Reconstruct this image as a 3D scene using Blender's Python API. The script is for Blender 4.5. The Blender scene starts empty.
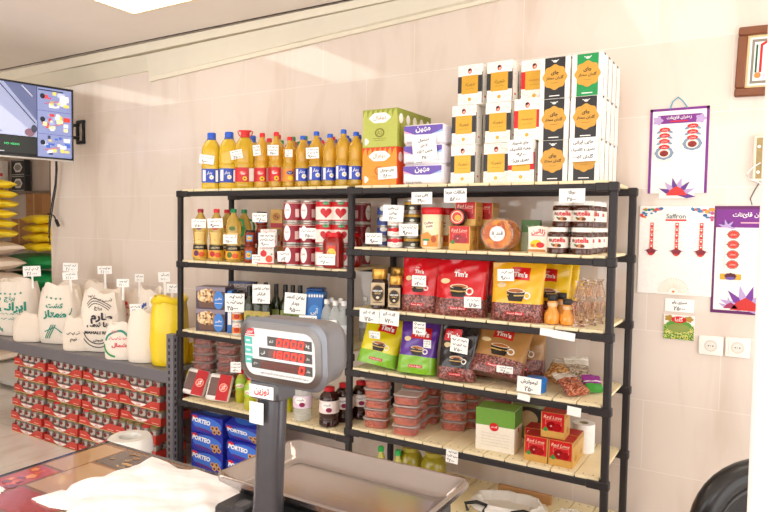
import bpy, bmesh, math, random
from mathutils import Vector, Matrix
random.seed(11)
SC = bpy.context.scene
COL = SC.collection
PI = math.pi
rnd = random.uniform

# ------------------------------------------------------------------ camera (surveyed from the photograph)
F_PX, EYE = 639.19, Vector((0, 0, 1.65))
YAW, PITCH, ROLL = (math.radians(a) for a in (30.8952, 2.7634, 0.8752))
FW = Vector((-math.sin(YAW) * math.cos(PITCH), math.cos(YAW) * math.cos(PITCH), -math.sin(PITCH)))
R0 = Vector((math.cos(YAW), math.sin(YAW), 0)); U0 = R0.cross(FW)
RT = R0 * math.cos(ROLL) + U0 * math.sin(ROLL); UP = U0 * math.cos(ROLL) - R0 * math.sin(ROLL)

def ray(u, v): return FW * F_PX + RT * (u - 384) - UP * (v - 256)
def at_y(u, v, Y):
    d = ray(u, v); return EYE + d * ((Y - EYE.y) / d.y)
def at_z(u, v, z):
    d = ray(u, v); return EYE + d * ((z - EYE.z) / d.z)
def proj(P):
    d = Vector(P) - EYE; w = d.dot(FW)
    return 384 + F_PX * d.dot(RT) / w, 256 - F_PX * d.dot(UP) / w
def ux(u, Y, z):
    v = 256
    for _ in range(4):
        X = at_y(u, v, Y).x; v = proj((X, Y, z))[1]
    return X

# ------------------------------------------------------------------ materials
def lin(h):
    h = h.lstrip('#'); o = []
    for i in (0, 2, 4):
        c = int(h[i:i + 2], 16) / 255
        o.append(c / 12.92 if c <= .04045 else ((c + .055) / 1.055) ** 2.4)
    return tuple(o) + (1,)
_mats = {}
def M(hexc, rough=.45, metal=0, trans=0, emit=0, var=.08, scale=60, bump=0, ior=1.45, coat=0, name=None, spec=.5, alpha=1):
    key = (hexc, rough, metal, trans, emit, var, scale, bump, coat, name, spec, alpha)
    if key in _mats: return _mats[key]
    m = bpy.data.materials.new(name or 'mat_' + hexc.strip('#')); m.use_nodes = True
    nt = m.node_tree; b = nt.nodes['Principled BSDF']; c = lin(hexc)
    b.inputs['Base Color'].default_value = c
    b.inputs['Roughness'].default_value = rough; b.inputs['Metallic'].default_value = metal
    b.inputs['Transmission Weight'].default_value = trans; b.inputs['IOR'].default_value = ior
    b.inputs['Alpha'].default_value = alpha; b.inputs['Coat Weight'].default_value = coat; b.inputs['Specular IOR Level'].default_value = spec
    if emit:
        b.inputs['Emission Color'].default_value = c; b.inputs['Emission Strength'].default_value = emit
    elif (var or bump) and trans < .5:
        tc = nt.nodes.new('ShaderNodeTexCoord'); n = nt.nodes.new('ShaderNodeTexNoise'); n.inputs['Scale'].default_value = scale
        nt.links.new(tc.outputs['Object'], n.inputs['Vector'])
        if var:
            mx = nt.nodes.new('ShaderNodeMix'); mx.data_type = 'RGBA'
            mx.inputs['A'].default_value = tuple(x * (1 - var) for x in c[:3]) + (1,)
            mx.inputs['B'].default_value = tuple(min(1, x * (1 + var)) for x in c[:3]) + (1,)
            nt.links.new(n.outputs['Fac'], mx.inputs['Factor']); nt.links.new(mx.outputs['Result'], b.inputs['Base Color'])
        if bump:
            bp = nt.nodes.new('ShaderNodeBump'); bp.inputs['Strength'].default_value = bump; bp.inputs['Distance'].default_value = .004
            nt.links.new(n.outputs['Fac'], bp.inputs['Height']); nt.links.new(bp.outputs['Normal'], b.inputs['Normal'])
    _mats[key] = m
    return m

def speckle(name, cols, scale, rough=.5, coat=0):
    """granular stuff printed on or showing through a pack: beans, barberries, nuts"""
    if name in _mats: return _mats[name]
    m = bpy.data.materials.new(name); m.use_nodes = True; nt = m.node_tree; b = nt.nodes['Principled BSDF']
    b.inputs['Roughness'].default_value = rough; b.inputs['Coat Weight'].default_value = coat
    tc = nt.nodes.new('ShaderNodeTexCoord'); v = nt.nodes.new('ShaderNodeTexVoronoi'); v.inputs['Scale'].default_value = scale
    r = nt.nodes.new('ShaderNodeValToRGB'); r.color_ramp.interpolation = 'CONSTANT'
    e = r.color_ramp.elements
    for i, c in enumerate(cols):
        if i < 2: e[i].position = i / len(cols); e[i].color = lin(c)
        else: e.new(i / len(cols)).color = lin(c)
    s = nt.nodes.new('ShaderNodeSeparateColor')
    nt.links.new(tc.outputs['Object'], v.inputs['Vector']); nt.links.new(v.outputs['Color'], s.inputs['Color'])
    nt.links.new(s.outputs['Red'], r.inputs['Fac']); nt.links.new(r.outputs['Color'], b.inputs['Base Color'])
    bp = nt.nodes.new('ShaderNodeBump'); bp.inputs['Strength'].default_value = .5; bp.inputs['Distance'].default_value = .002
    nt.links.new(v.outputs['Distance'], bp.inputs['Height']); nt.links.new(bp.outputs['Normal'], b.inputs['Normal'])
    _mats[name] = m
    return m

# ------------------------------------------------------------------ lettering
_F = {'ا': (0xFE8D, 2), 'آ': (0xFE81, 2), 'ب': (0xFE8F, 4), 'پ': (0xFB56, 4), 'ت': (0xFE95, 4), 'ج': (0xFE9D, 4), 'چ': (0xFB7A, 4), 'ح': (0xFEA1, 4), 'خ': (0xFEA5, 4),
      'د': (0xFEA9, 2), 'ر': (0xFEAD, 2), 'ز': (0xFEAF, 2), 'س': (0xFEB1, 4), 'ش': (0xFEB5, 4), 'ص': (0xFEB9, 4), 'ط': (0xFEC1, 4), 'ع': (0xFEC9, 4),
      'غ': (0xFECD, 4), 'ف': (0xFED1, 4), 'ق': (0xFED5, 4), 'ک': (0xFB8E, 4), 'گ': (0xFB92, 4), 'ل': (0xFEDD, 4), 'م': (0xFEE1, 4), 'ن': (0xFEE5, 4),
      'و': (0xFEED, 2), 'ه': (0xFEE9, 4), 'ی': (0xFBFC, 4)}
def shape(s):
    if not any(c in _F for c in s): return s
    o = []
    for i, c in enumerate(s):
        if c not in _F: o.append(c); continue
        b, n = _F[c]
        prev = i > 0 and s[i - 1] in _F and _F[s[i - 1]][1] == 4
        nxt = n == 4 and i + 1 < len(s) and s[i + 1] in _F
        o.append(chr(b + (3 if prev and nxt else 2 if nxt else 1 if prev else 0)))
    return ''.join(reversed(o))
_txt = {}
def glyphs(s, bold=0):
    k = (s, bold)
    if k not in _txt:
        cu = bpy.data.curves.new('lettering', 'FONT'); cu.body = shape(s); cu.resolution_u = 2; cu.offset = bold
        o = bpy.data.objects.new('lettering', cu); COL.objects.link(o)
        bpy.context.view_layer.update()
        me = bpy.data.meshes.new_from_object(o.evaluated_get(bpy.context.evaluated_depsgraph_get()))
        vs = [(v.co.x, v.co.y) for v in me.vertices]; fs = [tuple(p.vertices) for p in me.polygons]
        bpy.data.objects.remove(o); bpy.data.curves.remove(cu); bpy.data.meshes.remove(me)
        x0 = min(v[0] for v in vs); x1 = max(v[0] for v in vs); y0 = min(v[1] for v in vs); y1 = max(v[1] for v in vs)
        H = y1 - y0
        _txt[k] = ([((x - (x0 + x1) / 2) / H, (y - (y0 + y1) / 2) / H) for x, y in vs], fs, (x1 - x0) / H)
    return _txt[k]

# ------------------------------------------------------------------ surface maps for print: f(u, v, d) -> point
def plane(O, U, V):
    O, U, V = Vector(O), Vector(U), Vector(V); N = U.cross(V)
    return lambda u, v, d=0: O + U * u + V * v + N * d
def front(y, x=0, z=0): return plane((x, y, z), (1, 0, 0), (0, 0, 1))
def rside(x, y=0, z=0): return plane((x, y, z), (0, 1, 0), (0, 0, 1))
def topf(z, x=0, y=0): return plane((x, y, z), (1, 0, 0), (0, 1, 0))
def cyl(R, z=0, cx=0, cy=0): return lambda u, v, d=0: Vector((cx + (R + d) * math.sin(u / R), cy - (R + d) * math.cos(u / R), z + v))

# ------------------------------------------------------------------ mesh builder
class MB:
    def __init__(s): s.v = []; s.f = []; s.mi = []; s.mats = []; s.T = None; s.flat = False
    def m(s, mat):
        if mat not in s.mats: s.mats.append(mat)
        return s.mats.index(mat)
    def add(s, vs, fs, mat):
        o = len(s.v)
        s.v += [s.T @ Vector(p) for p in vs] if s.T else [Vector(p) for p in vs]
        if callable(mat): s.mi += [s.m(mat(i)) for i in range(len(fs))]
        else: s.mi += [s.m(mat)] * len(fs)
        s.f += [tuple(o + i for i in f) for f in fs]
        return s
    def box(s, a, b, mat, c=0):
        """box from corner a to corner b, its edges chamfered by c; mat may be a dict keyed by face"""
        d = mat if isinstance(mat, dict) else None
        g = (lambda k: d.get(k, d['*'])) if d else (lambda k: mat)
        if c <= 0:
            V = [(x, y, z) for x in (a[0], b[0]) for y in (a[1], b[1]) for z in (a[2], b[2])]
            Q = {'-x': (0, 1, 3, 2), '+x': (4, 6, 7, 5), '-y': (0, 4, 5, 1), '+y': (2, 3, 7, 6), '-z': (0, 2, 6, 4), '+z': (1, 5, 7, 3)}
            ks = list(Q)
            return s.add(V, [Q[k] for k in ks], lambda i: g(ks[i]))
        V = []; I = {}; Fs = []; K = []
        for sg in ((x, y, z) for x in (0, 1) for y in (0, 1) for z in (0, 1)):
            for ax in range(3):
                p = []
                for k in range(3):
                    lo, hi = a[k], b[k]
                    p.append((hi if sg[k] else lo) if k == ax else ((hi - c) if sg[k] else (lo + c)))
                I[sg, ax] = len(V); V.append(tuple(p))
        for ax in range(3):
            o = [k for k in range(3) if k != ax]
            for sv in (0, 1):
                q = []
                for (p, r) in ((0, 0), (1, 0), (1, 1), (0, 1)):
                    sg = [0, 0, 0]; sg[ax] = sv; sg[o[0]] = p; sg[o[1]] = r
                    q.append(I[tuple(sg), ax])
                Fs.append(tuple(q)); K.append(('+' if sv else '-') + 'xyz'[ax])
        for ax in range(3):
            o = [k for k in range(3) if k != ax]
            for p in (0, 1):
                for r in (0, 1):
                    A = [0, 0, 0]; A[o[0]] = p; A[o[1]] = r; B = list(A); B[ax] = 1
                    A, B = tuple(A), tuple(B)
                    Fs.append((I[A, o[0]], I[B, o[0]], I[B, o[1]], I[A, o[1]])); K.append(('+' if p else '-') + 'xyz'[o[0]])
        for sg in ((x, y, z) for x in (0, 1) for y in (0, 1) for z in (0, 1)):
            Fs.append(tuple(I[sg, k] for k in range(3))); K.append('+z' if sg[2] else '-z')
        return s.add(V, Fs, lambda i: g(K[i]))
    def lathe(s, prof, mat, n=24, cx=0, cy=0, ax=1, ay=1, p=2, cap=True, axis=None):
        """turned body; p > 2 squares the section; prof = (r, z) or (r, z, material of the band above)"""
        V = []; Fs = []; mm = []
        for q in prof:
            for i in range(n):
                t = 2 * PI * i / n; c, sn = math.cos(t), math.sin(t)
                k = (abs(c) ** p + abs(sn) ** p) ** (-1 / p)
                V.append((cx + q[0] * ax * c * k, cy + q[0] * ay * sn * k, q[1]))
        cur = mat
        for j in range(len(prof) - 1):
            if len(prof[j]) > 2: cur = prof[j][2]
            for i in range(n):
                Fs.append((j * n + i, j * n + (i + 1) % n, (j + 1) * n + (i + 1) % n, (j + 1) * n + i)); mm.append(cur)
        if cap:
            Fs.append(tuple(range(n))[::-1]); mm.append(prof[0][2] if len(prof[0]) > 2 else mat)
            Fs.append(tuple((len(prof) - 1) * n + i for i in range(n))); mm.append(cur)
        if axis: V = [axis(v) for v in V]
        return s.add(V, Fs, lambda i: mm[i])
    def tube(s, pts, r, mat, n=8, closed=False):
        pts = [Vector(p) for p in pts]; L = len(pts); V = []; Fs = []
        rr = r if isinstance(r, (list, tuple)) else [r] * L
        up = Vector((0, 0, 1)); 
        for i in range(L):
            a = pts[(i - 1) % L] if (closed or i) else pts[0]; b = pts[(i + 1) % L] if (closed or i < L - 1) else pts[-1]
            t = (b - a).normalized()
            x = t.cross(up)
            if x.length < .05: x = t.cross(Vector((0, 1, 0)))
            x.normalize(); y = t.cross(x)
            for k in range(n):
                an = 2 * PI * k / n; V.append(pts[i] + (x * math.cos(an) + y * math.sin(an)) * rr[i])
        for i in range(L if closed else L - 1):
            j = (i + 1) % L
            for k in range(n): Fs.append((i * n + k, i * n + (k + 1) % n, j * n + (k + 1) % n, j * n + k))
        if not closed: Fs += [tuple(range(n))[::-1], tuple((L - 1) * n + k for k in range(n))]
        return s.add(V, Fs, mat)
    def prism(s, pts, h0, h1, mat, f=None):
        """outline pts in (u, v) pushed from depth h0 to h1 along the map's normal"""
        f = f or topf(0); n = len(pts)
        V = [f(u, v, h0) for u, v in pts] + [f(u, v, h1) for u, v in pts]
        Fs = [tuple(range(n))[::-1], tuple(range(n, 2 * n))] + [(i, (i + 1) % n, n + (i + 1) % n, n + i) for i in range(n)]
        return s.add(V, Fs, mat)
    # print
    def rect(s, f, u0, v0, u1, v1, mat, d=.0006, nu=1, nv=1):
        V = [f(u0 + (u1 - u0) * i / nu, v0 + (v1 - v0) * j / nv, d) for j in range(nv + 1) for i in range(nu + 1)]
        Fs = [(j * (nu + 1) + i, j * (nu + 1) + i + 1, (j + 1) * (nu + 1) + i + 1, (j + 1) * (nu + 1) + i) for j in range(nv) for i in range(nu)]
        return s.add(V, Fs, mat)
    def poly(s, f, pts, mat, d=.0008):
        return s.add([f(u, v, d) for u, v in pts], [tuple(range(len(pts)))], mat)
    def fan(s, f, cu, cv, pts, mat, d=.0008, k=3):
        """star-shaped patch laid over a curved face in k rings"""
        n = len(pts); V = [f(cu, cv, d)]
        for q in range(1, k + 1): V += [f(cu + (u - cu) * q / k, cv + (v - cv) * q / k, d) for u, v in pts]
        Fs = [(0, i + 1, (i + 1) % n + 1) for i in range(n)]
        for q in range(k - 1): Fs += [(1 + q * n + i, 1 + (q + 1) * n + i, 1 + (q + 1) * n + (i + 1) % n, 1 + q * n + (i + 1) % n) for i in range(n)]
        return s.add(V, Fs, mat)
    def ell(s, f, cu, cv, ru, rv, mat, d=.0008, n=18, wav=0, k=8):
        return s.fan(f, cu, cv, [(cu + ru * (1 + wav * math.cos(k * 2 * PI * i / n)) * math.cos(2 * PI * i / n), cv + rv * (1 + wav * math.cos(k * 2 * PI * i / n)) * math.sin(2 * PI * i / n)) for i in range(n)], mat, d)
    def ring(s, f, cu, cv, r0, r1, mat, d=.0008, n=24, ry=1):
        V = [f(cu + r * math.cos(2 * PI * i / n), cv + r * ry * math.sin(2 * PI * i / n), d) for r in (r0, r1) for i in range(n)]
        return s.add(V, [(i, (i + 1) % n, n + (i + 1) % n, n + i) for i in range(n)], mat)
    def text(s, f, t, cu, cv, h=None, mat=None, d=.0012, w=None, bold=0, rot=0, slant=0):
        vs, fs, asp = glyphs(t, bold)
        if h is None: h = w / asp
        sx = (w / asp) if w else h
        cr, sr = math.cos(rot), math.sin(rot)
        out = []
        for x, y in vs:
            x, y = x * sx + y * h * slant, y * h
            out.append(f(cu + x * cr - y * sr, cv + x * sr + y * cr, d))
        return s.add(out, fs, mat)
    def line(s, f, pts, w, mat, d=.001):
        """thin inked stroke"""
        V = []; Fs = []
        for i, (x, y) in enumerate(pts):
            a = pts[max(0, i - 1)]; b = pts[min(len(pts) - 1, i + 1)]
            dx, dy = b[0] - a[0], b[1] - a[1]; L = math.hypot(dx, dy) or 1
            V += [f(x - dy / L * w / 2, y + dx / L * w / 2, d), f(x + dy / L * w / 2, y - dx / L * w / 2, d)]
            if i: Fs.append((2 * i - 2, 2 * i - 1, 2 * i + 1, 2 * i))
        return s.add(V, Fs, mat)
    def scrawl(s, f, u0, u1, v, h, mat, d=.001, w=.0013, rs=None):
        """one line of quick handwriting"""
        R = rs or random
        x = u1
        while x > u0 + h * .6:
            L = min(R.uniform(.8, 2.4) * h, x - u0); n = max(4, int(L / h * 5)); pts = []
            ph = R.uniform(0, 6)
            for i in range(n + 1):
                t = i / n
                pts.append((x - L * t, v + h * (.28 * math.sin(ph + t * L / h * 5.5) - .15 * math.sin(t * PI)) + (h * .45 * (1 - t * 4) if t < .25 and R.random() < .5 else 0)))
            s.line(f, pts, w, mat, d)
            if R.random() < .7:
                px = x - L * R.uniform(.2, .8); py = v + h * R.choice((.55, -.5))
                s.rect(f, px, py, px + w * 1.5, py + w * 1.3, mat, d)
            x -= L + h * R.uniform(.25, .5)
        return s
    def mesh(s, name):
        me = bpy.data.meshes.new(name); me.from_pydata([tuple(v) for v in s.v], [], s.f)
        for mt in s.mats: me.materials.append(mt)
        me.polygons.foreach_set('material_index', s.mi)
        bm = bmesh.new(); bm.from_mesh(me); bmesh.ops.recalc_face_normals(bm, faces=bm.faces); bm.to_mesh(me); bm.free()
        if not s.flat:
            me.shade_smooth(); me.set_sharp_from_angle(angle=math.radians(38))
        me.update()
        return me

def link(name, me, parent=None):
    o = bpy.data.objects.new(name, me); COL.objects.link(o)
    if parent: o.parent = parent
    return o
def tag(o, label=None, cat=None, group=None, kind=None):
    if label: o['label'] = label
    if cat: o['category'] = cat
    if group: o['group'] = group
    if kind: o['kind'] = kind
    return o

class Kind:
    """one sort of thing, built once; place() sets out individuals (an empty and its parts, or one mesh)"""
    def __init__(s, name, cat, parts):
        s.name, s.cat = name, cat
        s.single = isinstance(parts, MB)
        if s.single: s.me = parts.mesh(name)
        else: s.parts = [(p[0], p[1].mesh(p[0]), [(q[0], q[1].mesh(q[0])) for q in (p[2] if len(p) > 2 and p[2] else [])], p[3] if len(p) > 3 else None) for p in parts]
    def place(s, loc, label, group=None, rz=0, rx=0, ry=0, sc=None):
        r = link(s.name, s.me if s.single else None)
        if not s.single:
            r.empty_display_size = .05
            for pn, me, subs, lab in s.parts:
                o = link(pn, me, r)
                if lab: o['label'] = lab
                for sn, sm in subs: link(sn, sm, o)
        if rx or ry:                                # tipped things: lift until the lowest point just touches what they rest on
            E = Matrix.Rotation(ry, 3, 'Y') @ Matrix.Rotation(rx, 3, 'X')
            lo = min((E @ v.co).z for me in ([s.me] if s.single else [p[1] for p in s.parts]) for v in me.vertices)
            loc = (loc[0], loc[1], loc[2] - lo + .0005)
        r.location = loc; r.rotation_euler = (rx, ry, rz)
        if sc: r.scale = sc if isinstance(sc, tuple) else (sc,) * 3
        return tag(r, label, s.cat, group)
def one(name, cat, parts, loc, label, group=None, **k): return Kind(name, cat, parts).place(loc, label, group, **k)
def struct(name, mb, label=None):
    o = link(name, mb.mesh(name)); o['kind'] = 'structure'
    if label: o['label'] = label
    return o
ORD = ['first', 'second', 'third', 'fourth', 'fifth', 'sixth', 'seventh', 'eighth', 'ninth', 'tenth', 'eleventh', 'twelfth']

# ------------------------------------------------------------------ palette
WHITE = M('#f2efe9', .4); PAPER = M('#f7f6f2', .6, var=.02); INK = M('#15151a', .6, var=0); GREYINK = M('#6d6a66', .6, var=0)
BLACK = M('#1b1a1b', .35); RACK = M('#2e2a2b', .45, var=.12, scale=90, spec=.35); RED = M('#d0141c', .32); DRED = M('#8c1018', .35); GOLD = M('#d3a136', .3, .35); GOLDP = M('#d09a38', .4)
GREEN = M('#1f8f4a', .35); BLUE = M('#2358c8', .3); NAVY = M('#23307c', .35); YEL = M('#f3c715', .35); ORANGE = M('#ef7d22', .35); PURP = M('#5c2a86', .35)
CLEAR = M('#f4f4f0', .08, var=0, name='clear_plastic', alpha=.22)
GLASS = M('#ffffff', .02, trans=1, var=0, name='clear_glass')
CARD = M('#b98a5a', .7); WOODY = M('#efe0b8', .55, var=.1, scale=14)
# ================================================================== the room
def tile_mat(name, col, mortar, tw, th, rough, off=(0, 0, 0), axis='xz', bump=.15):
    m = bpy.data.materials.new(name); m.use_nodes = True; nt = m.node_tree; b = nt.nodes['Principled BSDF']
    tc = nt.nodes.new('ShaderNodeTexCoord'); mp = nt.nodes.new('ShaderNodeMapping')
    sep = nt.nodes.new('ShaderNodeSeparateXYZ'); cmb = nt.nodes.new('ShaderNodeCombineXYZ')
    br = nt.nodes.new('ShaderNodeTexBrick')
    br.inputs['Scale'].default_value = 1; br.inputs['Brick Width'].default_value = tw; br.inputs['Row Height'].default_value = th
    br.inputs['Mortar Size'].default_value = .0019; br.inputs['Mortar Smooth'].default_value = .1; br.offset = .5 if axis == 'xz' else 0
    br.inputs['Color1'].default_value = lin(col[0]); br.inputs['Color2'].default_value = lin(col[1]); br.inputs['Mortar'].default_value = lin(mortar)
    nt.links.new(tc.outputs['Object'], sep.inputs[0])
    nt.links.new(sep.outputs['X'], cmb.inputs['X']); nt.links.new(sep.outputs['Z' if axis == 'xz' else 'Y'], cmb.inputs['Y'])
    nt.links.new(cmb.outputs[0], mp.inputs['Vector']); mp.inputs['Location'].default_value = off
    nt.links.new(mp.outputs[0], br.inputs['Vector'])
    # faint veining of the glaze
    n = nt.nodes.new('ShaderNodeTexNoise'); n.inputs['Scale'].default_value = 3; n.inputs['Detail'].default_value = 4; n.inputs['Distortion'].default_value = .8
    st = nt.nodes.new('ShaderNodeMapping'); st.inputs['Scale'].default_value = (1.6, 1, .35)
    nt.links.new(tc.outputs['Object'], st.inputs['Vector']); nt.links.new(st.outputs[0], n.inputs['Vector'])
    rp = nt.nodes.new('ShaderNodeValToRGB'); rp.color_ramp.elements[0].position = .5; rp.color_ramp.elements[1].position = .75
    rp.color_ramp.elements[0].color = (1, 1, 1, 1); rp.color_ramp.elements[1].color = lin(col[2])
    nt.links.new(n.outputs['Fac'], rp.inputs['Fac'])
    mx = nt.nodes.new('ShaderNodeMix'); mx.data_type = 'RGBA'; mx.blend_type = 'MULTIPLY'; mx.inputs['Factor'].default_value = 1
    nt.links.new(br.outputs['Color'], mx.inputs['A']); nt.links.new(rp.outputs['Color'], mx.inputs['B']); nt.links.new(mx.outputs['Result'], b.inputs['Base Color'])
    b.inputs['Roughness'].default_value = rough
    if axis == 'xz': b.inputs['Specular IOR Level'].default_value = .6
    n2 = nt.nodes.new('ShaderNodeTexNoise'); n2.inputs['Scale'].default_value = 3
    nt.links.new(tc.outputs['Object'], n2.inputs['Vector'])
    ad = nt.nodes.new('ShaderNodeMath'); ad.operation = 'MULTIPLY_ADD'; ad.inputs[1].default_value = -.25
    nt.links.new(br.outputs['Fac'], ad.inputs[0]); nt.links.new(n2.outputs['Fac'], ad.inputs[2])
    bp = nt.nodes.new('ShaderNodeBump'); bp.inputs['Strength'].default_value = bump; bp.inputs['Distance'].default_value = .004
    nt.links.new(ad.outputs[0], bp.inputs['Height']); nt.links.new(bp.outputs['Normal'], b.inputs['Normal'])
    return m
WY = 3.29                                        # face of the tiled wall
TILE = tile_mat('glazed_wall_tile', ('#e6d9ce', '#e2d4c8', '#f2ede8'), '#efe5dc', .65, .342, .06, off=(4.061 + 6.5, -2.53 + 3.42, 0))
FLOORM = tile_mat('floor_tile', ('#ece4da', '#e8dfd4', '#efe9e2'), '#b5a99c', .6, .6, .22, off=(.1, .2, 0), axis='xy')
PAINT = M('#ece4da', .7, var=.03, scale=8); CEILP = M('#efe7df', .8, var=.03, scale=4); PLASTER = M('#e9e2cf', .6, var=.04, scale=6)
GREYW = M('#8e8177', .7, var=.1, scale=3)
XW = -5.35
struct('wall_back', MB().box((XW, WY, 0), (1.6, WY + .14, 3.02), TILE), 'cream glazed tile wall behind the shelves')
struct('wall_store', MB().box((-12, 5.2, 0), (XW + .6, 5.3, 3.02), tile_mat('store_tile', ('#cbbcae', '#c6b6a8', '#e6dcd2'), '#b3a294', .65, .342, .3)), 'far wall of the storeroom recess')
struct('wall_left', MB().box((-12.1, -1.9, 0), (-12, 5.3, 3.02), PAINT))
wr_ = MB(); wr_.box((1.5, -1.9, 0), (1.6, WY, .12), PAINT); wr_.box((1.5, -1.9, 2.85), (1.6, WY, 3.02), PAINT)
for y in (-1.9, -.4, .9, WY - .3): wr_.box((1.5, y, .12), (1.6, y + .12, 2.85), PAINT)
struct('wall_right', wr_)
struct('floor', MB().box((-12, -1.9, -.05), (1.6, 5.3, 0), FLOORM), 'pale cream tiled shop floor')
struct('ceiling', MB().box((-12.1, -1.9, 3.0), (1.6, 5.3, 3.08), CEILP), 'pinkish white plaster ceiling')
# unseen front of the shop: wall set close, its wide opening placed for more frontal daylight
fw = MB(); fw.box((-12, -1.9, 0), (1.6, -1.8, .25), PAINT); fw.box((-12, -1.9, 2.9), (1.6, -1.8, 3.02), PAINT)
for x in (-9, -5.2, -2.3, .6): fw.box((x, -1.9, .25), (x + .12, -1.8, 2.9), PAINT)
fw.box((-12, -1.9, .25), (-5.6, -1.8, 2.9), PAINT)  # unseen solid infill, added to keep daylight off the left wall and storeroom
struct('wall_front', fw)
struct('trim_1', MB().box((XW - .05, WY + .02, 1.86), (XW - .001, WY + .12, 2.62), M('#4b3a33', .5)), 'dark edge strip at the end of the tiled wall')
# plaster moulding climbing a little to the right, under the ceiling
def mould(y0, y1, za, zb):
    """strip along the wall from (x, z) za to zb, lower and upper edges given at both ends"""
    V = []
    for (x, l, h) in (za, zb): V += [(x, WY + .002, l), (x, WY - y1, l), (x, WY - y0, h), (x, WY + .002, h)]
    return V, [(0, 1, 5, 4), (1, 2, 6, 5), (2, 3, 7, 6), (0, 3, 2, 1), (4, 5, 6, 7), (0, 4, 7, 3)]
tm = MB()
tm.add(*mould(.012, .02, (-4.05, 2.705, 2.745), (.9, 2.975, 2.999)), PLASTER)
tm.add(*mould(.05, .015, (-4.05, 2.74, 2.9), (.9, 2.985, 2.999)), M('#e2dbc9', .7, var=.04, scale=6))
tm.add(*mould(.05, .012, (-6.1, 2.76, 2.90), (-4.05, 2.79, 2.9)), M('#dfd8c4', .7, var=.04, scale=6))
tm.add(*mould(.06, .055, (-6.1, 2.89, 2.975), (1.5, 2.995, 3.0)), PLASTER)
struct('trim_2', tm, 'cream plaster moulding where wall meets ceiling')
struct('trim_3', MB().box((-7, WY - .066, 2.996), (-1.0, WY - .058, 3.0005), M('#4a4038', .8)), 'thin dark gap line along the ceiling edge')
struct('pillar', MB().box((-.006, .62, 0), (.5, 1.0, 3.0), M('#f3e3de', .5, var=.02), .004), 'pale pink pillar edge beside the shop counter')

# ceiling light panels
LAMPM = M('#fff7ea', .5, emit=13.0, name='lamp_diffuser'); LAMPS = (LAMPM, M('#fff7ea', .5, emit=9.0, name='lamp_diffuser_dim'), M('#fff7ea', .5, emit=8.0, name='lamp_diffuser_mid'))
fr = MB()
for a, b in (((-.31, -.61, -.012), (.31, -.59, 0)), ((-.31, .59, -.012), (.31, .61, 0)), ((-.31, -.59, -.012), (-.29, .59, 0)), ((.29, -.59, -.012), (.31, .59, 0))):
    fr.box(a, b, M('#e8d9b8', .4))
lampks = [Kind('ceiling_light', 'ceiling light', [('frame', fr), ('diffuser', MB().box((-.29, -.59, -.008), (.29, .59, -.002), lm))]) for lm in LAMPS]
for i, (x, y) in enumerate(((-3.27, 2.17), (-5.95, 2.17), (-.5, 2.17))):
    lampks[i].place((x, y, 2.999), ('lit rectangular ceiling panel light above the oil bottles, partly in view', 'ceiling panel light mirrored in the tiles near the television', 'ceiling panel light mirrored in the tiles at upper right')[i], 'ceiling panel lights')

# ================================================================== black slatted racks
YF, YB = 2.779, 3.222
XL, XM, XR = -3.149, -1.864, -.5536
LR = [1.825 - .3169 * i for i in range(6)]; LL = [1.825 - .4375 * i for i in range(5)]
ZR = [z + .028 for z in LR]; ZL = [z + .028 for z in LL]
P = .016
def rack(name, x0, x1, levels, posts, label, nb, joined=False):
    root = link(name, None); tag(root, label, 'shelf')
    for (x, y) in posts:
        mb = MB().box((x - P, y - P, 0), (x + P, y + P, levels[0] + .012), RACK, .006)
        link('post', mb.mesh('post'), root)
    for li, z in enumerate(levels):
        f = MB()
        for y in (YF, YB): f.box((x0 + P, y - .014, z - .016), (x1 - P, y + .014, z + .013), RACK, .004)
        fo = link('shelf_frame', f.mesh('shelf_frame'), root)
        for (x, y) in posts + ([(x1, YF), (x1, YB)] if joined and li else []):
            c = MB().box((x - P - .005, y - P - .005, z - .021), (x + P + .005, y + P + .005, z + .02), RACK, .005)
            sx = 1 if abs(x - x0) < .1 else -1; sy = 1 if y == YF else -1
            c.box((min(x, x + sx * .075), y - .0185, z - .0185), (max(x, x + sx * .075), y + .0185, z + .0165), RACK, .004)
            c.ell(front(y - .0185), x + sx * .05, z, .004, .004, BLACK, .0006)
            link('connector', c.mesh('connector'), fo)
        w = (x1 - x0 - .04) / nb; b = MB()
        for k in range(nb):
            a = x0 + .02 + k * w
            b.box((a + .003, YF - .006, z + .0135), (a + w - .003, YB + .006, z + .0275), WOODY, .0015)
            for yy in (YF + .02, YB - .02):
                for xx in (a + w * .3, a + w * .7): b.ell(topf(z + .0275), xx, yy, .004, .004, M('#5b4a36', .6), .0002, 8)
        link('slatted_board', b.mesh('slatted_board'), root)
    return root
rack('slatted_rack', XM, XR, LR, [(x, y) for x in (XM, XR) for y in (YF, YB)], 'black slatted rack of coffee, tea and chocolate spread, nearer one on the right', 12)
rack('slatted_rack', XL, XM, LL, [(x, y) for x in (XL,) for y in (YF, YB)], 'black slatted rack of oil, cans and cakes, joined to the rice rack end', 12, True)
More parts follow.
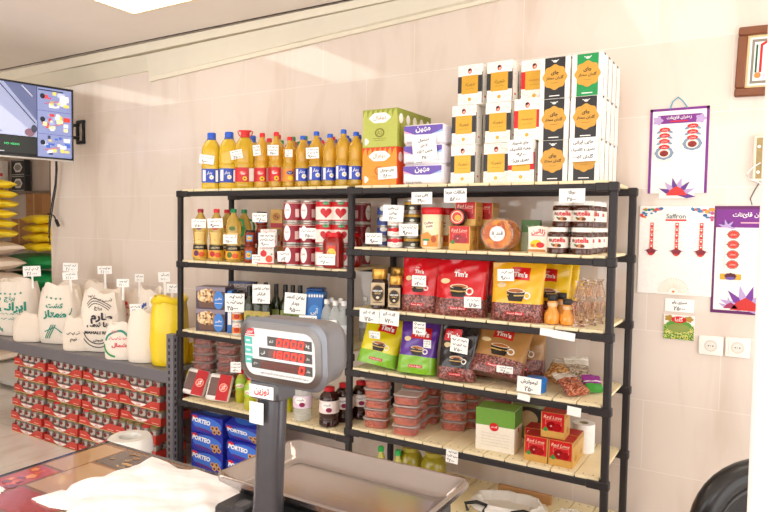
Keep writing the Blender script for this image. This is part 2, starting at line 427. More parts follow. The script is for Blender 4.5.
# ================================================================== bottles, jars, cans
OIL = M('#ffd445', .06, trans=.62, var=0, name='sunflower_oil', coat=.3)
OILY = M('#ffdd3c', .1, trans=.6, var=0, name='yellow_oil', coat=.3)
OILP = M('#f0cf68', .1, trans=.6, var=0, name='frying_oil', coat=.3)
def bottle(r, h, capmat, labmat, oil=OIL, lz=(.11, .37), patch=None, capr=.016, p=2, blabel=None, capname='cap'):
    """ridged plastic oil bottle: body, wrap label, screw cap"""
    b = MB(); q = []
    q += [(r * .86, 0), (r * .97, .006), (r, .014)]
    q += [(r * .985, h * lz[0]), (r * .985, h * lz[1]), (r, h * (lz[1] + .02))]
    q += [(r * .9, h * .47), (r * .86, h * .5), (r * .93, h * .54), (r * .97, h * .6), (r * .95, h * .64), (r * .97, h * .67), (r * .88, h * .75), (r * .6, h * .83), (r * .36, h * .875), (.0135, h * .9), (.0135, h * .93)]
    b.lathe(q, oil, 24, p=p)
    c = MB().lathe([(capr, h * .925), (capr, h * .985), (capr * .85, h)], capmat, 16)
    l = MB(); R = r * .985 + .0012
    l.lathe([(R, h * lz[0] + .002), (R, h * lz[1] - .002)], labmat, 24, cap=False, p=p)
    if patch: patch(l, cyl(R, h * (lz[0] + lz[1]) / 2), h * (lz[1] - lz[0]), r)
    return [('bottle_body', b), (capname, c), ('label', l)]
def patch_blue(l, f, H, r):
    l.rect(f, -r * .5, -H * .45, r * .55, H * .4, M('#2b49b5', .35), nu=6)
    l.rect(f, -r * .95, -H * .42, -r * .55, H * .42, PAPER, nu=3)
    l.ell(f, r * .25, -H * .12, r * .3, r * .3, PAPER, .001, 24, .15, 8); l.ell(f, r * .25, -H * .12, r * .12, r * .12, YEL, .0014)
    l.text(f, 'بهار', -r * .05, H * .2, mat=PAPER, w=r * .75, bold=.02)
    l.rect(f, r * .8, -H * .45, r * 1.15, H * .42, PAPER, nu=3)
def patch_red(l, f, H, r):
    l.rect(f, r * .75, -H * .48, r * 1.4, H * .48, M('#eadfd0', .4), nu=4)
    l.ell(f, -r * .1, H * .12, r * .5, r * .28, M('#ea4f3c', .35), .001)
    l.text(f, 'طلا', -r * .1, H * .12, mat=PAPER, w=r * .6, bold=.02, d=.0016)
    l.ell(f, r * .15, -H * .28, r * .32, r * .3, YEL, .001, 24, .12, 8); l.ell(f, r * .15, -H * .28, r * .13, r * .12, M('#6b3d14', .5), .0014)
def patch_orange(l, f, H, r):
    l.ell(f, 0, H * .18, r * .5, r * .26, NAVY, .001); l.text(f, 'غنچه', 0, H * .18, mat=PAPER, w=r * .6, d=.0016, bold=.02)
    l.ell(f, r * .1, -H * .22, r * .4, r * .32, YEL, .001, 24, .12, 8)
BLUECAP = M('#2c5fd0', .3); REDCAP = M('#d8262c', .3); GREENCAP = M('#1d8a52', .3)
K_blue = Kind('oil_bottle', 'oil bottle', bottle(.041, .285, BLUECAP, M('#2a3f9e', .35), patch=patch_blue))
K_bluetall = Kind('oil_bottle', 'oil bottle', bottle(.042, .303, BLUECAP, M('#2a3f9e', .35), patch=patch_blue))
K_red = Kind('oil_bottle', 'oil bottle', bottle(.044, .318, REDCAP, M('#c7252c', .35), patch=patch_red))
K_redshort = Kind('oil_bottle', 'oil bottle', bottle(.039, .285, REDCAP, M('#e08a35', .35), patch=patch_orange))
K_green = Kind('oil_bottle', 'oil bottle', bottle(.038, .3, GREENCAP, M('#c7252c', .35), patch=patch_red))
def jug(capmat, labmat, handled):
    h = .348; r = .058; b = MB()
    b.lathe([(r * .9, 0), (r, .008), (r, .03), (r * .97, .036), (r * .97, .128), (r, .134), (r, .15), (r * .96, .156), (r, .164), (r * .97, .175), (r * 1.0, .186), (r * .97, .2), (r, .212), (r * .98, .235), (r * .88, .268), (r * .6, .298), (.022, .308), (.022, .318)], OILY, 28, p=3)
    l = MB(); l.lathe([(r * .985, .04), (r * .985, .124)], labmat, 28, cap=False, p=3)
    f = front(-r * .99, 0, .082)
    if handled: patch_red(l, front(-r * .99 - .001, 0, .082), .08, .042)
    else: patch_blue(l, front(-r * .99 - .001, 0, .082), .08, .044)
    c = MB()
    c.lathe([(.026, .315), (.027, .34), (.024, h)], capmat, 18)
    if handled:
        for s in (-1, 1): c.tube([(s * .022, 0, .344), (s * .038, 0, .347), (s * .044, 0, .34), (s * .038, 0, .322), (s * .028, 0, .314)], .0035, capmat, 6)
        c.box((-.036, -.012, .34), (.036, .012, .35), capmat, .003)
    n = MB().lathe([(.027, .304), (.029, .307), (.029, .311), (.025, .314)], capmat if handled else M('#3a5fc0', .3), 18)
    hd = MB().tube([(r * .72, 0, .26), (r * 1.05, 0, .268), (r * 1.18, 0, .24), (r * 1.12, 0, .205), (r * .98, 0, .19)], .008, OILY, 8)
    return [('bottle_body', b), ('cap', c), ('label', l), ('neck_ring', n), ('handle', hd)]
K_jugblue = Kind('oil_jug', 'oil jug', jug(BLUECAP, M('#2a4fb8', .35), False))
K_jugred = Kind('oil_jug', 'oil jug', jug(REDCAP, M('#c9262d', .35), True))

# ---- top shelf, left rack: oil
z = ZL[0]
for u, k, y, lab in ((211.5, K_jugblue, 2.86, 'big square oil jug with blue cap, at the far left end of the top shelf'),
                     (229, K_jugblue, 2.88, 'big square oil jug with blue cap, between another blue-capped jug and the red-handled one'),
                     (245, K_jugred, 2.87, 'big oil jug with a red handled cap and red label on the top shelf'),
                     (251.5, K_jugblue, 3.06, 'oil jug with blue cap peeping out behind the red-handled jug')):
    k.place((ux(u, y, z), y, z), lab, rz=.62)
front_row = [(262, K_red, 'first'), (276, K_red, 'second'), (289.5, K_redshort, 'third'), (302.5, K_blue, 'fourth'), (316, K_bluetall, 'fifth'), (329.5, K_blue, 'sixth'), (343, K_bluetall, 'seventh'), (355.5, K_blue, 'eighth')]
for i, (u, k, o) in enumerate(front_row):
    what = {K_red: 'oil bottle with red cap and red label', K_redshort: 'oil bottle with red cap and orange label', K_blue: 'oil bottle with blue cap and blue label', K_bluetall: 'taller oil bottle with blue cap and blue label'}[k]
    k.place((ux(u, 2.835, z), 2.835, z), f'{what}, {o} from left in the front row', 'cooking oil bottles on the top shelf', rz=.6 + rnd(-.15, .15))
rows = [(2.93, (264.5, 278, 292.5, 304.5, 318.5, 332, 346, 358), 'second', (K_redshort, K_red, K_green, K_green, K_blue, K_redshort, K_blue, K_blue)),
        (3.025, (269, 281, 294, 308, 321, 334, 348), 'third', (K_red, K_green, K_redshort, K_blue, K_redshort, K_blue, K_blue)),
        (3.12, (274, 287, 299, 312, 326, 340), 'rearmost', (K_red, K_redshort, K_green, K_green, K_redshort, K_blue))]
for y, us, rn, ks in rows:
    for i, (u, k) in enumerate(zip(us, ks)):
        cap = {K_red: 'red', K_redshort: 'red', K_green: 'green', K_blue: 'blue'}[k]
        k.place((ux(u, y, z), y, z), f'oil bottle with {cap} cap, {ORD[i]} from left in the {rn} row, top shelf', 'cooking oil bottles on the top shelf', rz=rnd(-1, 1))

# ---- second shelf of the left rack
z = ZL[1]
def flask(capmat, dark, handle=None):
    """waisted pear-shaped frying oil bottle with a slanted picture label"""
    h = .3; b = MB()
    b.lathe([(.036, 0), (.041, .006), (.0425, .02), (.0415, .05), (.038, .085), (.0365, .11), (.04, .15), (.0425, .18), (.0405, .21), (.031, .24), (.019, .262), (.0145, .272), (.0145, .282)], OILP, 26, ax=1.05, ay=.92)
    c = MB().lathe([(.0175, .278), (.0175, .296), (.015, h)], capmat, 16)
    l = MB(); R = .0435
    def f(u, v, d=0):
        zz = v; pr = [(0, .041), (.02, .0425), (.05, .0415), (.085, .038), (.11, .0365), (.15, .04), (.18, .0425), (.21, .0405), (.24, .031)]
        r = .04
        for (a, ra), (e, re) in zip(pr, pr[1:]):
            if a <= zz <= e: r = ra + (re - ra) * (zz - a) / (e - a)
        r += .0014 + d; t = u / .042
        return Vector((1.05 * r * math.sin(t), -.92 * r * math.cos(t), zz))
    l.rect(f, -.055, .018, .055, .062, M('#e9a92c', .35), 0, 10, 4)
    l.ell(f, -.014, .042, .015, .017, dark, .0012); l.ell(f, .016, .036, .017, .015, M('#d9571f', .4), .0012, 18, .1, 6)
    l.rect(f, -.055, .064, .055, .092, M('#2b211c', .35), 0, 10, 3); l.text(f, 'LADAN', 0, .078, mat=M('#e9d9a8', .4), w=.05, d=.0012, bold=.01)
    l.rect(f, -.03, .1, .035, .165, M('#e7c777', .4), 0, 8, 6)
    l.add([f(u, v, .001) for u, v in ((-.03, .11), (.0, .12), (.034, .105), (.034, .16), (-.03, .163))], [(0, 1, 4), (1, 2, 3), (1, 3, 4)], M('#c9822a', .4))
    l.ell(f, 0, .19, .016, .012, dark, .0012)
    out = [('bottle_body', b), ('cap', c), ('label', l)]
    if handle: out.append(('handle', MB().tube([(.03, 0, .24), (.05, 0, .235), (.058, 0, .2), (.052, 0, .16), (.042, 0, .145)], .0075, handle, 8)))
    return out
K_fl1 = Kind('oil_bottle', 'oil bottle', flask(M('#a51f38', .3), M('#5c2350', .4)))
K_fl2 = Kind('oil_bottle', 'oil bottle', flask(REDCAP, M('#b3191d', .4)))
K_fl3 = Kind('oil_bottle', 'oil bottle', flask(GREENCAP, M('#4d6b1e', .4), GREEN))
for u, y, k, lab in ((200.5, 2.825, K_fl1, 'waisted frying oil bottle with dark red cap, first from the left on the second shelf'),
                     (216.5, 2.825, K_fl2, 'waisted frying oil bottle with bright red cap, beside the dark-red-capped one'),
                     (233.5, 2.825, K_fl3, 'frying oil bottle with green cap and green side handle, front row'),
                     (227, 2.97, K_fl2, 'red-capped frying oil bottle standing behind the green-capped one'),
                     (244, 2.96, K_fl3, 'green-capped frying oil bottle behind the front row, right of the handled one')):
    k.place((ux(u, y, z), y, z), lab, 'frying oil bottles on the second shelf', rz=.55, sc=1.06)

def tin(r, h, bodym, rim=M('#b9b4ac', .3, .8), deco=None, lidm=None):
    """food can with a rolled rim top and bottom, paper label"""
    b = MB().lathe([(r * .93, 0), (r * 1.015, .001), (r * 1.015, .006), (r, .008), (r, h - .008), (r * 1.015, h - .006), (r * 1.015, h - .001), (r * .95, h), (r * .93, h - .004)], rim, 28)
    l = MB().lathe([(r + .0012, .009), (r + .0012, h - .009)], bodym, 28, cap=False)
    if deco: deco(l, cyl(r + .0012, h / 2), h, r)
    return [('can_body', b), ('label', l)] + ([('lid', MB().lathe([(r * 1.03, h - .012), (r * 1.03, h + .003), (r * .98, h + .006)], lidm, 24))] if lidm else [])
def deco_oval(l, f, h, r):
    for s in (0, 2.6):
        l.ell(f, r * (-.55 + s), 0, r * .42, h * .36, PAPER, .0008, 22); l.text(f, 'رب', r * (-.55 + s), h * .05, mat=DRED, w=r * .45, d=.0014, bold=.02)
    l.rect(f, r * .35, -h * .28, r * .8, h * .1, M('#e8c9c6', .4), nu=3); l.rect(f, -r * 1.4, h * .36, r * 1.6, h * .40, M('#d9b7a8', .4), nu=12)
def deco_heart(l, f, h, r):
    l.rect(f, -r * 1.5, -h * .38, r * 1.5, h * .2, M('#efe6dc', .4), .0006, 14)
    l.fan(f, 0, -h * .08, [(r * .6 * math.sin(t) ** 3, -h * .06 + h * .28 * (13 * math.cos(t) - 5 * math.cos(2 * t) - 2 * math.cos(3 * t) - math.cos(4 * t)) / 17) for t in [2 * PI * i / 28 for i in range(28)]], M('#c9141c', .3), .0014)
    l.ell(f, 0, h * .36, r * .36, h * .07, GREEN, .0014); l.text(f, 'چین چین', 0, h * .36, mat=PAPER, w=r * .56, d=.002)
K_canoval = Kind('tomato_paste_can', 'can', tin(.0525, .119, M('#96182a', .3), deco=deco_oval))
K_canheart = Kind('tomato_paste_can', 'can', tin(.0525, .119, M('#c4181f', .3), deco=deco_heart))
g = 'cans of tomato paste on the second shelf'
for col, (u, y, k, n, what) in enumerate(((292.5, 2.833, K_canoval, 3, 'dark red oval-label can in the leftmost can stack'),
                                         (309, 2.87, K_canoval, 3, 'dark red oval-label can in the second stack from the left'),
                                         (325, 2.835, K_canheart, 3, 'red can with tomato heart picture in the left heart stack'),
                                         (341, 2.86, K_canheart, 3, 'red tomato-heart can in the stack beside the middle post'),
                                         (361, 3.12, K_canoval, 3, 'dark red can in the rear stack seen right of the middle post'))):
    for j in range(n):
        k.place((ux(u, y, z), y, z + j * .1225), what + ', ' + ('bottom one', 'middle one', 'top one')[j], g, rz=.55 + rnd(-.12, .12) if u != 361 else -.6)
# jam jar
def jamjar(r, h, body, lidm, labm):
    b = MB().lathe([(r * .85, 0), (r * .98, .008), (r, .02), (r, h * .72), (r * .92, h * .8), (r * .78, h * .86), (r * .76, h * .92)], body, 26, p=2.6)
    l = MB().lathe([(r * .84, h * .87), (r * .86, h * .885), (r * .86, h * .98), (r * .8, h)], lidm, 26)
    p = MB(); f = cyl(r + .0015, h * .42); p.rect(f, -r * .7, -h * .22, r * .7, h * .22, labm, .0006, 8); p.ell(f, 0, 0, r * .42, h * .15, M('#f3c44b', .4), .001); p.text(f, 'مربا', 0, 0, mat=DRED, w=r * .55, d=.0016, bold=.02)
    return [('jar_body', b), ('lid', l), ('label', p)]
K_jam = Kind('jam_jar', 'jam jar', jamjar(.058, .19, M('#a3160f', .12, trans=.25, var=0, coat=.5), RED, M('#e6482a', .35)))
K_jam.place((ux(333, 2.83 - .03, z), 2.835 - .03, z), 'large red jam jar with red lid in front of the tomato cans', rz=.4)
K_jam.place((ux(346.5, 2.93, z), 2.985, z), 'red jam jar mostly hidden behind the middle post, second shelf', rz=.4)
# stacked small jars
K_sj = Kind('sauce_jar', 'jar', jamjar(.034, .082, M('#8f2c14', .15, trans=.2, var=0, coat=.4), M('#2a2020', .35), M('#4d9bd6', .4)))
K_sj2 = Kind('sauce_jar', 'jar', jamjar(.036, .11, M('#a3401a', .15, trans=.2, var=0, coat=.4), M('#7a2a1c', .35), M('#4d9bd6', .4)))
xs, ys = ux(250, 2.85, z), 2.85
K_sj2.place((xs, ys, z), 'brown sauce jar with blue label at the bottom of the jar stack', rz=.5)
K_sj.place((xs, ys + .005, z + .111), 'small dark-lidded sauce jar with blue label on top of the brown jar', rz=.5)
K_sj2.place((ux(262, 2.93, z), 2.93, z + .11), 'red-brown sauce jar behind the pomegranate cartons, upper one', rz=.5)
K_sj2.place((ux(262, 2.93, z), 2.93, z), 'red-brown sauce jar behind the pomegranate cartons, lower one', rz=.5)
K_sj.place((ux(265, 2.96, z), 2.93, z + .221), 'small sauce jar topping the rear jar stack on the second shelf', rz=.5)

def carton(w, d, h, mats, deco=None, side=None, c=.0015):
    b = MB().box((-w / 2, -d / 2, 0), (w / 2, d / 2, h), mats, c)
    if deco: deco(b, front(-d / 2, 0, h / 2), w, h)
    if side: side(b, rside(w / 2, 0, h / 2), d, h)
    return b
def deco_pome(b, f, w, h):
    b.ell(f, -w * .14, h * .1, w * .2, w * .19, RED, .0008); b.ell(f, w * .2, -h * .2, w * .22, w * .21, M('#e8502a', .35), .0008)
    b.poly(f, [(-w * .2, h * .32), (-w * .14, h * .22), (-w * .08, h * .33)], RED, .001); b.poly(f, [(w * .3, h * .0), (w * .45, h * .1), (w * .32, h * .12)], GREEN, .001)
    b.scrawl(f, -w * .4, w * .4, h * .4, h * .07, DRED, w=.0016); b.rect(f, -w / 2, -h / 2, w / 2, -h * .44, RED)
K_pome = Kind('pomegranate_carton', 'carton', carton(.098, .07, .1, M('#efe9e2', .4), deco_pome, lambda b, f, d, h: b.ell(f, 0, 0, d * .3, d * .3, RED)))
for j, lab in enumerate(('white carton with pomegranate picture, lower one of the stack', 'white carton with pomegranate picture, upper one of the stack')):
    K_pome.place((ux(268 + 2 * j, 2.84, z), 2.84 + .004 * j, z + .101 * j), lab, 'pomegranate cartons', rz=.35 + .05 * j)
def deco_cookie(b, f, w, h):
    b.ell(f, 0, h * .1, w * .33, w * .33, M('#c98a46', .5)); b.ell(f, -w * .08, h * .14, w * .07, w * .07, M('#6e3f1b', .5), .0012); b.ell(f, w * .1, h * .06, w * .07, w * .07, M('#6e3f1b', .5), .0012)
    b.rect(f, -w * .5, -h * .5, w * .5, -h * .25, M('#b3202a', .4))
one('cookie_box', 'box', carton(.07, .05, .108, M('#e4b45c', .4), deco_cookie), (ux(277, 2.95, z), 2.95, z + .21), 'small tan cookie box on top of the stack beside the oval cans', rz=.5)
for j in range(2): one('cookie_box', 'box', carton(.07, .05, .1045, M('#d9a450', .4), deco_cookie), (ux(277, 2.95, z), 2.95, z + .105 * j), ('tan cookie box standing on the shelf behind the pomegranate cartons', 'tan cookie box in the middle of its stack behind the cartons')[j], rz=.5)
# ================================================================== top shelf, right rack: tea boxes and tissues
z = ZR[0]
def deco_wave(cols, word):
    def f_(b, f, w, h):
        b.rect(f, -w / 2, h * .28, w / 2, h / 2, cols[1], .0005)
        for i in range(7):
            x = -w / 2 + w * i / 7; b.poly(f, [(x, h * .28), (x + w / 7, h * .28), (x + w / 9, h * .5), (x + w / 24, h * .42)], cols[0], .0009)
        b.ell(f, 0, h * .27, w * .3, h * .14, PAPER, .0012, 24, .06, 6); b.text(f, word, 0, h * .27, mat=M('#b0802c', .4), w=w * .36, d=.0017, bold=.01)
        b.ring(f, 0, -h * .12, w * .1, w * .14, cols[2], .001, 24, .8); b.text(f, 'AS', 0, -h * .12, mat=cols[2], w=w * .16, d=.001)
        b.line(f, [(-w * .2, -h * .27), (w * .2, -h * .27)], h * .012, cols[2]); b.line(f, [(-w * .15, -h * .32), (w * .15, -h * .32)], h * .012, cols[2])
        b.ell(f, -w * .38, -h * .34, w * .06, h * .09, PAPER, .001, 18, .2, 3)
    return f_
OLV = (M('#b9bf5a', .35), M('#8f9a34', .35), M('#7f7a22', .4)); ORG = (M('#f09a2e', .35), M('#e2471f', .35), M('#c96a12', .4))
def tb(c, word, side):
    return carton(.206, .07, .192, {'*': c[0], '+x': side}, deco_wave(c, word), lambda b, f, d, h: (b.ell(f, 0, h * .25, d * .3, h * .13, PAPER, .001), b.rect(f, -d * .5, h * .3, d * .5, h * .5, c[1], .0006), b.line(f, [(-d * .1, -h * .35), (-d * .1, h * .1)], d * .08, c[2])))
K_teaG = Kind('tea_box', 'tea box', tb(OLV, 'دوغزال', M('#aab04a', .35))); K_teaO = Kind('tea_box', 'tea box', tb(ORG, 'دوغزال', M('#e8542a', .35)))
x0 = ux(379.5, 2.80, z)
for i in range(5):
    y = 2.795 + .035 + i * .0735
    where = ('front of its row', 'second in its row', 'third in its row', 'fourth in its row', 'rearmost in its row')[i]
    K_teaO.place((x0, y, z), f'orange and red tea box beside the oil bottles, {where}', 'orange tea boxes', rz=rnd(-.01, .01))
    K_teaG.place((x0, y, z + .193), f'olive green tea box stacked on the orange ones, {where}', 'green tea boxes', rz=rnd(-.01, .01))
def tissue():
    w, d, h = .225, .12, .098
    b = MB().box((-w / 2, -d / 2, 0), (w / 2, d / 2, h), {'*': M('#f1ecf0', .25, coat=.4), '+x': M('#e4e0ea', .25, coat=.4)}, .012)
    b.rect(rside(w / 2, 0, h / 2), d * .2, -h * .36, d * .4, h * .36, M('#3d78c8', .3))
    f = front(-d / 2, 0, h / 2)
    b.poly(f, [(-w * .47, h * .42), (-w * .47, h * .2), (-w * .2, -h * .02), (w * .2, -h * .02), (w * .47, h * .2), (w * .47, h * .42)], M('#6a51b0', .3), .0008)
    b.poly(f, [(-w * .47, h * .2), (-w * .2, -h * .02), (-w * .47, h * .08)], M('#e7a9c4', .3), .001); b.poly(f, [(w * .47, h * .2), (w * .2, -h * .02), (w * .47, h * .08)], M('#9fc2e8', .3), .001)
    b.text(f, 'مهین', 0, h * .22, mat=PAPER, w=w * .36, d=.0014, bold=.03)
    b.line(f, [(-w * .45, -h * .3), (w * .45, -h * .3)], .0012, M('#c9bcd2', .4)); b.text(f, 'TISSUE PAPER', -w * .2, -h * .4, mat=GREYINK, w=w * .4)
    return b
K_tis = Kind('tissue_pack', 'tissue pack', tissue())
x0 = ux(427.5, 2.86, z)
for j in range(3):
    K_tis.place((x0, 2.86, z + j * .0985), ('purple and white tissue pack at the bottom of the stack beside the tea boxes', 'purple and white tissue pack in the middle of the stack, behind its price note', 'purple and white tissue pack on top of the stack beside the tea boxes')[j], 'tissue packs', rz=rnd(-.02, .02))
# white tea boxes with a lady's head, gold panel
def lady(col, gold=GOLD):
    def f_(b, f, w, h):
        b.rect(f, -w / 2, -h * .2, w / 2, h * .22, col, .0005)
        b.rect(f, -w * .34, -h * .23, w * .34, h * .23, gold, .001)
        b.ell(f, 0, h * .33, w * .12, h * .095, PAPER, .0013); b.ell(f, 0, h * .34, w * .085, h * .07, RED, .0016); b.ell(f, w * .01, h * .325, w * .045, h * .04, M('#e8b79a', .5), .002); b.ell(f, -w * .02, h * .37, w * .06, h * .03, M('#2a1a18', .5), .0022)
        b.text(f, 'شهرزاد' if col is not RED else 'SHAHRZAD', 0, h * .0, mat=M('#4a3208', .4) if col is not RED else M('#a8401a', .4), w=w * .42, d=.0016)
        b.line(f, [(-w * .18, -h * .11), (w * .18, -h * .11)], .0012, M('#7a5a1a', .4), .0016)
        q = [(-w * .48, h * .26), (-w * .36, h * .36), (-w * .22, h * .36), (-w * .14, h * .45), (w * .14, h * .45), (w * .22, h * .36), (w * .36, h * .36), (w * .48, h * .26)]
        b.line(f, q, .001, M('#8f8a80', .5)); b.line(f, [(x, -y) for x, y in q], .001, M('#8f8a80', .5))
        b.ell(f, 0, -h * .37, w * .07, h * .045, GOLD, .001)
    return f_
TW, TH, TD = .124, .186, .075
def ladyside(b, f, d, h): b.rect(f, -d * .25, -h * .42, d * .25, h * .42, M('#f4f1ea', .4)); b.scrawl(f, -d * .1, d * .1, h * .2, h * .05, INK, w=.0012); b.rect(f, -d * .5, -h * .48, -d * .4, h * .3, M('#2a2728', .4)); b.ell(f, 0, -h * .3, d * .12, h * .03, RED)
WB = M('#f3efe8', .35)
K_lb = Kind('tea_box', 'tea box', carton(TW, TD, TH, WB, lady(M('#2b2a2c', .35)), ladyside)); K_lr = Kind('tea_box', 'tea box', carton(TW, TD, TH, WB, lady(RED), ladyside))
gl = "white tea boxes with a lady's head"
for u, k, nm in ((462.5, K_lb, "black-banded with lady's head, left column"), (496, K_lb, "black-banded with lady's head, middle column"), (522, K_lr, "red-banded with lady's head, right column")):
    yy = 2.84 if k is K_lr else 2.865
    xx = ux(u - (1 if k is K_lr else 0), yy - TD / 2, z + .09)
    for j in range(3):
        dx = (0, .002, .03)[j] if 'left' in nm else (0, .004, .008)[j] + (.02 if k is K_lr and j else 0)
        for r in range(3 if k is K_lb else 2):
            K_lb_or = k
            K_lb_or.place((xx + dx, yy + (.07 if k is K_lr and j == 2 else 0) + r * (TD + .002), z + j * (TH + .001)), f"white tea box, {nm}, {('bottom', 'middle', 'top')[j]} level, {('front', 'second', 'third')[r]} row back", gl, rz=(rnd(-.03, .03) if j == 2 and r == 0 else 0))
def golden(col):
    def f_(b, f, w, h):
        b.rect(f, -w * .34, -h * .495, w * .34, h * .495, col, .0005)
        n = 64; b.fan(f, 0, h * .02, [((w * .395 + w * .022 * math.cos(8 * t)) * math.cos(t), h * .02 + (h * .295 + h * .016 * math.cos(8 * t)) * math.sin(t)) for t in (2 * PI * i / n for i in range(n))], GOLDP, .001)
        b.text(f, 'چای', 0, h * .12, mat=INK, w=w * .26, d=.0015, bold=.03); b.text(f, 'گلدان ممتاز', 0, h * .0, mat=INK, w=w * .58, d=.0015, bold=.02)
        b.line(f, [(-w * .12, -h * .12), (w * .12, -h * .12)], .0012, M('#6a4d12', .4), .0015)
        b.ell(f, 0, h * .4, w * .07, h * .03, PAPER, .001); b.line(f, [(-w * .12, h * .43), (0, h * .4), (w * .12, h * .43)], .003, PAPER); b.line(f, [(-w * .17, -h * .43), (w * .17, -h * .43)], .004, PAPER, .001)
    return f_
def goldside(b, f, d, h):
    b.rect(f, -d * .42, -h * .47, d * .42, h * .47, M('#f4f1ea', .4)); b.rect(f, -d * .45, h * .44, -d * .1, h * .49, INK); b.line(f, [(d * .2, -h * .3), (d * .2, h * .3)], .0012, M('#bfb8ac', .5)); b.rect(f, d * .44, -h * .49, d * .49, h * .49, M('#6d7a6c', .5)); b.rect(f, -d * .49, -h * .49, -d * .46, h * .2, M('#3a3d3a', .5)); b.line(f, [(-d * .1, -h * .2), (-d * .1, h * .3)], .001, M('#b5c2b0', .5))
GW, GH, GD = .132, .179, .085
K_gb = Kind('tea_box', 'tea box', carton(GW, GD, GH, WB, golden(M('#262425', .35)), goldside)); K_gg = Kind('tea_box', 'tea box', carton(GW, GD, GH, WB, golden(M('#12904a', .35)), goldside))
gg = 'tea boxes with a gold medallion'
for ci, (u, cn) in enumerate(((552.6, 'left column'), (584.0, 'right column'))):
    xx = ux(u, 2.80, z + .09)
    for j in range(3):
        for r in range(4):
            k = K_gg if (ci == 1 and j == 2 and r == 0) else K_gb
            k.place((xx + (.002 * j if ci else -.0), 2.80 + GD / 2 + r * (GD + .0025), z + j * (GH + .0012)), f"{'green' if k is K_gg else 'black'} tea box with gold medallion, {cn}, {('bottom', 'middle', 'top')[j]} level, {ORD[r]} row back", gg, rz=0 if ci == 1 and r == 0 else rnd(-.008, .008))

# ================================================================== second shelf of the right rack
z = ZR[1]
def deco_tuna(band, top):
    def f_(l, f, h, r):
        l.rect(f, -r * 1.6, -h * .4, r * 1.6, h * .05, band, .0006, 14); l.ell(f, 0, h * .2, r * .5, h * .22, top, .001); l.text(f, 'تن ماهی', 0, -h * .2, mat=DRED, w=r * .9, d=.001, bold=.01)
    return f_
K_tuna = Kind('tuna_can', 'can', tin(.041, .053, M('#b8232a', .3), deco=deco_tuna(M('#f0ece4', .4), RED)))
K_bluecan = Kind('tuna_can', 'can', tin(.041, .053, M('#22418c', .3), deco=deco_tuna(M('#31559f', .4), PAPER)))
def deco_olive(l, f, h, r):
    l.rect(f, -r * 1.6, h * .08, r * 1.6, h * .3, M('#c79a33', .35, .2), .0006, 14); l.rect(f, -r * .9, -h * .36, r * .9, -h * .05, M('#4d463c', .5), .0006, 8); l.ell(f, r * .2, -h * .2, r * .3, h * .12, M('#c8d0c0', .4), .001); l.text(f, 'GOLD', 0, h * .19, mat=BLACK, w=r * .8, d=.001)
K_blk = Kind('black_can', 'can', tin(.041, .06, M('#232022', .3), deco=deco_olive))
for u, y, k, n, hh, lab in ((384.5, 2.95, K_bluecan, 4, .0545, 'blue tuna can behind the white price notes, '), (395.5, 2.84, K_tuna, 3, .0545, 'red and white tuna can in the front stack, '), (412, 2.86, K_blk, 4, .061, 'black can with gold band in the stack left of the creamer jars, ')):
    for j in range(n):
        k.place((ux(u, y, z), y, z + j * hh), lab + (('bottom one', 'second from bottom', 'third from bottom', 'top one') if n == 4 else ('bottom one', 'middle one', 'top one'))[j], 'small cans on the second shelf', rz=.35 + rnd(-.15, .15))
def creamer():
    h = .205; CR = M('#f0e2b8', .3)
    b = MB().lathe([(.043, 0), (.049, .006), (.05, .015), (.05, h * .82), (.047, h * .86)], CR, 28, ax=1, ay=.8, p=3.2)
    l = MB().lathe([(.052, h * .83), (.0535, h * .845), (.0535, h * .95), (.049, h)], RED, 28, ax=1, ay=.8, p=3.2)
    f = front(-.0408, 0, 0); p = MB()
    p.fan(f, 0, .05, [(-.044, .012), (.044, .012), (.044, .075), (.02, .06), (-.012, .085), (-.044, .07)], M('#d98f35', .35), .0006)
    p.ell(f, -.004, .118, .03, .026, M('#f6ecd0', .4), .0006); p.text(f, 'Coffee', -.006, .128, mat=M('#7a1a2c', .4), w=.046, d=.0012, bold=.02, rot=.15); p.text(f, 'mate', -.002, .112, mat=M('#7a1a2c', .4), w=.036, d=.0012, bold=.02, rot=.15)
    p.rect(f, -.03, .02, -.012, .04, PAPER, .001); p.rect(f, -.034, .04, .0, .05, GREEN, .001); p.ell(f, .022, .05, .014, .018, M('#b5521f', .4), .001)
    s = plane((.0502, 0, 0), (0, 1, 0), (0, 0, 1)); p.rect(s, -.02, .03, .02, .14, M('#e7c27a', .4), .0006); p.rect(s, -.012, .03, .012, .06, PAPER, .001)
    return [('jar_body', b), ('lid', l), ('label', p)]
K_cm = Kind('creamer_jar', 'coffee creamer jar', creamer())
for u, y, lab in ((432, 2.845, 'coffee creamer jar with red lid, first of the row'), (444.5, 2.955, 'coffee creamer jar with red lid, middle one behind the front jar'), (453, 3.06, 'coffee creamer jar with red lid, rearmost of the row')):
    K_cm.place((ux(u, y, z), y, z), lab, 'coffee creamer jars', rz=.12)
GB = M('#d7a957', .35, .15)
def deco_date(b, f, w, h):
    b.rect(f, -w * .46, -h * .22, w * .46, h * .49, M('#c8141d', .32), .0006)
    b.text(f, 'Red Love', 0, h * .32, mat=M('#f2e3c8', .4), w=w * .74, d=.0012, slant=.25)
    b.line(f, [(-w * .3, h * .02), (-w * .3, h * .22), (w * .34, h * .22), (w * .34, h * .02)], .0012, M('#f2d9b8', .4), .0012)
    b.ell(f, -w * .06, -h * .02, w * .2, h * .17, M('#8c0f16', .2), .0014); b.ell(f, w * .18, -h * .06, w * .19, h * .15, M('#a5121a', .2), .0016); b.ell(f, -w * .07, -h * .02, w * .04, h * .03, M('#e9a9a4', .3), .002)
    b.poly(f, [(-w * .42, -h * .2), (-w * .3, -h * .05), (-w * .18, -h * .2), (-w * .3, -h * .26)], M('#2f8f3a', .4), .0014)
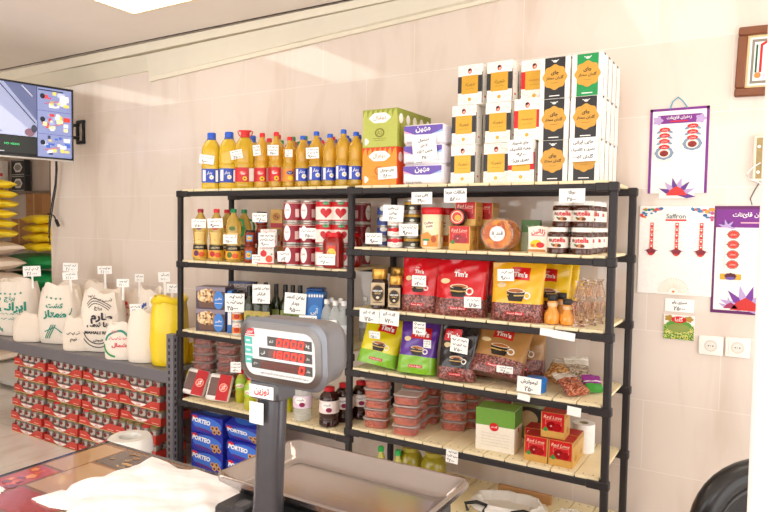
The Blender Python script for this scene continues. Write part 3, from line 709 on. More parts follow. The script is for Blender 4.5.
def side_date(b, f, d, h): b.rect(f, -d * .48, h * .3, d * .48, h * .49, M('#b9863a', .4)); b.line(f, [(-d * .3, 0), (d * .3, 0)], .0015, M('#9c6f2c', .4)); b.ell(f, 0, -h * .2, d * .2, h * .12, M('#b9863a', .4))
K_date = Kind('date_box', 'box', carton(.108, .1, .116, {'*': GB, '+z': M('#b7141c', .35)}, deco_date, side_date))
for dx, y, lv, lab in ((458.5, 2.86, 0, 'red and gold box in front of the creamer jars, lower one'), (467, 2.965, 0, 'red and gold box directly behind the front lower one, second shelf'), (478, 3.07, 0, 'red and gold box at the back of the lower row, second shelf'),
                       (464, 2.925, 1, 'red and gold box on the upper level behind the round tin'), (481, 3.04, 1, 'red and gold box at the back of the upper level, second shelf')):
    K_date.place((ux(dx, y - .05, z), y, z + lv * .117), lab, 'red and gold boxes on the second shelf', rz=.05)
# round tub tipped on its side, showing a fruit picture
t = MB().lathe([(.032, -.03), (.04, -.022), (.042, 0), (.04, .022), (.036, .03)], M('#2a2426', .3, coat=.4), 26, axis=lambda v: Vector((v[0], -v[2], v[1] + .042)))
tl = MB(); f = plane((0, -.0306, .042), (1, 0, 0), (0, 0, 1)); tl.ell(f, 0, 0, .035, .035, M('#d9402a', .3), .0004, 24); tl.ring(f, 0, 0, .024, .028, M('#f3e3c8', .4), .0008); tl.ell(f, .004, -.004, .016, .014, M('#f0b24a', .4), .001)
one('round_tin', 'tin', [('tin_body', t), ('lid', tl)], (ux(458, 2.85, z), 2.85, z + .1165), 'round black tin with red fruit picture lying on the red and gold box', rz=.15)
# round clear sweet boxes on edge
def sweetbox(deco):
    e = lambda v: Vector((v[0], -v[2], v[1] + .077))
    b = MB().lathe([(.06, -.024), (.074, -.02), (.077, -.006), (.077, .004), (.076, .016)], M('#f3ead8', .12, var=0, alpha=.04, spec=.2), 36, axis=e)
    c = MB().lathe([(.066, -.015), (.07, .012), (.05, .02)], speckle('candied', ('#e07a08', '#c45404', '#e8a018', '#b04408', '#d88a28'), 60, .5), 30, axis=e)
    l = MB().lathe([(.0775, .016), (.0785, .02), (.0775, .024), (.06, .0245)], M('#f3ead8', .12, var=0, alpha=.07, spec=.2), 36, axis=e)
    p = MB(); f = plane((0, -.025, .077), (1, 0, 0), (0, 0, 1)); p.ell(f, .002, 0, .036, .036, PAPER, .0005, 28); p.ring(f, .002, 0, .036, .039, M('#c9462c', .4), .0005)
    p.text(f, deco, .002, .004, mat=INK, w=.052, d=.001, bold=.02); p.text(f, '۴۵۰۰۰', .002, -.016, mat=INK, w=.03, d=.001)
    return [('box_body', b), ('sweets', c), ('lid', l), ('label', p)]
K_sweet = Kind('sweet_box', 'sweet box', sweetbox('قند ۵'))
K_sweet.place((ux(496, 2.84, z), 2.85, z + .001), 'round clear box of orange sweets on edge, front one with price written', 'round sweet boxes', rz=.25, rx=-.12)
K_sweet.place((ux(505, 2.95, z), 2.95, z + .001), 'round clear box of orange sweets on edge, behind the front one', 'round sweet boxes', rz=.35, rx=-.1)
one('yellow_lid_tub', 'tub', MB().lathe([(.045, 0), (.055, .09), (.058, .092), (.058, .1), (.05, .105)], M('#efb43a', .35), 26), (ux(517, 3.09, z), 3.09, z), 'yellow orange tub standing behind the round sweet boxes')
gbx = carton(.09, .07, .15, M('#5f8f4e', .4), lambda b, f, w, h: (b.rect(f, -w / 2, -h / 2, w / 2, h * .1, M('#b8c9a4', .4)), b.scrawl(f, -w * .3, w * .3, h * .3, h * .06, PAPER)))
one('green_box', 'box', gbx, (ux(531, 3.08, z), 3.08, z), 'green carton standing behind the jelly packet on the second shelf', rz=.2)

def pouch(w, h, d, main, sealm=None, back=None, nw=18, nh=14, bulge=1, lean=0, wr=.0025, seed=1, p=3.0, foldtop=.0, topw=1.0):
    """gusseted stand-up pouch: a full base closing to a flat seam; returns body mesh and a map of its face"""
    R = random.Random(seed); ph = [R.uniform(0, 6) for _ in range(6)]
    def D(s): return d / 2 * max(.04, (1 - max(0, (s - .12) / .88) ** (1.7 / bulge)) * (1 if s > .1 else .86 + 1.4 * s))
    def Wd(s): return w / 2 * (1 - .05 * math.sin(PI * min(1, s * 1.1))) * (1 + (topw - 1) * s)
    def wrk(x, s): return wr * (math.sin(9 * s + ph[0] + 4 * x / w) + math.sin(17 * x / w + 6 * s + ph[1]) * .7 + .6 * math.sin(27 * s - 11 * x / w + ph[2])) * (.35 + .65 * s) * (1 - (2 * x / w) ** 2 * .6 if abs(2 * x / w) < 1 else .4)
    def face(u, v, dd=0, sgn=-1):
        s = min(1, max(0, v / h)); W = Wd(s); a = min(1, abs(u) / W)
        y = D(s) * max(0, 1 - a ** p) ** (1 / p)
        return Vector((u, sgn * (y + dd) + wrk(u, s) + lean * s * s, v - .006 * math.sin(PI * a * .5) * s))
    b = MB(); n2 = 2 * nw; V = []
    for j in range(nh + 1):
        s = j / nh; W = Wd(s)
        for i in range(n2):
            t = 2 * PI * i / n2; c, sn = math.cos(t), math.sin(t); k = (abs(c) ** p + abs(sn) ** p) ** (-1 / p)
            u = W * c * k; q = face(u, s * h, 0, -1 if sn < 0 else 1)
            V.append((q.x, (D(s) * sn * k) + wrk(u, s) + lean * s * s, q.z))
    Fs = []; mm = []
    for j in range(nh):
        for i in range(n2):
            Fs.append((j * n2 + i, j * n2 + (i + 1) % n2, (j + 1) * n2 + (i + 1) % n2, (j + 1) * n2 + i)); mm.append(main((j + .5) / nh, math.sin(2 * PI * (i + .5) / n2) < 0))
    Fs += [tuple(range(n2))[::-1], tuple(nh * n2 + i for i in range(n2))]; mm += [main(0, True), main(1, True)]
    b.add(V, Fs, lambda i: mm[i])
    return b, face
SHEEN = dict(rough=.22, coat=.5)
pb, pf = pouch(.095, .122, .03, lambda s, fr: M('#f0ead8', .3, coat=.4), seed=3, wr=.0015)
pl = MB(); pl.rect(pf, -.04, .07, .04, .115, M('#f4efe2', .3), .001, 6, 4); pl.text(pf, 'ژلاتین', 0, .096, mat=RED, w=.062, d=.0025, bold=.03); pl.line(pf, [(-.03, .08), (.03, .08)], .003, RED, .0025)
pl.ell(pf, -.008, .042, .026, .018, YEL, .002); pl.ell(pf, .012, .036, .018, .013, RED, .003); pl.ell(pf, -.022, .034, .01, .008, ORANGE, .003); pl.rect(pf, -.044, .004, .044, .016, M('#c98a4a', .4), .001, 6, 2)
one('jelly_packet', 'packet', [('packet_body', pb), ('label', pl)], (ux(538, 2.84, z), 2.84, z), 'small white packet with red lettering and fruit picture, left of the chocolate spread jars', rz=.12)
def spread():
    h = .116; r = .0475; BR = M('#4a2313', .12, coat=.6)
    b = MB().lathe([(r * .9, 0), (r, .004), (r, .022), (r * .96, .027), (r * .96, .073), (r, .078), (r * 1.0, .086), (r * .9, .094), (r * .84, .097)], BR, 28)
    l = MB().lathe([(r * .9, .096), (r * .92, .097), (r * .92, h - .003), (r * .87, h)], M('#f3efe8', .35), 28)
    p = MB().lathe([(r * .975, .026), (r * .975, .074)], M('#f1ebe0', .4), 28, cap=False)
    f = cyl(r * .975 + .001, .05)
    for s in (0, PI * r * .975):
        p.text(f, 'n', s - .0325, .009, h=.0125, mat=INK, d=.001, bold=.03); p.text(f, 'utella', s + .006, .011, mat=RED, w=.062, d=.001, bold=.03)
        p.ell(f, s + .002, -.013, .016, .009, M('#c98a52', .4), .0008); p.ell(f, s + .01, -.014, .009, .007, M('#5b2c16', .4), .0012); p.ell(f, s - .014, -.013, .006, .006, M('#8c4a24', .4), .0012); p.poly(f, [(s - .028, -.006), (s - .018, -.004), (s - .022, -.016)], GREEN, .001)
    return [('jar_body', b), ('lid', l), ('label', p)]
K_nut = Kind('chocolate_spread_jar', 'jar', spread())
gN = 'jars of chocolate spread'
for lv, us, ys in ((0, (558, 581.5), (2.845, 2.947, 3.049, 3.15)), (1, (563, 582.5), (2.865, 2.967, 3.069))):
    for ci, u in enumerate(us):
        xb = ux(u, ys[0], z + lv * .117)
        for r, y in enumerate(ys):
            K_nut.place((xb + rnd(-.002, .002) + (.012 if lv and r else 0), y, z + lv * .117), f"chocolate spread jar with white lid, {('lower', 'upper')[lv]} layer, {('left', 'right')[ci]} column, {ORD[r]} from the front", gN, rz=.18 + rnd(-.12, .12))
# ================================================================== third shelf of the right rack
z = ZR[2]
def coffeejar(r, h):
    b = MB().lathe([(r * .85, 0), (r, .006), (r, h * .62), (r * .93, h * .7), (r * .8, h * .745), (r * .78, h * .76)], M('#3d2012', .1, trans=.15, var=0, coat=.6), 26, p=2.8)
    l = MB().lathe([(r * .9, h * .75), (r * .93, h * .76), (r * .93, h * .985), (r * .88, h)], M('#cfa04a', .25, .6), 26, p=2.8)
    p = MB(); f = plane((0, -r * 1.012, 0), (1, 0, 0), (0, 0, 1))
    p.rect(f, -r * .86, h * .1, r * .86, h * .66, M('#b9a585', .3, .2), .0004, 6); p.ell(f, 0, h * .40, r * .8, h * .215, M('#2b1a14', .3), .001, 24); p.ring(f, 0, h * .40, r * .73, r * .77, M('#cfa04a', .3, .4), .0015, 26, h * .215 / (r * .8))
    p.text(f, 'NESCAFÉ', 0, h * .46, mat=PAPER, w=r * 1.2, d=.0018, bold=.02); p.text(f, 'GOLD', 0, h * .395, mat=M('#e2bb62', .3), w=r * .75, d=.0018, bold=.02); p.ell(f, 0, h * .29, r * .2, r * .16, M('#e8d7b8', .4), .0014); p.line(f, [(-r * .6, h * .17), (r * .6, h * .17)], h * .02, M('#5b3a20', .4), .001)
    return [('jar_body', b), ('lid', l), ('label', p)]
KJ1 = Kind('coffee_jar', 'coffee jar', coffeejar(.0425, .206)); KJ2 = Kind('coffee_jar', 'coffee jar', coffeejar(.036, .174))
KJ1.place((ux(379.5, 2.825, z), 2.825, z), 'taller instant coffee jar with gold lid, beside the middle post', 'instant coffee jars', rz=.3)
KJ2.place((ux(395.5, 2.82, z), 2.82, z), 'shorter instant coffee jar with gold lid, in front', 'instant coffee jars', rz=.3)
KJ1.place((ux(398, 2.98, z), 2.98, z), 'tall instant coffee jar with gold lid, behind the shorter one', 'instant coffee jars', rz=.3)
BEANS = speckle('coffee_beans', ('#5b2a24', '#7a3a30', '#8f5148', '#4a1f1a', '#a8665c'), 150, .3, .4)
def tims(w, h, d, colm, seed, low=.34, lowm=None, cup=True, logo=(0, .74), lsz=.34, seal=None, lean=.02, second=None, coffee=None, bulge=1.0, frontlow=None, logom=None):
    """coffee pouch: coloured foil, red logo, a cup, beans below"""
    lm = lowm or BEANS
    b, f = pouch(w, h, d, (lambda s, fr: (lm if fr else (frontlow or lm)) if s < low else colm), seed=seed, lean=lean, bulge=bulge, nh=22, nw=22, wr=.006)
    s_ = MB(); V = []
    p = MB(); lx, lz = logo[0] * w, logo[1] * h
    if logom: p.rect(f, lx - w * lsz / 2, lz - h * .09, lx + w * lsz / 2, min(h * .97, lz + h * .12), logom, .0015, 6, 5)
    p.text(f, "Tim's", lx, lz, mat=PAPER, w=w * lsz * .78, d=.0035, bold=.04); p.text(f, 'Cafe', lx - w * lsz * .2, lz + h * .07, mat=PAPER, w=w * lsz * .3, d=.0035)
    if cup:
        cz = h * (low + .1); cr = w * .17
        p.fan(f, 0, cz, [(-cr, cz + cr * .55), (-cr * .9, cz), (-cr * .7, cz - cr * .55), (cr * .7, cz - cr * .55), (cr * .9, cz), (cr, cz + cr * .55)], M('#241a14', .3), .003)
        p.ring(f, cr * 1.2, cz + cr * .1, cr * .25, cr * .4, M('#efe9df', .3), .003); p.ell(f, 0, cz + cr * .55, cr, cr * .24, M('#f3e6d0', .4), .0038); p.ell(f, 0, cz + cr * .55, cr * .86, cr * .18, M('#b06a32', .4), .0045)
        p.line(f, [(-cr * .92, cz + cr * .1), (0, cz), (cr * .92, cz + cr * .1)], cr * .14, M('#c9a45a', .4), .0045)
    p.rect(f, -w * .17, h * low * .36, w * .17, h * low * .36 + h * .05, M('#c8161c', .3), .0025, 6); p.text(f, 'French Blend', 0, h * low * .36 + h * .025, mat=PAPER, w=w * .27, d=.004)
    p.ell(f, -w * .28, h * .62, w * .09, h * .045, M('#e8d2a4', .35), .0025)
    q = [('pouch_body', b), ('printed_lettering', p)]
    tp = MB(); tp.rect(f, -w * .49, h * .965, w * .49, h * 1.0, colm, .0012, 10, 2)
    q.append(('top_seal', tp))
    return q
REDF = M('#cf1420', var=.03, **SHEEN); YELF = M('#efb31e', var=.03, **SHEEN)
def pl(name, cat, parts, u, y, zz, lab, group, rz=0, rx=0, ry=0, sc=None): return one(name, cat, parts, (ux(u, y, zz), y, zz), lab, group, rz=rz, rx=rx, ry=ry, sc=sc)
gT = 'pouches of coffee'
pl('coffee_pouch', 'coffee pouch', tims(.2, .275, .09, REDF, 5), 420, 2.842, z, 'red coffee pouch, left one of the two, with coffee beans showing below', gT, .1)
pl('coffee_pouch', 'coffee pouch', tims(.262, .272, .11, REDF, 8), 461, 2.84, z, 'larger red coffee pouch with a price note on its lower right', gT, .1)
pl('coffee_pouch', 'coffee pouch', tims(.22, .285, .07, REDF, 9), 472, 3.02, z, 'red coffee pouch at the back behind the larger red pouch', gT, .1)
pl('coffee_pouch', 'coffee pouch', tims(.248, .27, .1, YELF, 12, logom=RED, logo=(.06, .8)), 517, 2.835, z, 'yellow coffee pouch with black cup picture in front', gT, .08)
pl('coffee_pouch', 'coffee pouch', tims(.2, .275, .08, M('#efc61e', var=.03, **SHEEN), 14, logom=RED), 549, 3.0, z, 'yellow coffee pouch behind the orange sauce bottles', gT, .05)
pl('coffee_pouch', 'coffee pouch', tims(.19, .27, .07, M('#efc61e', var=.03, **SHEEN), 15, logom=RED), 558, 3.1, z, 'rearmost yellow coffee pouch against the tiled wall', gT, .1)
def sauce(r, h):
    b = MB().lathe([(r * .7, 0), (r * .92, .004), (r, r * .75), (r * .9, r * 1.3), (r * .55, r * 1.85), (r * .56, h * .64), (r * .6, h * .72), (r * .5, h * .8)], M('#f0a13a', .15, trans=.1, var=.05, coat=.5), 24)
    c = MB().lathe([(r * .6, h * .79), (r * .62, h * .8), (r * .62, h * .97), (r * .54, h)], BLACK, 20)
    l = MB().lathe([(r * .585, h * .6), (r * .63, h * .72)], M('#e9c79a', .35), 20, cap=False)
    return [('bottle_body', b), ('cap', c), ('label', l)]
KS = Kind('sauce_bottle', 'sauce bottle', sauce(.0365, .133)); KS2 = Kind('sauce_bottle', 'sauce bottle', sauce(.033, .116))
for u, y, k, lab in ((552, 2.84, KS, 'round-bellied orange sauce bottle with black cap, taller one in front'), (567, 2.845, KS2, 'round-bellied orange sauce bottle with black cap, shorter one beside the glasses'), (561, 2.93, KS, 'orange sauce bottle with black cap, behind and between the two front ones')):
    k.place((ux(u, y, z), y, z), lab, 'orange sauce bottles')
def sundae():
    V = [(.025, 0), (.027, .003), (.02, .009), (.0165, .016), (.019, .026), (.025, .05), (.031, .078), (.036, .1), (.0335, .1), (.0285, .078), (.0215, .05), (.015, .03), (.002, .026)]
    b = MB(); n = 24; vs = []; fs = []
    for r, h in V:
        for i in range(n):
            k = 1 + (.05 * math.cos(12 * 2 * PI * i / n) if .03 < h else 0); t = 2 * PI * i / n
            vs.append((r * k * math.cos(t), r * k * math.sin(t), h))
    for j in range(len(V) - 1):
        for i in range(n): fs.append((j * n + i, j * n + (i + 1) % n, (j + 1) * n + (i + 1) % n, (j + 1) * n + i))
    fs += [tuple(range(n))[::-1], tuple((len(V) - 1) * n + i for i in range(n))]
    return b.add(vs, fs, M('#fff3ea', .0, trans=1, var=0, name='tinted_glass', ior=1.3))
KG = Kind('dessert_glass', 'glass', sundae())
for i, (u, y) in enumerate(((579, 2.83), (590, 2.9), (598, 2.98), (586, 3.02))):
    where = ('in front', 'second from the front', 'third from the front, beside the post', 'at the back left')[i]
    KG.place((ux(u, y, z), y, z), f'fluted dessert glass standing upright, {where}', 'dessert glasses')
    KG.place((ux(u, y, z), y, z + .1005), f'fluted dessert glass turned upside down on the one {where}', 'dessert glasses', rx=PI, sc=.8)

# ================================================================== fourth shelf of the right rack
z = ZR[3]
GRASS = M('#7fb72a', var=.05, **SHEEN)
pl('coffee_pouch', 'coffee pouch', tims(.215, .262, .085, M('#e3d21c', var=.03, **SHEEN), 21, low=.26, lowm=GRASS, logom=RED, logo=(.08, .76), lsz=.44), 376.5, 2.815, z, 'yellow and green coffee pouch beside the middle post', gT, .22, -.22, .15)
pl('coffee_pouch', 'coffee pouch', tims(.2, .275, .1, M('#5b2f96', var=.1, scale=30, **SHEEN), 23, low=.3, lowm=GRASS, logom=RED, lsz=.5, logo=(.05, .72)), 416.5, 2.815, z, 'purple and green coffee pouch between the yellow and black ones', gT, .25, -.14, .05)
pl('coffee_pouch', 'coffee pouch', tims(.186, .27, .09, M('#221d1e', var=.05, **SHEEN), 25, low=.24, logom=RED, lsz=.45, logo=(-.16, .78)), 456, 2.815, z, 'black coffee pouch with red logo and a price note', gT, .2, -.1, .04)
pl('coffee_pouch', 'coffee pouch', tims(.16, .27, .08, M('#1d1a1b', var=.05, **SHEEN), 26, low=.1, logom=RED), 480, 2.98, z, 'black coffee pouch behind, between the black front one and the brown one', gT, .2, -.05)
KRAFT = M('#a97a44', var=.08, rough=.3, coat=.4)
pl('coffee_pouch', 'coffee pouch', tims(.262, .262, .15, KRAFT, 28, low=.34, logom=RED, lsz=.36, logo=(.0, .78), bulge=.75), 495, 2.86, z, 'kraft brown coffee pouch leaning back beside the black pouches', gT, .2, -.42, .14)
pl('coffee_pouch', 'coffee pouch', tims(.24, .27, .09, KRAFT, 29, low=.3, logom=RED, lsz=.36), 521, 3.1, z, 'kraft brown coffee pouch standing behind the leaning one', gT, .2, -.08)
tb_ = MB().lathe([(.042, 0), (.046, .006), (.047, .045), (.049, .047), (.049, .062), (.045, .065)], M('#2573c4', .3), 28)
one('blue_tub', 'tub', tb_, (ux(536, 2.84, z), 2.84, z), 'small round blue tub in front of the brown coffee pouch')
def nutbag(w, h, d, cols, seed, scale=110):
    m = speckle('nuts' + str(seed), cols, scale, .25, .5); clear = M('#cfc6ba', .15, coat=.5)
    b, f = pouch(w, h, d, lambda s, fr: m if s < .62 else clear, seed=seed, wr=.005, bulge=.8)
    return [('bag_body', b), ('zip_seal', MB().rect(f, -w * .48, h * .86, w * .48, h * .9, M('#e9e4dc', .3), .001, 10))]
gz = 'see-through bags of nuts'
pl('nut_bag', 'bag of nuts', nutbag(.15, .19, .06, ('#b9895a', '#c9a06c', '#a0683a', '#8a5a34'), 31), 554, 2.99, z + .001, 'clear bag of pale nuts lying back at the wall, left one', gz, -.2, -.95, 0, .8)
pl('nut_bag', 'bag of nuts', nutbag(.14, .2, .05, ('#8a7a6a', '#a39281', '#6d5d4c', '#b5a490'), 32), 579, 3.0, z + .001, 'clear bag of greyish seeds leaning at the back, right one', gz, .4, -.9, 0, .85)
pl('nut_bag', 'bag of nuts', nutbag(.13, .19, .05, ('#9a4a34', '#b9654a', '#c98a6c', '#7a3524'), 33), 578, 2.84, z + .001, 'clear bag of reddish peanuts lying in front on the fourth shelf', gz, .75, -1.25, 0, .85)
sb, sf = pouch(.12, .15, .04, lambda s, fr: M('#3a9a3c', var=.05, **SHEEN) if s < .35 else (M('#e9d9ee', **SHEEN) if .5 < s < .6 else M('#8c2a8a', var=.05, **SHEEN)), seed=35, wr=.004)
pl('snack_bag', 'snack bag', [('bag_body', sb), ('top_seal', MB().rect(sf, -.058, .144, .058, .15, M('#8c2a8a'), .001, 8))], 595, 2.93, z + .001, 'purple and green snack bag lying by the right front post', None, .5, -1.05, 0, .7)

# ================================================================== fifth shelf of the right rack
z = ZR[4]
BARB = speckle('barberries', ('#a32c0c', '#c4441a', '#7c1c0a', '#d8662a', '#8f2410'), 120, .3, .3)
def tubc(w, d, h, fill=BARB, lid=None):
    b = MB().lathe([(.44 * w, 0), (.455 * w, .004), (.485 * w, h - .008), (.51 * w, h - .006), (.51 * w, h - .003)], M('#eaf0f0', .1, var=0, name='thin_tub', alpha=.1), 28, ay=d / w, p=5)
    c = MB().lathe([(.428 * w, .003), (.445 * w, .008), (.468 * w, h - .012)], fill, 28, ay=d / w, p=5)
    l = MB().lathe([(.515 * w, h - .0045), (.52 * w, h - .003), (.52 * w, h), (.47 * w, h + .0015), (.46 * w, h)], lid or M('#f0e6de', .12, var=0, name='tub_lid', alpha=.4), 28, ay=d / w, p=5)
    return [('tub', b), ('contents', c), ('lid', l)]
KT = Kind('barberry_tub', 'tub', tubc(.135, .105, .05))
gb = 'clear tubs of barberries'
for u, y, n, rz, lab in ((377.5, 2.86, 5, .25, 'clear tub of barberries in the front left stack'), (407, 2.84, 4, .2, 'clear tub of barberries in the front right stack'), (415, 2.965, 5, .2, 'clear tub of barberries in the stack behind the front right one'), (428, 3.08, 5, .2, 'clear tub of barberries in the rearmost stack'), (454.5, 3.05, 5, .3, 'clear tub of barberries in the stack left of the white and green carton'), (466, 3.12, 4, .3, 'clear tub of barberries in the stack at the back beside the carton')):
    xx = ux(u, y, z)
    for j in range(n):
        KT.place((xx + rnd(-.003, .003), y + rnd(-.002, .002), z + j * .0522), lab + ', ' + (('bottom', 'second', 'third', 'fourth', 'top')[j] if n == 5 else ('bottom', 'second', 'third', 'top')[j]), gb, rz=rz + rnd(-.05, .05))
def deco_gw(b, f, w, h):
    b.rect(f, -w / 2, h * .1, w / 2, h / 2, M('#6f9f3c', .4), .0006); b.ell(f, -w * .02, h * .08, w * .12, h * .1, RED, .0012); b.text(f, 'گلستان', -w * .02, h * .08, mat=PAPER, w=w * .17, d=.0018, bold=.02)
    for i in range(5): b.scrawl(f, -w * .36, w * .36, -h * (.08 + .07 * i), h * .025, M('#b9b2a2', .5), w=.001)
one('tea_carton', 'carton', carton(.19, .13, .203, {'*': M('#eee6d6', .4), '+z': M('#7fae4a', .4)}, deco_gw, lambda b, f, d, h: (b.rect(f, -d / 2, h * .1, d / 2, h / 2, M('#5f8f34', .4)), b.ell(f, 0, 0, d * .1, h * .06, RED))), (ux(493.5, 2.835, z), 2.9, z), 'green and cream carton with round red badge on the bottom shelf', rz=.06)
for u, y, lv, lab in ((535.3, 2.815, 0, 'red and gold box on the bottom shelf, left one of the lower pair'), (560, 2.815, 0, 'red and gold box on the bottom shelf, right one of the lower pair'), (552, 2.83, 1, 'red and gold box sitting on top of the lower pair, bottom shelf'), (535, 2.925, 0, 'red and gold box behind the left one of the lower pair'), (566, 2.925, 0, 'red and gold box behind the right one of the lower pair')):
    K_date.place((ux(u, y, z + lv * .117), y + .05, z + lv * .117), lab, 'red and gold boxes on the bottom shelf', rz=.04 if lv else 0)
ro = MB().lathe([(.021, 0), (.052, .0), (.052, .135), (.021, .135)], M('#f4f2ee', .7), 30, cap=False)
ro.lathe([(.021, 0), (.021, .135)], M('#b59a72', .7), 20, cap=False)
one('paper_roll', 'paper roll', ro, (ux(583, 3.09, z), 3.09, z), 'white paper roll standing beside the red and gold boxes')
pb, pf = pouch(.17, .2, .05, lambda s, fr: M('#3d3430', .3, coat=.3) if .35 < s < .8 else M('#8f9a6a', .3, coat=.3), seed=41)
pl('dark_packet', 'packet', [('packet_body', pb), ('label', MB().ell(pf, 0, .1, .05, .04, M('#c9b48a', .4), .003))], 528, 3.12, z, 'dark patterned packet propped behind the red and gold boxes', None, .1, -.05)
pb, pf = pouch(.14, .2, .06, lambda s, fr: M('#8a2a24', .3, coat=.3) if s > .5 else BEANS, seed=42)
pl('coffee_pouch', 'coffee pouch', [('pouch_body', pb), ('top_seal', MB().rect(pf, -.065, .19, .065, .2, M('#6d201c'), .001, 8))], 497, 3.05, z, 'dark red pouch behind the green and cream carton', None, .1)

# ---- lowest level, right rack: jars of pickles and a bag
z = ZR[5]
def pickle(r, h):
    b = MB().lathe([(r * .85, 0), (r, .012), (r, h * .6), (r * .97, h * .72), (r * .8, h * .84), (r * .62, h * .9), (r * .6, h * .93)], M('#a79a2a', .12, trans=.25, var=.05, coat=.5), 28)
    l = MB().lathe([(r * .64, h * .9), (r * .66, h * .91), (r * .66, h), (r * .6, h)], M('#a89c3a', .3), 26)
    p = MB(); p.text(cyl(r + .002, h * .55), 'زیتون', 0, 0, mat=M('#d9cf7a', .4), w=r * 1.1, d=.001)
    return [('jar_body', b), ('lid', l), ('label', p)]
KP = Kind('olive_jar', 'jar', pickle(.068, .21))
for u, y, lab in ((410, 2.95, 'big olive green jar under the bottom slatted shelf, left one'), (433, 2.95, 'big olive green jar under the bottom slatted shelf, right one')):
    KP.place((ux(u, y, z), y, z), lab, 'olive jars', rz=.3)
KGc = Kind('lemon_juice_bottle', 'bottle', [('bottle_body', MB().lathe([(.028, 0), (.031, .006), (.031, .12), (.014, .165), (.012, .18)], M('#d9d05a', .15, trans=.3, var=0, coat=.4), 22)), ('cap', MB().lathe([(.016, .178), (.016, .2), (.013, .204)], M('#21b04a', .3), 16))])
for u, lab in ((380.5, 'bright green bottle cap of a small bottle under the bottom shelf, left one'), (397.5, 'small bottle with bright green cap under the bottom shelf, beside the olive jars')):
    KGc.place((ux(u, 2.88, z), 2.88, z), lab, 'small green-capped bottles')
# ================================================================== third shelf of the left rack: cakes, olive oil, water
z = ZL[2]
def deco_cake(b, f, w, h):
    b.rect(f, -w / 2, -h / 2, w / 2, h / 2, M('#4a3b48', .4), .0004); b.rect(f, -w * .5, h * .3, w * .5, h * .5, M('#8d7f8c', .4), .0007)
    b.fan(f, -w * .12, 0, [(-w * .46, h * .06), (-w * .36, -h * .44), (w * .12, -h * .44), (w * .22, h * .06)], M('#6a4a3a', .45), .001)
    b.ell(f, -w * .12, h * .1, w * .34, h * .32, speckle('crumble', ('#c79a62', '#e0bd8a', '#5a3a26', '#a87444', '#e8d2a8'), 70), .0014, 22, .06, 5)
    b.ell(f, w * .28, -h * .08, w * .17, h * .42, M('#3d7fd0', .35), .0018, 22); b.text(f, 'مافین', w * .28, -h * .02, mat=PAPER, w=w * .22, d=.0024, bold=.02); b.line(f, [(w * .16, -h * .22), (w * .4, -h * .22)], .003, PAPER, .0024)
K_cake = Kind('cake_box', 'cake box', carton(.2, .12, .137, M('#6d5c68', .4), deco_cake))
for j in range(2):
    K_cake.place((ux(210, 2.83, z), 2.875, z + j * .1385), ('boxed cake with blue oval badge, lower one', 'boxed cake with blue oval badge, upper one')[j], 'cake boxes', rz=.28)
one('blue_packet', 'packet', carton(.03, .1, .26, M('#2f6cb8', .35), lambda b, f, w, h: (b.rect(f, -w * .35, -h * .3, w * .35, h * .2, PAPER), b.scrawl(f, -w * .3, w * .3, 0, h * .04, NAVY))), (ux(229.5, 2.86, z), 2.88, z), 'tall thin blue packet standing beside the cake boxes', rz=.5)
def deco_cup(l, f, h, r): l.rect(f, -r * 1.4, -h * .35, r * 1.4, h * .1, M('#ef8a2a', .35), .0006, 10); l.ell(f, 0, -h * .1, r * .5, h * .2, M('#b9361c', .4), .001); l.text(f, 'پنیر', 0, h * .25, mat=RED, w=r * .8, d=.001, bold=.02)
K_cup = Kind('spread_cup', 'cup', tin(.034, .078, M('#eee8e0', .35), M('#ddd6cc', .4), deco_cup))
for j in range(3): K_cup.place((ux(238, 2.84, z), 2.84, z + j * .081), ('orange and white cup at the bottom of its stack', 'orange and white cup in the middle of its stack', 'orange and white cup on top, behind the price note')[j], 'orange and white cups', rz=.5)
one('clear_box', 'box', [('box_body', MB().box((-.075, -.05, 0), (.075, .05, .1), M('#c8bec2', .12, var=0, coat=.4, alpha=.4), .006)), ('contents', MB().box((-.068, -.043, .004), (.068, .043, .06), speckle('dates', ('#4a2a1c', '#6b3f28', '#3a2018'), 60), .004)), ('lid', MB().box((-.078, -.053, .1), (.078, .053, .108), M('#5a6fae', .3), .003))], (ux(243, 3.04, z), 3.04, z + .19), 'clear lidded box of dates on the rear cartons, third shelf', rz=.2)
for j in range(2): one('cake_carton', 'carton', carton(.16, .11, .0945, M('#7d6a70', .5), lambda b, f, w, h: b.rect(f, -w * .4, -h * .3, w * .4, h * .3, M('#9a8a8c', .5))), (ux(243, 3.04, z), 3.04, z + j * .095), ('grey carton under the clear date box, lower one', 'grey carton under the clear date box, upper one')[j], 'grey cartons', rz=.2)
def olive(h, r, lab):
    b = MB().lathe([(r * .9, 0), (r, .004), (r, h * .6), (r * .92, h * .67), (r * .45, h * .77), (r * .4, h * .9)], M('#2c3313', .08, trans=.2, var=0, coat=.5), 20, p=3)
    c = MB().lathe([(r * .47, h * .8), (r * .47, h * .985), (r * .42, h)], M('#1a1718', .3), 16)
    p = MB(); f = plane((0, -r * 1.012, h * .32), (1, 0, 0), (0, 0, 1)); p.rect(f, -r * .8, -h * .2, r * .8, h * .2, lab, .0005); p.ell(f, 0, h * .06, r * .5, h * .06, M('#5f7d2a', .4), .001); p.rect(f, -r * .5, -h * .12, r * .5, -h * .06, M('#b32a24', .4), .001)
    return [('bottle_body', b), ('cap', c), ('label', p)]
KO1 = Kind('olive_oil_bottle', 'olive oil bottle', olive(.3, .0315, M('#b9a453', .4))); KO2 = Kind('olive_oil_bottle', 'olive oil bottle', olive(.31, .029, M('#8f9a4a', .4)))
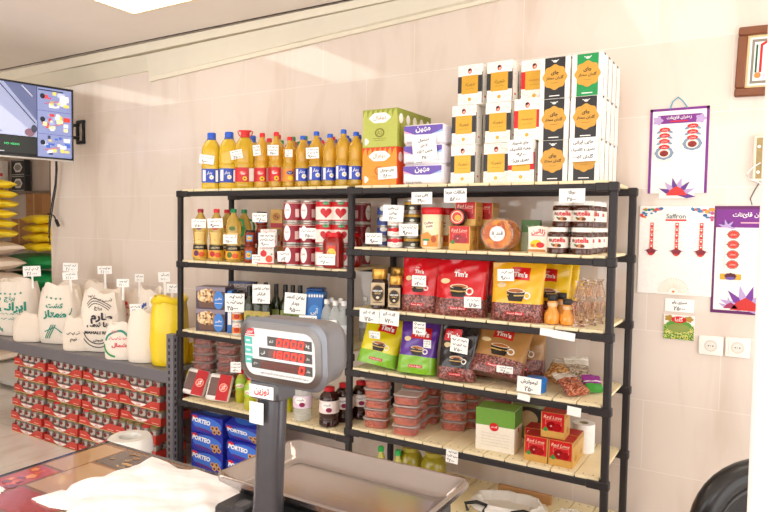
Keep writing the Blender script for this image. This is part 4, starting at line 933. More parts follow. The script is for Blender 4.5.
for i, (u, y, k) in enumerate(((249.5, 2.84, KO1), (258, 2.85, KO1), (266.5, 2.86, KO1), (276, 2.95, KO2), (285, 2.95, KO2), (292.5, 2.96, KO2), (300, 2.97, KO2), (255, 2.97, KO2), (265.5, 2.98, KO2))):
    k.place((ux(u, y, z), y, z), (f'dark olive oil bottle, {ORD[i]} from the left in the front row beside the cups' if i < 3 else f'dark olive oil bottle, {ORD[i - 3]} from the left in the row by the blue tin' if i < 7 else f'dark olive oil bottle behind the front row, {("left", "right")[i - 7]} one'), 'dark olive oil bottles', rz=.5)
def bluetin(w, d, h):
    b = MB().box((-w / 2, -d / 2, 0), (w / 2, d / 2, h), M('#2a6bb5', .28), .01); f = front(-d / 2, 0, h / 2)
    b.box((-w * .46, -d * .46, h), (w * .46, d * .46, h + .018), M('#1d3f78', .3), .006)
    for i in range(7): b.ell(f, -w * .42 + w * .14 * i, h * .42, w * .05, h * .03, PAPER)
    b.ell(f, 0, h * .05, w * .36, h * .2, M('#3f86cf', .35), .0007); b.text(f, 'آبی', 0, h * .12, mat=PAPER, w=w * .4, d=.0012, bold=.02); b.ell(f, -w * .1, -h * .28, w * .22, h * .12, M('#c8a15a', .4), .001); b.rect(f, -w * .45, -h * .47, w * .45, -h * .42, M('#bfd8ef', .4))
    return b
one('blue_tin', 'tin', bluetin(.108, .095, .295), (ux(314, 2.88, z), 2.9, z), 'tall rectangular blue tin with scalloped white border', rz=.4)
one('blue_tin', 'tin', bluetin(.11, .07, .095), (ux(282, 2.83, z), 2.83, z + .0005), 'low blue tin in front of the olive oil bottles', rz=.4)
one('spice_box', 'box', carton(.05, .04, .1, M('#d99a2a', .4), lambda b, f, w, h: b.ell(f, 0, 0, w * .3, h * .2, M('#8a3a1c', .4))), (ux(296, 2.84, z), 2.84, z), 'small amber box right of the low blue tin', rz=.4)
one('spice_box', 'box', carton(.05, .04, .1, M('#3d78c0', .4), lambda b, f, w, h: b.ell(f, 0, 0, w * .3, h * .2, PAPER)), (ux(309.5, 2.81, z), 2.81, z), 'small light blue box in front of the tall blue tin', rz=.4)
def water(r=.0345, h=.258):
    CW = M('#e6ecec', .05, var=0, name='clear_bottle', alpha=.35)
    b = MB().lathe([(r * .85, 0), (r, .008), (r, h * .25), (r * .95, h * .3), (r, h * .35), (r * .95, h * .45), (r, h * .52), (r, h * .62), (r * .8, h * .76), (r * .42, h * .85), (.013, h * .89), (.013, h * .91)], CW, 22)
    c = MB().lathe([(.0155, h * .9), (.0155, h * .985), (.013, h)], M('#f3f1ee', .4), 16)
    l = MB().lathe([(r * 1.01, h * .3), (r * 1.01, h * .5)], M('#d9dfe2', .4), 22, cap=False); l.scrawl(cyl(r * 1.015, h * .4), -r * .8, r * .8, 0, h * .06, M('#5a7a9a', .5), w=.001)
    return [('bottle_body', b), ('cap', c), ('label', l)]
KWt = Kind('clear_bottle', 'bottle', water())
for i, (u, y) in enumerate(((326.5, 2.86), (335, 2.835), (343.5, 2.855), (331.5, 2.95), (340.5, 2.95), (365, 3.11), (377, 3.12))):
    KWt.place((ux(u, y, z), y, z), ('clear bottle with white cap beside the tall blue tin', 'clear bottle with white cap in the middle of the front three', 'clear bottle with white cap against the middle post', 'clear bottle with white cap in the second row, left', 'clear bottle with white cap in the second row, right', 'clear bottle with white cap at the back, first one right of the post', 'clear bottle with white cap at the back, second one right of the post')[i], 'clear white-capped bottles', rz=.5)

# ---- fourth shelf of the left rack
z = ZL[3]
FRU = speckle('dried_fruit', ('#7a2420', '#9a3a2c', '#5a1a18', '#b05a44'), 80, .3, .3)
KR = Kind('fruit_tub', 'tub', tubc(.14, .11, .052, FRU, M('#e9d6d2', .15, var=0, name='pink_lid', alpha=.4)))
for u, y, n, lab in ((205, 2.93, 7, 'clear tub of dark dried fruit in the left stack behind the red trays'), (229, 2.98, 7, 'clear tub of dark dried fruit in the right stack behind the yellow bottles')):
    xx = ux(u, y, z)
    for j in range(n): KR.place((xx + rnd(-.004, .004), y, z + j * .0545), lab + ', ' + ('bottom', 'second', 'third', 'fourth', 'fifth', 'sixth', 'top')[j], 'tubs of dried fruit', rz=.35 + rnd(-.1, .1))
def traypack():
    w, h, d = .148, .165, .035
    t = MB().box((-w / 2, -d / 2, 0), (w / 2, d / 2, h), M('#efe9e4', .35), .012); f = front(-d / 2, 0, h / 2)
    w_ = MB(); w_.rect(f, -w * .42, -h * .34, w * .2, h * .34, M('#6a4a44', .12, coat=.6), .0008)
    s = MB(); s.rect(f, -w * .06, -h * .48, w * .44, h * .48, M('#c4141c', .3), .0016); s.ell(f, w * .18, 0, w * .17, h * .17, M('#e85a44', .35), .002); s.ring(f, w * .18, 0, w * .15, w * .17, M('#f3d8c8', .4), .0024, 20); s.text(f, 'گز', w * .18, 0, mat=PAPER, w=w * .18, d=.0026, bold=.03)
    return [('tray', t), ('window', w_), ('red_sleeve', s)]
KTr = Kind('sweet_tray', 'sweet tray', traypack())
KTr.place((ux(191.5, 2.81, z), 2.815, z + .002), 'white sweet tray with red sleeve leaning at the left end', 'sweet trays', rz=.45, rx=-.42, ry=.2)
KTr.place((ux(216, 2.81, z), 2.815, z + .002), 'white sweet tray with red sleeve leaning beside the yellow bottles', 'sweet trays', rz=.5, rx=-.42, ry=.12)
def juice():
    r, h = .0345, .2
    b = MB().lathe([(r * .85, 0), (r, .008), (r, h * .3), (r * .95, h * .34), (r, h * .38), (r, h * .62), (r * .8, h * .76), (r * .4, h * .88), (r * .4, h * .9)], M('#cfd02a', .12, trans=.3, var=0, coat=.4), 24)
    c = MB().lathe([(r * .48, h * .88), (r * .48, h * .985), (r * .4, h)], RED, 16)
    l = MB().lathe([(r * 1.015, h * .4), (r * 1.015, h * .62), (r * .83, h * .755)], M('#9fc23a', .35), 24, cap=False); f = cyl(r * 1.016, h * .52)
    l.ell(f, 0, h * .02, r * .8, h * .07, M('#eef0d8', .4), .001); l.text(f, 'آبلیمو', 0, h * .02, mat=RED, w=r * 1.1, d=.0014, bold=.02)
    return [('bottle_body', b), ('cap', c), ('label', l)]
KJu = Kind('lemon_juice_bottle', 'juice bottle', juice())
KJu.place((ux(250, 2.835, z), 2.835, z), 'yellow-green lemon juice bottle, front one just left of the scale head', 'lemon juice bottles', rz=.5)
KJu.place((ux(241, 2.92, z), 2.92, z), 'yellow-green lemon juice bottle, behind the front one', 'lemon juice bottles', rz=.5)
KJu.place((ux(287, 2.92, z), 2.92, z), 'yellow-green lemon juice bottle, right of the scale pole', 'lemon juice bottles', rz=.5)
def brine(colr, lab, n):
    r, h = .055, .215
    b = MB().lathe([(r * .85, 0), (r, .008), (r, h * .14), (r * .95, h * .17), (r, h * .2), (r * .95, h * .23), (r, h * .27), (r, h * .7), (r * .85, h * .8), (r * .5, h * .9), (r * .5, h * .92)], colr, 26)
    c = MB().lathe([(r * .55, h * .9), (r * .57, h * .99), (r * .5, h)], M('#c21f2a', .3), 18)
    l = MB().lathe([(r * 1.012, h * .36), (r * 1.012, h * .68)], lab, 26, cap=False); f = cyl(r * 1.013, h * .52)
    l.ell(f, -r * .1, h * .04, r * .6, h * .1, PAPER, .001); l.ell(f, r * .1, -h * .06, r * .3, h * .06, M('#8a1a4a', .4), .0014); l.text(f, 'شربت', -r * .1, h * .06, mat=PURP, w=r * .7, d=.0016, bold=.02)
    return [('bottle_body', b), ('cap', c), ('label', l)]
KB1 = Kind('syrup_bottle', 'syrup bottle', brine(M('#dfe3dc', .06, var=0, alpha=.4), M('#e3cfe0', .4), 1))
KB2 = Kind('syrup_bottle', 'syrup bottle', brine(M('#3a1512', .08, trans=.25, var=0, coat=.5), M('#efe0dc', .4), 2))
KB1.place((ux(302, 2.84, z), 2.845, z), 'clear ribbed bottle with lilac label beneath the scale head', 'ribbed bottles on the fourth shelf', rz=.5)
KB2.place((ux(329, 2.845, z), 2.845, z), 'dark syrup bottle with pale label, front one left of the middle post', 'ribbed bottles on the fourth shelf', rz=.5)
KB2.place((ux(344, 2.96, z), 2.96, z), 'dark syrup bottle with pale label, half hidden behind the middle post', 'ribbed bottles on the fourth shelf', rz=.5)
KB2.place((ux(361, 3.06, z), 3.06, z), 'dark syrup bottle with pale label, seen just right of the middle post', 'ribbed bottles on the fourth shelf', rz=.5)

# ---- bottom of the left rack: biscuit cartons
z = ZL[4]
def biscuit():
    w, d, h = .265, .16, .113
    b = MB().box((-w / 2, -d / 2, 0), (w / 2, d / 2, h), M('#2431a8', .28, var=.05), .003); f = front(-d / 2, 0, h / 2)
    b.ell(f, w * .02, h * .02, w * .46, h * .4, M('#3c74d8', .3), .0006, 26); b.text(f, 'PORTEO', -w * .16, h * .16, mat=PAPER, w=w * .58, h=h * .26, d=.0014, bold=.05, rot=-.06, slant=.15)
    b.ell(f, -w * .38, h * .34, w * .09, h * .1, RED, .0012)
    b.fan(f, -w * .08, -h * .3, [(-w * .34, -h * .18), (-w * .3, -h * .34), (w * .1, -h * .42), (w * .22, -h * .36), (w * .05, -h * .26)], PURP, .0011)
    for cx, cy in ((.2, -.1), (.33, -.08), (.26, -.3), (.4, -.26)):
        b.ell(f, w * cx, h * cy, w * .065, h * .13, M('#d9a45a', .5), .0014, 20, .14, 5); b.ell(f, w * cx, h * cy, w * .035, h * .07, M('#5a2f18', .5), .002, 14)
    t = topf(h); b.ell(t, 0, 0, w * .4, d * .35, M('#3c74d8', .3), .0008, 24); b.text(t, 'PORTEO', 0, 0, mat=PAPER, w=w * .5, d=.0014, bold=.05); b.rect(rside(w / 2, 0, h / 2), -d * .3, -h * .2, d * .3, h * .2, M('#3c74d8', .3))
    return b
KBi = Kind('biscuit_box', 'biscuit box', biscuit()); gB = 'blue biscuit cartons'
for j in range(3): KBi.place((ux(205, 2.80, z + .12), 2.89, z + .001 + j * .114), ('blue biscuit carton at the bottom of the left stack', 'blue biscuit carton in the middle of the left stack', 'blue biscuit carton on top of the left stack')[j], gB, rz=.02)
xr = ux(240.5, 2.80, z + .12) + .012
for j in range(2): KBi.place((xr, 2.89, z + .001 + j * .114), ('blue biscuit carton at the bottom of the right stack', 'blue biscuit carton second up in the right stack')[j], gB, rz=.02)
KBi.place((xr + .0, 2.905, z + .001 + 2 * .114), 'blue biscuit carton tipped forward on top of the right stack', gB, rz=.03, rx=.4)
for i, (u, y) in enumerate(((289, 2.86), (303, 2.9), (317, 2.88))):
    pb, pf = pouch(.15, .21, .07, lambda s, fr: M('#c41f24', .3, coat=.4), seed=50 + i)
    one('red_snack_bag', 'snack bag', [('bag_body', pb), ('logo', MB().ell(pf, 0, .12, .04, .03, PAPER, .003))], (ux(u, y, z), y, z), f'red snack bag on the lowest shelf beneath the syrup bottles, {ORD[i]} from the left', 'red snack bags', rz=.4, rx=-.1)

# ================================================================== grey steel rack with rice
GST = M('#77747a', .4, .2, var=.08); GSTD = M('#8a8789', .4, .2)
RX0, RX1, RZ = -6.9, -3.225, .705
rk = link('steel_rack', None); tag(rk, 'grey slotted steel rack holding open rice sacks above jar cartons', 'rack')
link('front_beam', MB().box((RX0, 2.735, RZ - .078), (RX1 + .0, 2.775, RZ), GST, .004).mesh('front_beam'), rk)
link('back_beam', MB().box((RX0, 3.2, RZ - .078), (RX1, 3.235, RZ), GST, .004).mesh('back_beam'), rk)
link('shelf_deck', MB().box((RX0, 2.776, RZ - .02), (RX1, 3.2, RZ - .002), GSTD).mesh('shelf_deck'), rk)
for (x, y) in ((RX1 + .002, 2.728), (RX1 + .002, 3.19), (RX0 - .06, 2.728), (RX0 - .06, 3.19)):
    p = MB().box((x, y, 0), (x + .058, y + .05, .945), GST, .003)
    for k in range(22):
        p.rect(front(y), x + .02, .035 + k * .041, x + .036, .058 + k * .041, M('#2c2a2c', .6), .0006)
        p.rect(rside(x + .058), y + .016, .035 + k * .041, y + .03, .058 + k * .041, M('#2c2a2c', .6), .0006)
    link('post', p.mesh('post'), rk)

# sacks
CLOTH = M('#efe4d6', .8, var=.05, scale=120, bump=.25); CLOTH2 = M('#e9dccc', .8, var=.05, scale=120, bump=.25); YCLOTH = M('#f2d21c', .35, var=.05, bump=.15, coat=.3)
TEAL = M('#2a8f7a', .6); CHAR = M('#3a3438', .6); PINK = M('#e0627a', .6)
def sack(w, d, h, cloth, seed, rice=True, deco=None, folds=.032, top=.86, lean=0):
    R = random.Random(seed); ph = [R.uniform(0, 6.28) for _ in range(5)]
    n, nh, p = 44, 20, 2.6
    def rad(s, t):
        k = .93 + .1 * math.sin(PI * min(1, s * .95 + .08)) if s > .04 else .88 + s
        k *= 1 - (1 - top) * max(0, (s - .55) / .45) ** 1.6
        fo = folds * max(.12, (s - .35) / .65 if s > .35 else .12)
        k += fo * (math.sin(7 * t + ph[0] + 3 * s) + .7 * math.sin(12 * t + ph[1] - 2 * s) + .4 * math.sin(19 * t + ph[2]))
        k += .012 * math.sin(4 * t + 14 * s + ph[3])
        return k
    def zz(s, t): return s * h * (1 + (.055 * math.sin(2 * t + ph[4]) + .035 * math.sin(5 * t + ph[1])) * max(0, s - .5) * 1.6)
    def pt(s, t, off=0):
        c, sn = math.cos(t), math.sin(t); k = (abs(c) ** p + abs(sn) ** p) ** (-1 / p) * rad(s, t)
        return Vector(((w / 2 * k + off) * c, (d / 2 * k + off) * sn + lean * s * s, zz(s, t)))
    b = MB(); V = []; Fs = []
    for j in range(nh + 1):
        for i in range(n): V.append(pt(j / nh, 2 * PI * i / n))
    rim = [(.965, .012), (.91, .01), (.84, -.02), (.8, -.09)]
    for q, dz in rim:
        for i in range(n):
            a = pt(1, 2 * PI * i / n); V.append(Vector((a.x * q, a.y * q, a.z + dz)))
    L = nh + len(rim)
    for j in range(L):
        for i in range(n): Fs.append((j * n + i, j * n + (i + 1) % n, (j + 1) * n + (i + 1) % n, (j + 1) * n + i))
    Fs.append(tuple(range(n))[::-1]); b.add(V, Fs, cloth)
    out = [('sack_body', b)]
    r = MB(); Vr = [Vector((0, lean, h * .93))]
    for i in range(n):
        a = pt(1, 2 * PI * i / n); Vr.append(Vector((a.x * .83, a.y * .83, a.z - .05)))
    r.add(Vr, [(0, i + 1, (i + 1) % n + 1) for i in range(n)], M('#efe6d2', .7, var=.12, scale=350, bump=.5)); out.append(('rice', r))
    if deco:
        l = MB(); RX = w / 2
        f = lambda u, v, dd=0: pt(max(0, min(1, v / h)), -PI / 2 + u / RX * 1.12, .0035 + dd)
        deco(l, f, w, h); out.append(('printed_lettering', l))
    return out
def star(l, f, u, v, r, m): l.fan(f, u, v, [(u + (r if i % 2 == 0 else r * .42) * math.sin(i * PI / 5), v + (r if i % 2 == 0 else r * .42) * math.cos(i * PI / 5)) for i in range(10)], m, .001)
def subtext(l, f, t, u, v, w, m, bold=.03): l.text(f, t, u, v, mat=m, w=w, d=.002, bold=bold)
def wreath(l, f, u, v, ru, rv, m, a0, a1, n=14, s=.012):
    for i in range(n):
        a = a0 + (a1 - a0) * i / (n - 1); x, y = u + ru * math.cos(a), v + rv * math.sin(a)
        l.ell(f, x, y, s * .6, s * 1.2, m, .001, 8); l.line(f, [(x, y), (x + s * 1.6 * math.cos(a + .8), y + s * 1.6 * math.sin(a + .8))], s * .5, m, .0012)
def deco_s1(l, f, w, h):
    for i in range(5): star(l, f, (-.22 + .11 * i) * w, h * .8, .013, TEAL)
    subtext(l, f, 'برنج', 0, h * .7, w * .22, TEAL); subtext(l, f, 'ایرانی', .02, h * .54, w * .52, TEAL, .05); l.scrawl(f, -w * .25, w * .2, h * .43, h * .05, TEAL, .002, .004, random.Random(3)); l.scrawl(f, -w * .25, w * .2, h * .33, h * .05, TEAL, .002, .004, random.Random(4))
    wreath(l, f, -w * .0, h * .42, w * .36, h * .34, TEAL, PI * .7, PI * 1.35)
def deco_s3(l, f, w, h):
    for i in range(4): star(l, f, (-.18 + .1 * i) * w, h * .8, .011, TEAL)
    subtext(l, f, 'کشت', 0, h * .68, w * .34, TEAL, .05); subtext(l, f, 'ممتاز', 0, h * .52, w * .46, TEAL, .05)
    for k in range(3): l.line(f, [(w * (-.2 + .02 * i + .04 * k), h * (.1 + .035 * i)) for i in range(8)], .006, TEAL, .0015)
    l.line(f, [(w * .28 + w * .05 * math.sin(i), h * (.08 + .07 * i)) for i in range(9)], .006, TEAL, .0015); l.line(f, [(-w * .2, h * .22), (0, h * .3), (w * .15, h * .2)], .008, TEAL, .0015)
def deco_s6(l, f, w, h):
    subtext(l, f, 'برنج', 0, h * .74, w * .16, CHAR); subtext(l, f, 'طارم', .02, h * .58, w * .42, CHAR, .05); subtext(l, f, 'هاشمی', 0, h * .46, w * .46, CHAR, .05); subtext(l, f, 'MAHALI RICE', 0, h * .33, w * .56, CHAR, .04); subtext(l, f, 'فروش', 0, h * .2, w * .2, CHAR)
    for r in (.3, .34, .38): l.line(f, [(w * r * math.cos(a), h * .5 + h * (r + .02) * math.sin(a)) for a in [PI * (.25 + .5 * i / 14) for i in range(15)]], .005, CHAR, .0015)
    for r in (.34, .4): l.line(f, [(w * r * math.cos(a), h * .48 + h * r * math.sin(a)) for a in [PI * (1.15 + .7 * i / 14) for i in range(15)]], .007, CHAR, .0015)
    l.scrawl(f, -w * .3, w * .3, h * .9, h * .04, CHAR, .002, .004, random.Random(9))
def deco_s7(l, f, w, h):
    l.line(f, [(w * .36 * math.cos(a), h * .5 + h * .34 * math.sin(a)) for a in [PI * (.15 + .8 * i / 14) for i in range(15)]], .014, TEAL, .0015); l.line(f, [(w * .42 * math.cos(a), h * .45 + h * .36 * math.sin(a)) for a in [PI * (1.0 + .45 * i / 14) for i in range(15)]], .014, M('#3a9a5a', .6), .0015)
    subtext(l, f, 'شمال', w * .05, h * .42, w * .42, M('#d94a5a', .6), .04); l.scrawl(f, -w * .25, w * .3, h * .62, h * .07, PINK, .002, .004, random.Random(5)); subtext(l, f, 'برنج', -w * .1, h * .84, w * .2, PINK)
def deco_g(col, word):
    return lambda l, f, w, h: (subtext(l, f, word, 0, h * .72, w * .4, col, .04), l.scrawl(f, -w * .3, w * .3, h * .58, h * .06, col, .002, .004, random.Random(6)), wreath(l, f, 0, h * .5, w * .34, h * .3, col, PI * .6, PI * 1.4))
def deco_s5(l, f, w, h): l.scrawl(f, -w * .2, w * .2, h * .55, h * .09, CHAR, .002, .004, random.Random(8)); subtext(l, f, 'نیم', 0, h * .36, w * .2, CHAR)
gR = 'open sacks of rice on the steel rack'
def sk(u, y, parts, lab, rz=.3): return one('rice_sack', 'rice sack', parts, (ux(u, y, RZ + .05), y, RZ + .0025), lab, gR, rz=rz)
sk(19, 2.955, sack(.36, .22, .43, CLOTH, 1, deco=deco_s1), 'white rice sack with green stars and wreath print at the far left', .45)
sk(62, 2.95, sack(.33, .2, .43, CLOTH, 2, deco=deco_s3), 'tall white rice sack with green swirling print, second big one from the left', .5)
sk(28, 2.815, sack(.225, .085, .2, CLOTH2, 3, folds=.03, top=.74), 'small plain cloth rice sack in front of the starred sack', .5)
sk(77, 2.815, sack(.2, .09, .235, CLOTH2, 4, deco=deco_s5, folds=.03, top=.74), 'small cloth sack with black scribble, between green and black printed sacks', .5)
sk(95, 3.145, sack(.24, .085, .44, CLOTH2, 5, deco=deco_g(M('#3a8f5a', .6), 'گیلان')), 'rice sack with green print standing at the back behind the black-printed sack', .4)
sk(104, 2.935, sack(.31, .17, .425, CLOTH, 6, deco=deco_s6), 'big white rice sack with black printed lettering', .5)
sk(119.5, 2.795, sack(.2, .06, .235, CLOTH, 7, deco=deco_s7, folds=.02, top=.8), 'small white sack with green and pink print at the front edge', .5)
sk(132.5, 3.15, sack(.17, .085, .42, CLOTH2, 8, deco=deco_g(M('#c9302c', .6), 'عنبر')), 'rice sack with red print at the back', .4)
sk(152, 3.14, sack(.21, .1, .43, CLOTH, 9, deco=deco_g(M('#3a4fa0', .6), 'هاشمی')), 'rice sack with blue print at the back beside the yellow bag', .4)
sk(143, 2.84, sack(.2, .12, .33, CLOTH, 10, folds=.02), 'plain white cloth sack beside the yellow bag', .5)
yp = sack(.235, .2, .43, YCLOTH, 12, folds=.03, top=.9)
one('yellow_sack', 'sack', yp[:1] + [('rolled_top', MB().tube([(.1 * math.cos(a), .085 * math.sin(a), .425 + .012 * math.sin(3 * a)) for a in [2 * PI * i / 20 for i in range(20)]], .022, YCLOTH, 8, closed=True))], (ux(169.5, 2.89, RZ), 2.89, RZ + .0025), 'bright yellow sack at the right end of the rice rack', rz=.5)
pb, pf = pouch(.13, .3, .07, lambda s, fr: YCLOTH, seed=61, wr=.006)
one('yellow_bag', 'bag', [('bag_body', pb), ('top_seal', MB().rect(pf, -.06, .285, .06, .3, YCLOTH, .001, 8))], (ux(195, 3.03, ZL[3]), 3.03, ZL[3]), 'yellow bag at the left end of the shelf above the biscuit cartons', rz=.4)

# cartons of jars under the rice
def trayparts():
    w, d, h = .4, .25, .03; RB = M('#c93a30', .3, var=.12, scale=20, coat=.4); fr_ = -d / 2
    t = MB().box((-w / 2, -d / 2, 0), (w / 2, d / 2, .006), RB); H = .054
    q = [(-w / 2, 0), (w / 2, 0), (w / 2, H), (w * .3, H), (w * .2, H * .56), (-w * .2, H * .56), (-w * .3, H), (-w / 2, H)]
    t.prism(q, 0, -.004, RB, front(-d / 2)); t.prism([(u, v) for u, v in q], 0, .004, RB, front(d / 2))
    for s in (-1, 1): t.box((s * w / 2 - .002, -d / 2, 0), (s * w / 2 + .002, d / 2, H), RB)
    f = front(-d / 2 - .004, 0, 0)
    t.fan(f, 0, H * .45, [(-w * .2, H * .55), (-w * .15, H * .32), (-w * .08, H * .17), (0, H * .12), (w * .08, H * .17), (w * .15, H * .32), (w * .2, H * .55)], M('#f2ece6', .4), .0008)
    t.text(f, 'روژین', 0, H * .38, mat=RED, w=w * .11, d=.0014, bold=.02); t.line(f, [(-w * .46, H * .5), (-w * .3, H * .5)], .006, M('#f0b8a8', .4), .001); t.line(f, [(w * .3, H * .3), (w * .46, H * .3)], .005, M('#f0b8a8', .4), .001)
    t.line(f, [(-w * .5, .003), (w * .5, .003)], .004, M('#e8c98a', .4), .001)
    return t, w, d
TRY, tw_, td_ = trayparts(); TRY = TRY.mesh('tray')
jb = MB(); r = .0375; jh = .094
jb.lathe([(r * .88, 0), (r, .006), (r, .07), (r * .9, .079), (r * .86, .083)], M('#8a8078', .15, trans=.2, var=.1, coat=.4), 16); jb.rect(cyl(r + .001, .05), -r * .9, -.016, r * .9, .02, M('#b9aea4', .4), .0004, 6); jb.ell(cyl(r + .001, .058), 0, 0, r * .5, .014, M('#7c1f1c', .4), .001, 12)
JAR = jb.mesh('jar'); LID = MB().lathe([(r * .9, .079), (r * .94, .081), (r * .94, .092), (r * .88, jh)], M('#8a7a4a', .35, .4), 16).mesh('jar_lid')
LIDR = MB().lathe([(r * .9, .079), (r * .94, .081), (r * .94, .092), (r * .88, jh)], M('#c0302a', .35), 16).mesh('jar_lid')
PITCH = .104
for c in range(4):
    for k in range(6):
        x = -4.765 + c * .408; y = 2.90 - (.03 if k < 3 else 0) + rnd(-.006, .006)
        root = link('jar_carton', None); root.location = (x + rnd(-.004, .004) - (.045, .015, 0, 0)[c], y, .002 + k * PITCH); root.rotation_euler = (0, 0, rnd(-.012, .012))
        tag(root, f"red shrink-wrapped carton of small jars, {('leftmost', 'second', 'third', 'rightmost')[c]} stack, {('bottom carton', 'second carton up', 'third carton up', 'fourth carton up', 'fifth carton up', 'top carton')[k]}", 'jar carton', 'cartons of jars under the rice')
        link('tray', TRY, root)
        for i in range(5):
            for j in range(3 if k == 5 else 2):
                jo = link('jar', JAR, root); jo.location = ((i - 2) * .078, -.083 + j * .0755, .008)
                link('lid', LIDR if (i + j + c + k) % 4 == 0 else LID, jo)
# ================================================================== television and its bracket
tr = Vector((-4.65, 3.04, 0)); tl_ = Vector((-4.754, 2.54, 0)); dirn = (tl_ - tr).normalized()
TVW, TVH = 1.0, .552
ctr = tr + dirn * TVW / 2
tvang = math.atan2(-dirn.y, -dirn.x)              # local +x runs from the far left edge to the right edge
tz = (at_y(73, 88, 3.04).z + at_y(73, 161, 3.04).z) / 2 - .012
tv = link('television', None); tv.location = (ctr.x, ctr.y, tz - TVH / 2); tv.rotation_euler = (0, 0, tvang); tag(tv, 'wall-mounted flat television showing security camera views', 'television')
SIL = M('#c9c6c2', .3, .6)
bz = MB(); w2 = TVW / 2
for a, b in (((-w2, -.02, 0), (w2, .012, .022)), ((-w2, -.02, TVH - .014), (w2, .012, TVH)), ((-w2, -.02, .022), (-w2 + .013, .012, TVH - .014)), ((w2 - .013, -.02, .022), (w2, .012, TVH - .014))): bz.box(a, b, M('#17171a', .25, coat=.4), .002)
bz.box((-w2, -.0215, -.004), (w2, .0, .008), SIL, .001)
link('bezel', bz.mesh('bezel'), tv); link('back_shell', MB().box((-w2 + .01, .01, .01), (w2 - .01, .03, TVH - .01), BLACK, .006).box((-.3, .03, .06), (.3, .055, TVH - .15), BLACK, .01).mesh('back_shell'), tv)
sc = MB(); f = front(-.012, 0, 0)
def em(c, s=1.0): return M(c, .3, emit=s * 3.2)
x0, x1, z0, z1 = -w2 + .013, w2 - .013, .022, TVH - .014
sc.rect(f, x0, z0, x1, z1, em('#101216', .7), 0)
xs_ = x0 + (x1 - x0) * .745
# main street view: pale asphalt with a kerb line, shade at the bottom left
zb_ = z0 + (z1 - z0) * .27
sc.rect(f, x0, zb_, xs_, z1, em('#8f96b4', .95), .0006)
sc.poly(f, [(x0 + .22, zb_), (xs_ - .04, zb_), (xs_ - .04, zb_ + .04), (x0 + .3, z1 - .02), (x0 + .22, z1 - .02)], em('#a9afcb', 1.0), .0009)
sc.poly(f, [(xs_, zb_ + .12), (xs_, z1), (xs_ - .22, z1)], em('#5b6387', .8), .0011)
sc.line(f, [(xs_ - .26, z1), (xs_ - .01, zb_ + .1)], .008, em('#2f3550', .7), .0014); sc.line(f, [(xs_ - .1, z1 - .01), (xs_ - .03, z1 - .08)], .006, em('#c9cfe4', 1), .0014)
sc.poly(f, [(x0, zb_), (x0 + .3, zb_), (x0 + .5, zb_ + .02), (x0 + .3, zb_ + .1), (x0, zb_ + .16)], em('#666f96', .8), .0012)
sc.ell(f, xs_ - .05, zb_ + .03, .035, .03, em('#7a5a66', .8), .0014, 14); sc.ell(f, xs_ - .02, zb_ + .06, .02, .03, em('#3c3f52', .7), .0016, 14)
for i in range(4): sc.rect(f, xs_ - .36 + .03 * i, z1 - .06 - .008 * i, xs_ - .345 + .03 * i, z1 - .045 - .008 * i, em('#d94a52', 1), .0014)
# right column: three indoor views
hz = (z1 - z0) / 3
for k, (c1, c2, c3) in enumerate((('#b9bfd6', '#e8e2d8', '#c94a4a'), ('#8fa0c8', '#e9d9a0', '#c0392f'), ('#c9cfe0', '#3f5fb0', '#2f3a50'))[::-1]):
    a = z0 + k * hz
    sc.rect(f, xs_ + .004, a, x1, a + hz - .002, em('#7d87b4', .85), .0008)
    R = random.Random(k + 4)
    for q in range(20):
        u, v = R.uniform(xs_ + .03, x1 - .05), R.uniform(a + .015, a + hz - .03)
        sc.rect(f, u, v, u + R.uniform(.02, .05), v + R.uniform(.012, .035), em(R.choice((c1, c2, c3, '#f0e9e4', '#6f7fb8', '#e3c25a')), .95), .001 + .0001 * q)
    sc.line(f, [(xs_ + .05, a + hz * .3), (x1 - .06, a + hz * .5)], .008, em('#b06a70', .8), .0026); sc.ell(f, xs_ + .04, a + hz * .62, .018, .02, em('#20242c', .6), .0028, 12)
sc.line(f, [(xs_ + .01, z1 - .02), (x1 - .06, z1 - .02)], .008, em('#22252c', .7), .003)
# black channel tiles with green type
sc.rect(f, xs_ - .33, z0 + .012, xs_ - .004, zb_ - .006, em('#2a2d2c', .5), .0009); sc.rect(f, x0 + .005, z0 + .012, xs_ - .34, zb_ - .006, em('#24272a', .5), .0009)
sc.text(f, 'NO VIDEO', xs_ - .17, z0 + .075, mat=em('#3fd07a', 1.1), w=.1, d=.0014); sc.line(f, [(xs_ - .31, z0 + .02), (xs_ - .22, z0 + .02)], .005, em('#c9ccd2', .8), .0014)
link('screen', sc.mesh('screen'), tv)
# bracket on the wall
bx, bz_ = -4.90, tz + .0
br = link('swing_bracket', None); tag(br, 'black metal swing bracket holding the television to the wall', 'bracket')
wp = MB()
for z_ in (bz_ + .085, bz_ - .085): wp.box((bx - .055, WY - .022, z_ - .013), (bx + .045, WY - .001, z_ + .013), BLACK, .003)
for x in (bx - .05, bx + .03): wp.box((x - .012, WY - .02, bz_ - .09), (x + .012, WY - .001, bz_ + .09), BLACK, .003)
link('wall_plate', wp.mesh('wall_plate'), br)
back = Vector((ctr.x, ctr.y, 0)) + Vector((-dirn.y, dirn.x, 0)) * -.0
nrm = Vector((-dirn.y, dirn.x, 0));  nrm = nrm if nrm.x < 0 else -nrm
bk = ctr + nrm * .072
elbow = Vector((bk.x - .16, 2.95, 0))
for z_ in (bz_ + .05, bz_ - .05):
    link('arm', MB().tube([(bx, WY - .03, z_), (elbow.x, elbow.y, z_)], .014, BLACK, 8).tube([(elbow.x, elbow.y, z_), (bk.x, bk.y, z_)], .014, BLACK, 8).mesh('arm'), br)
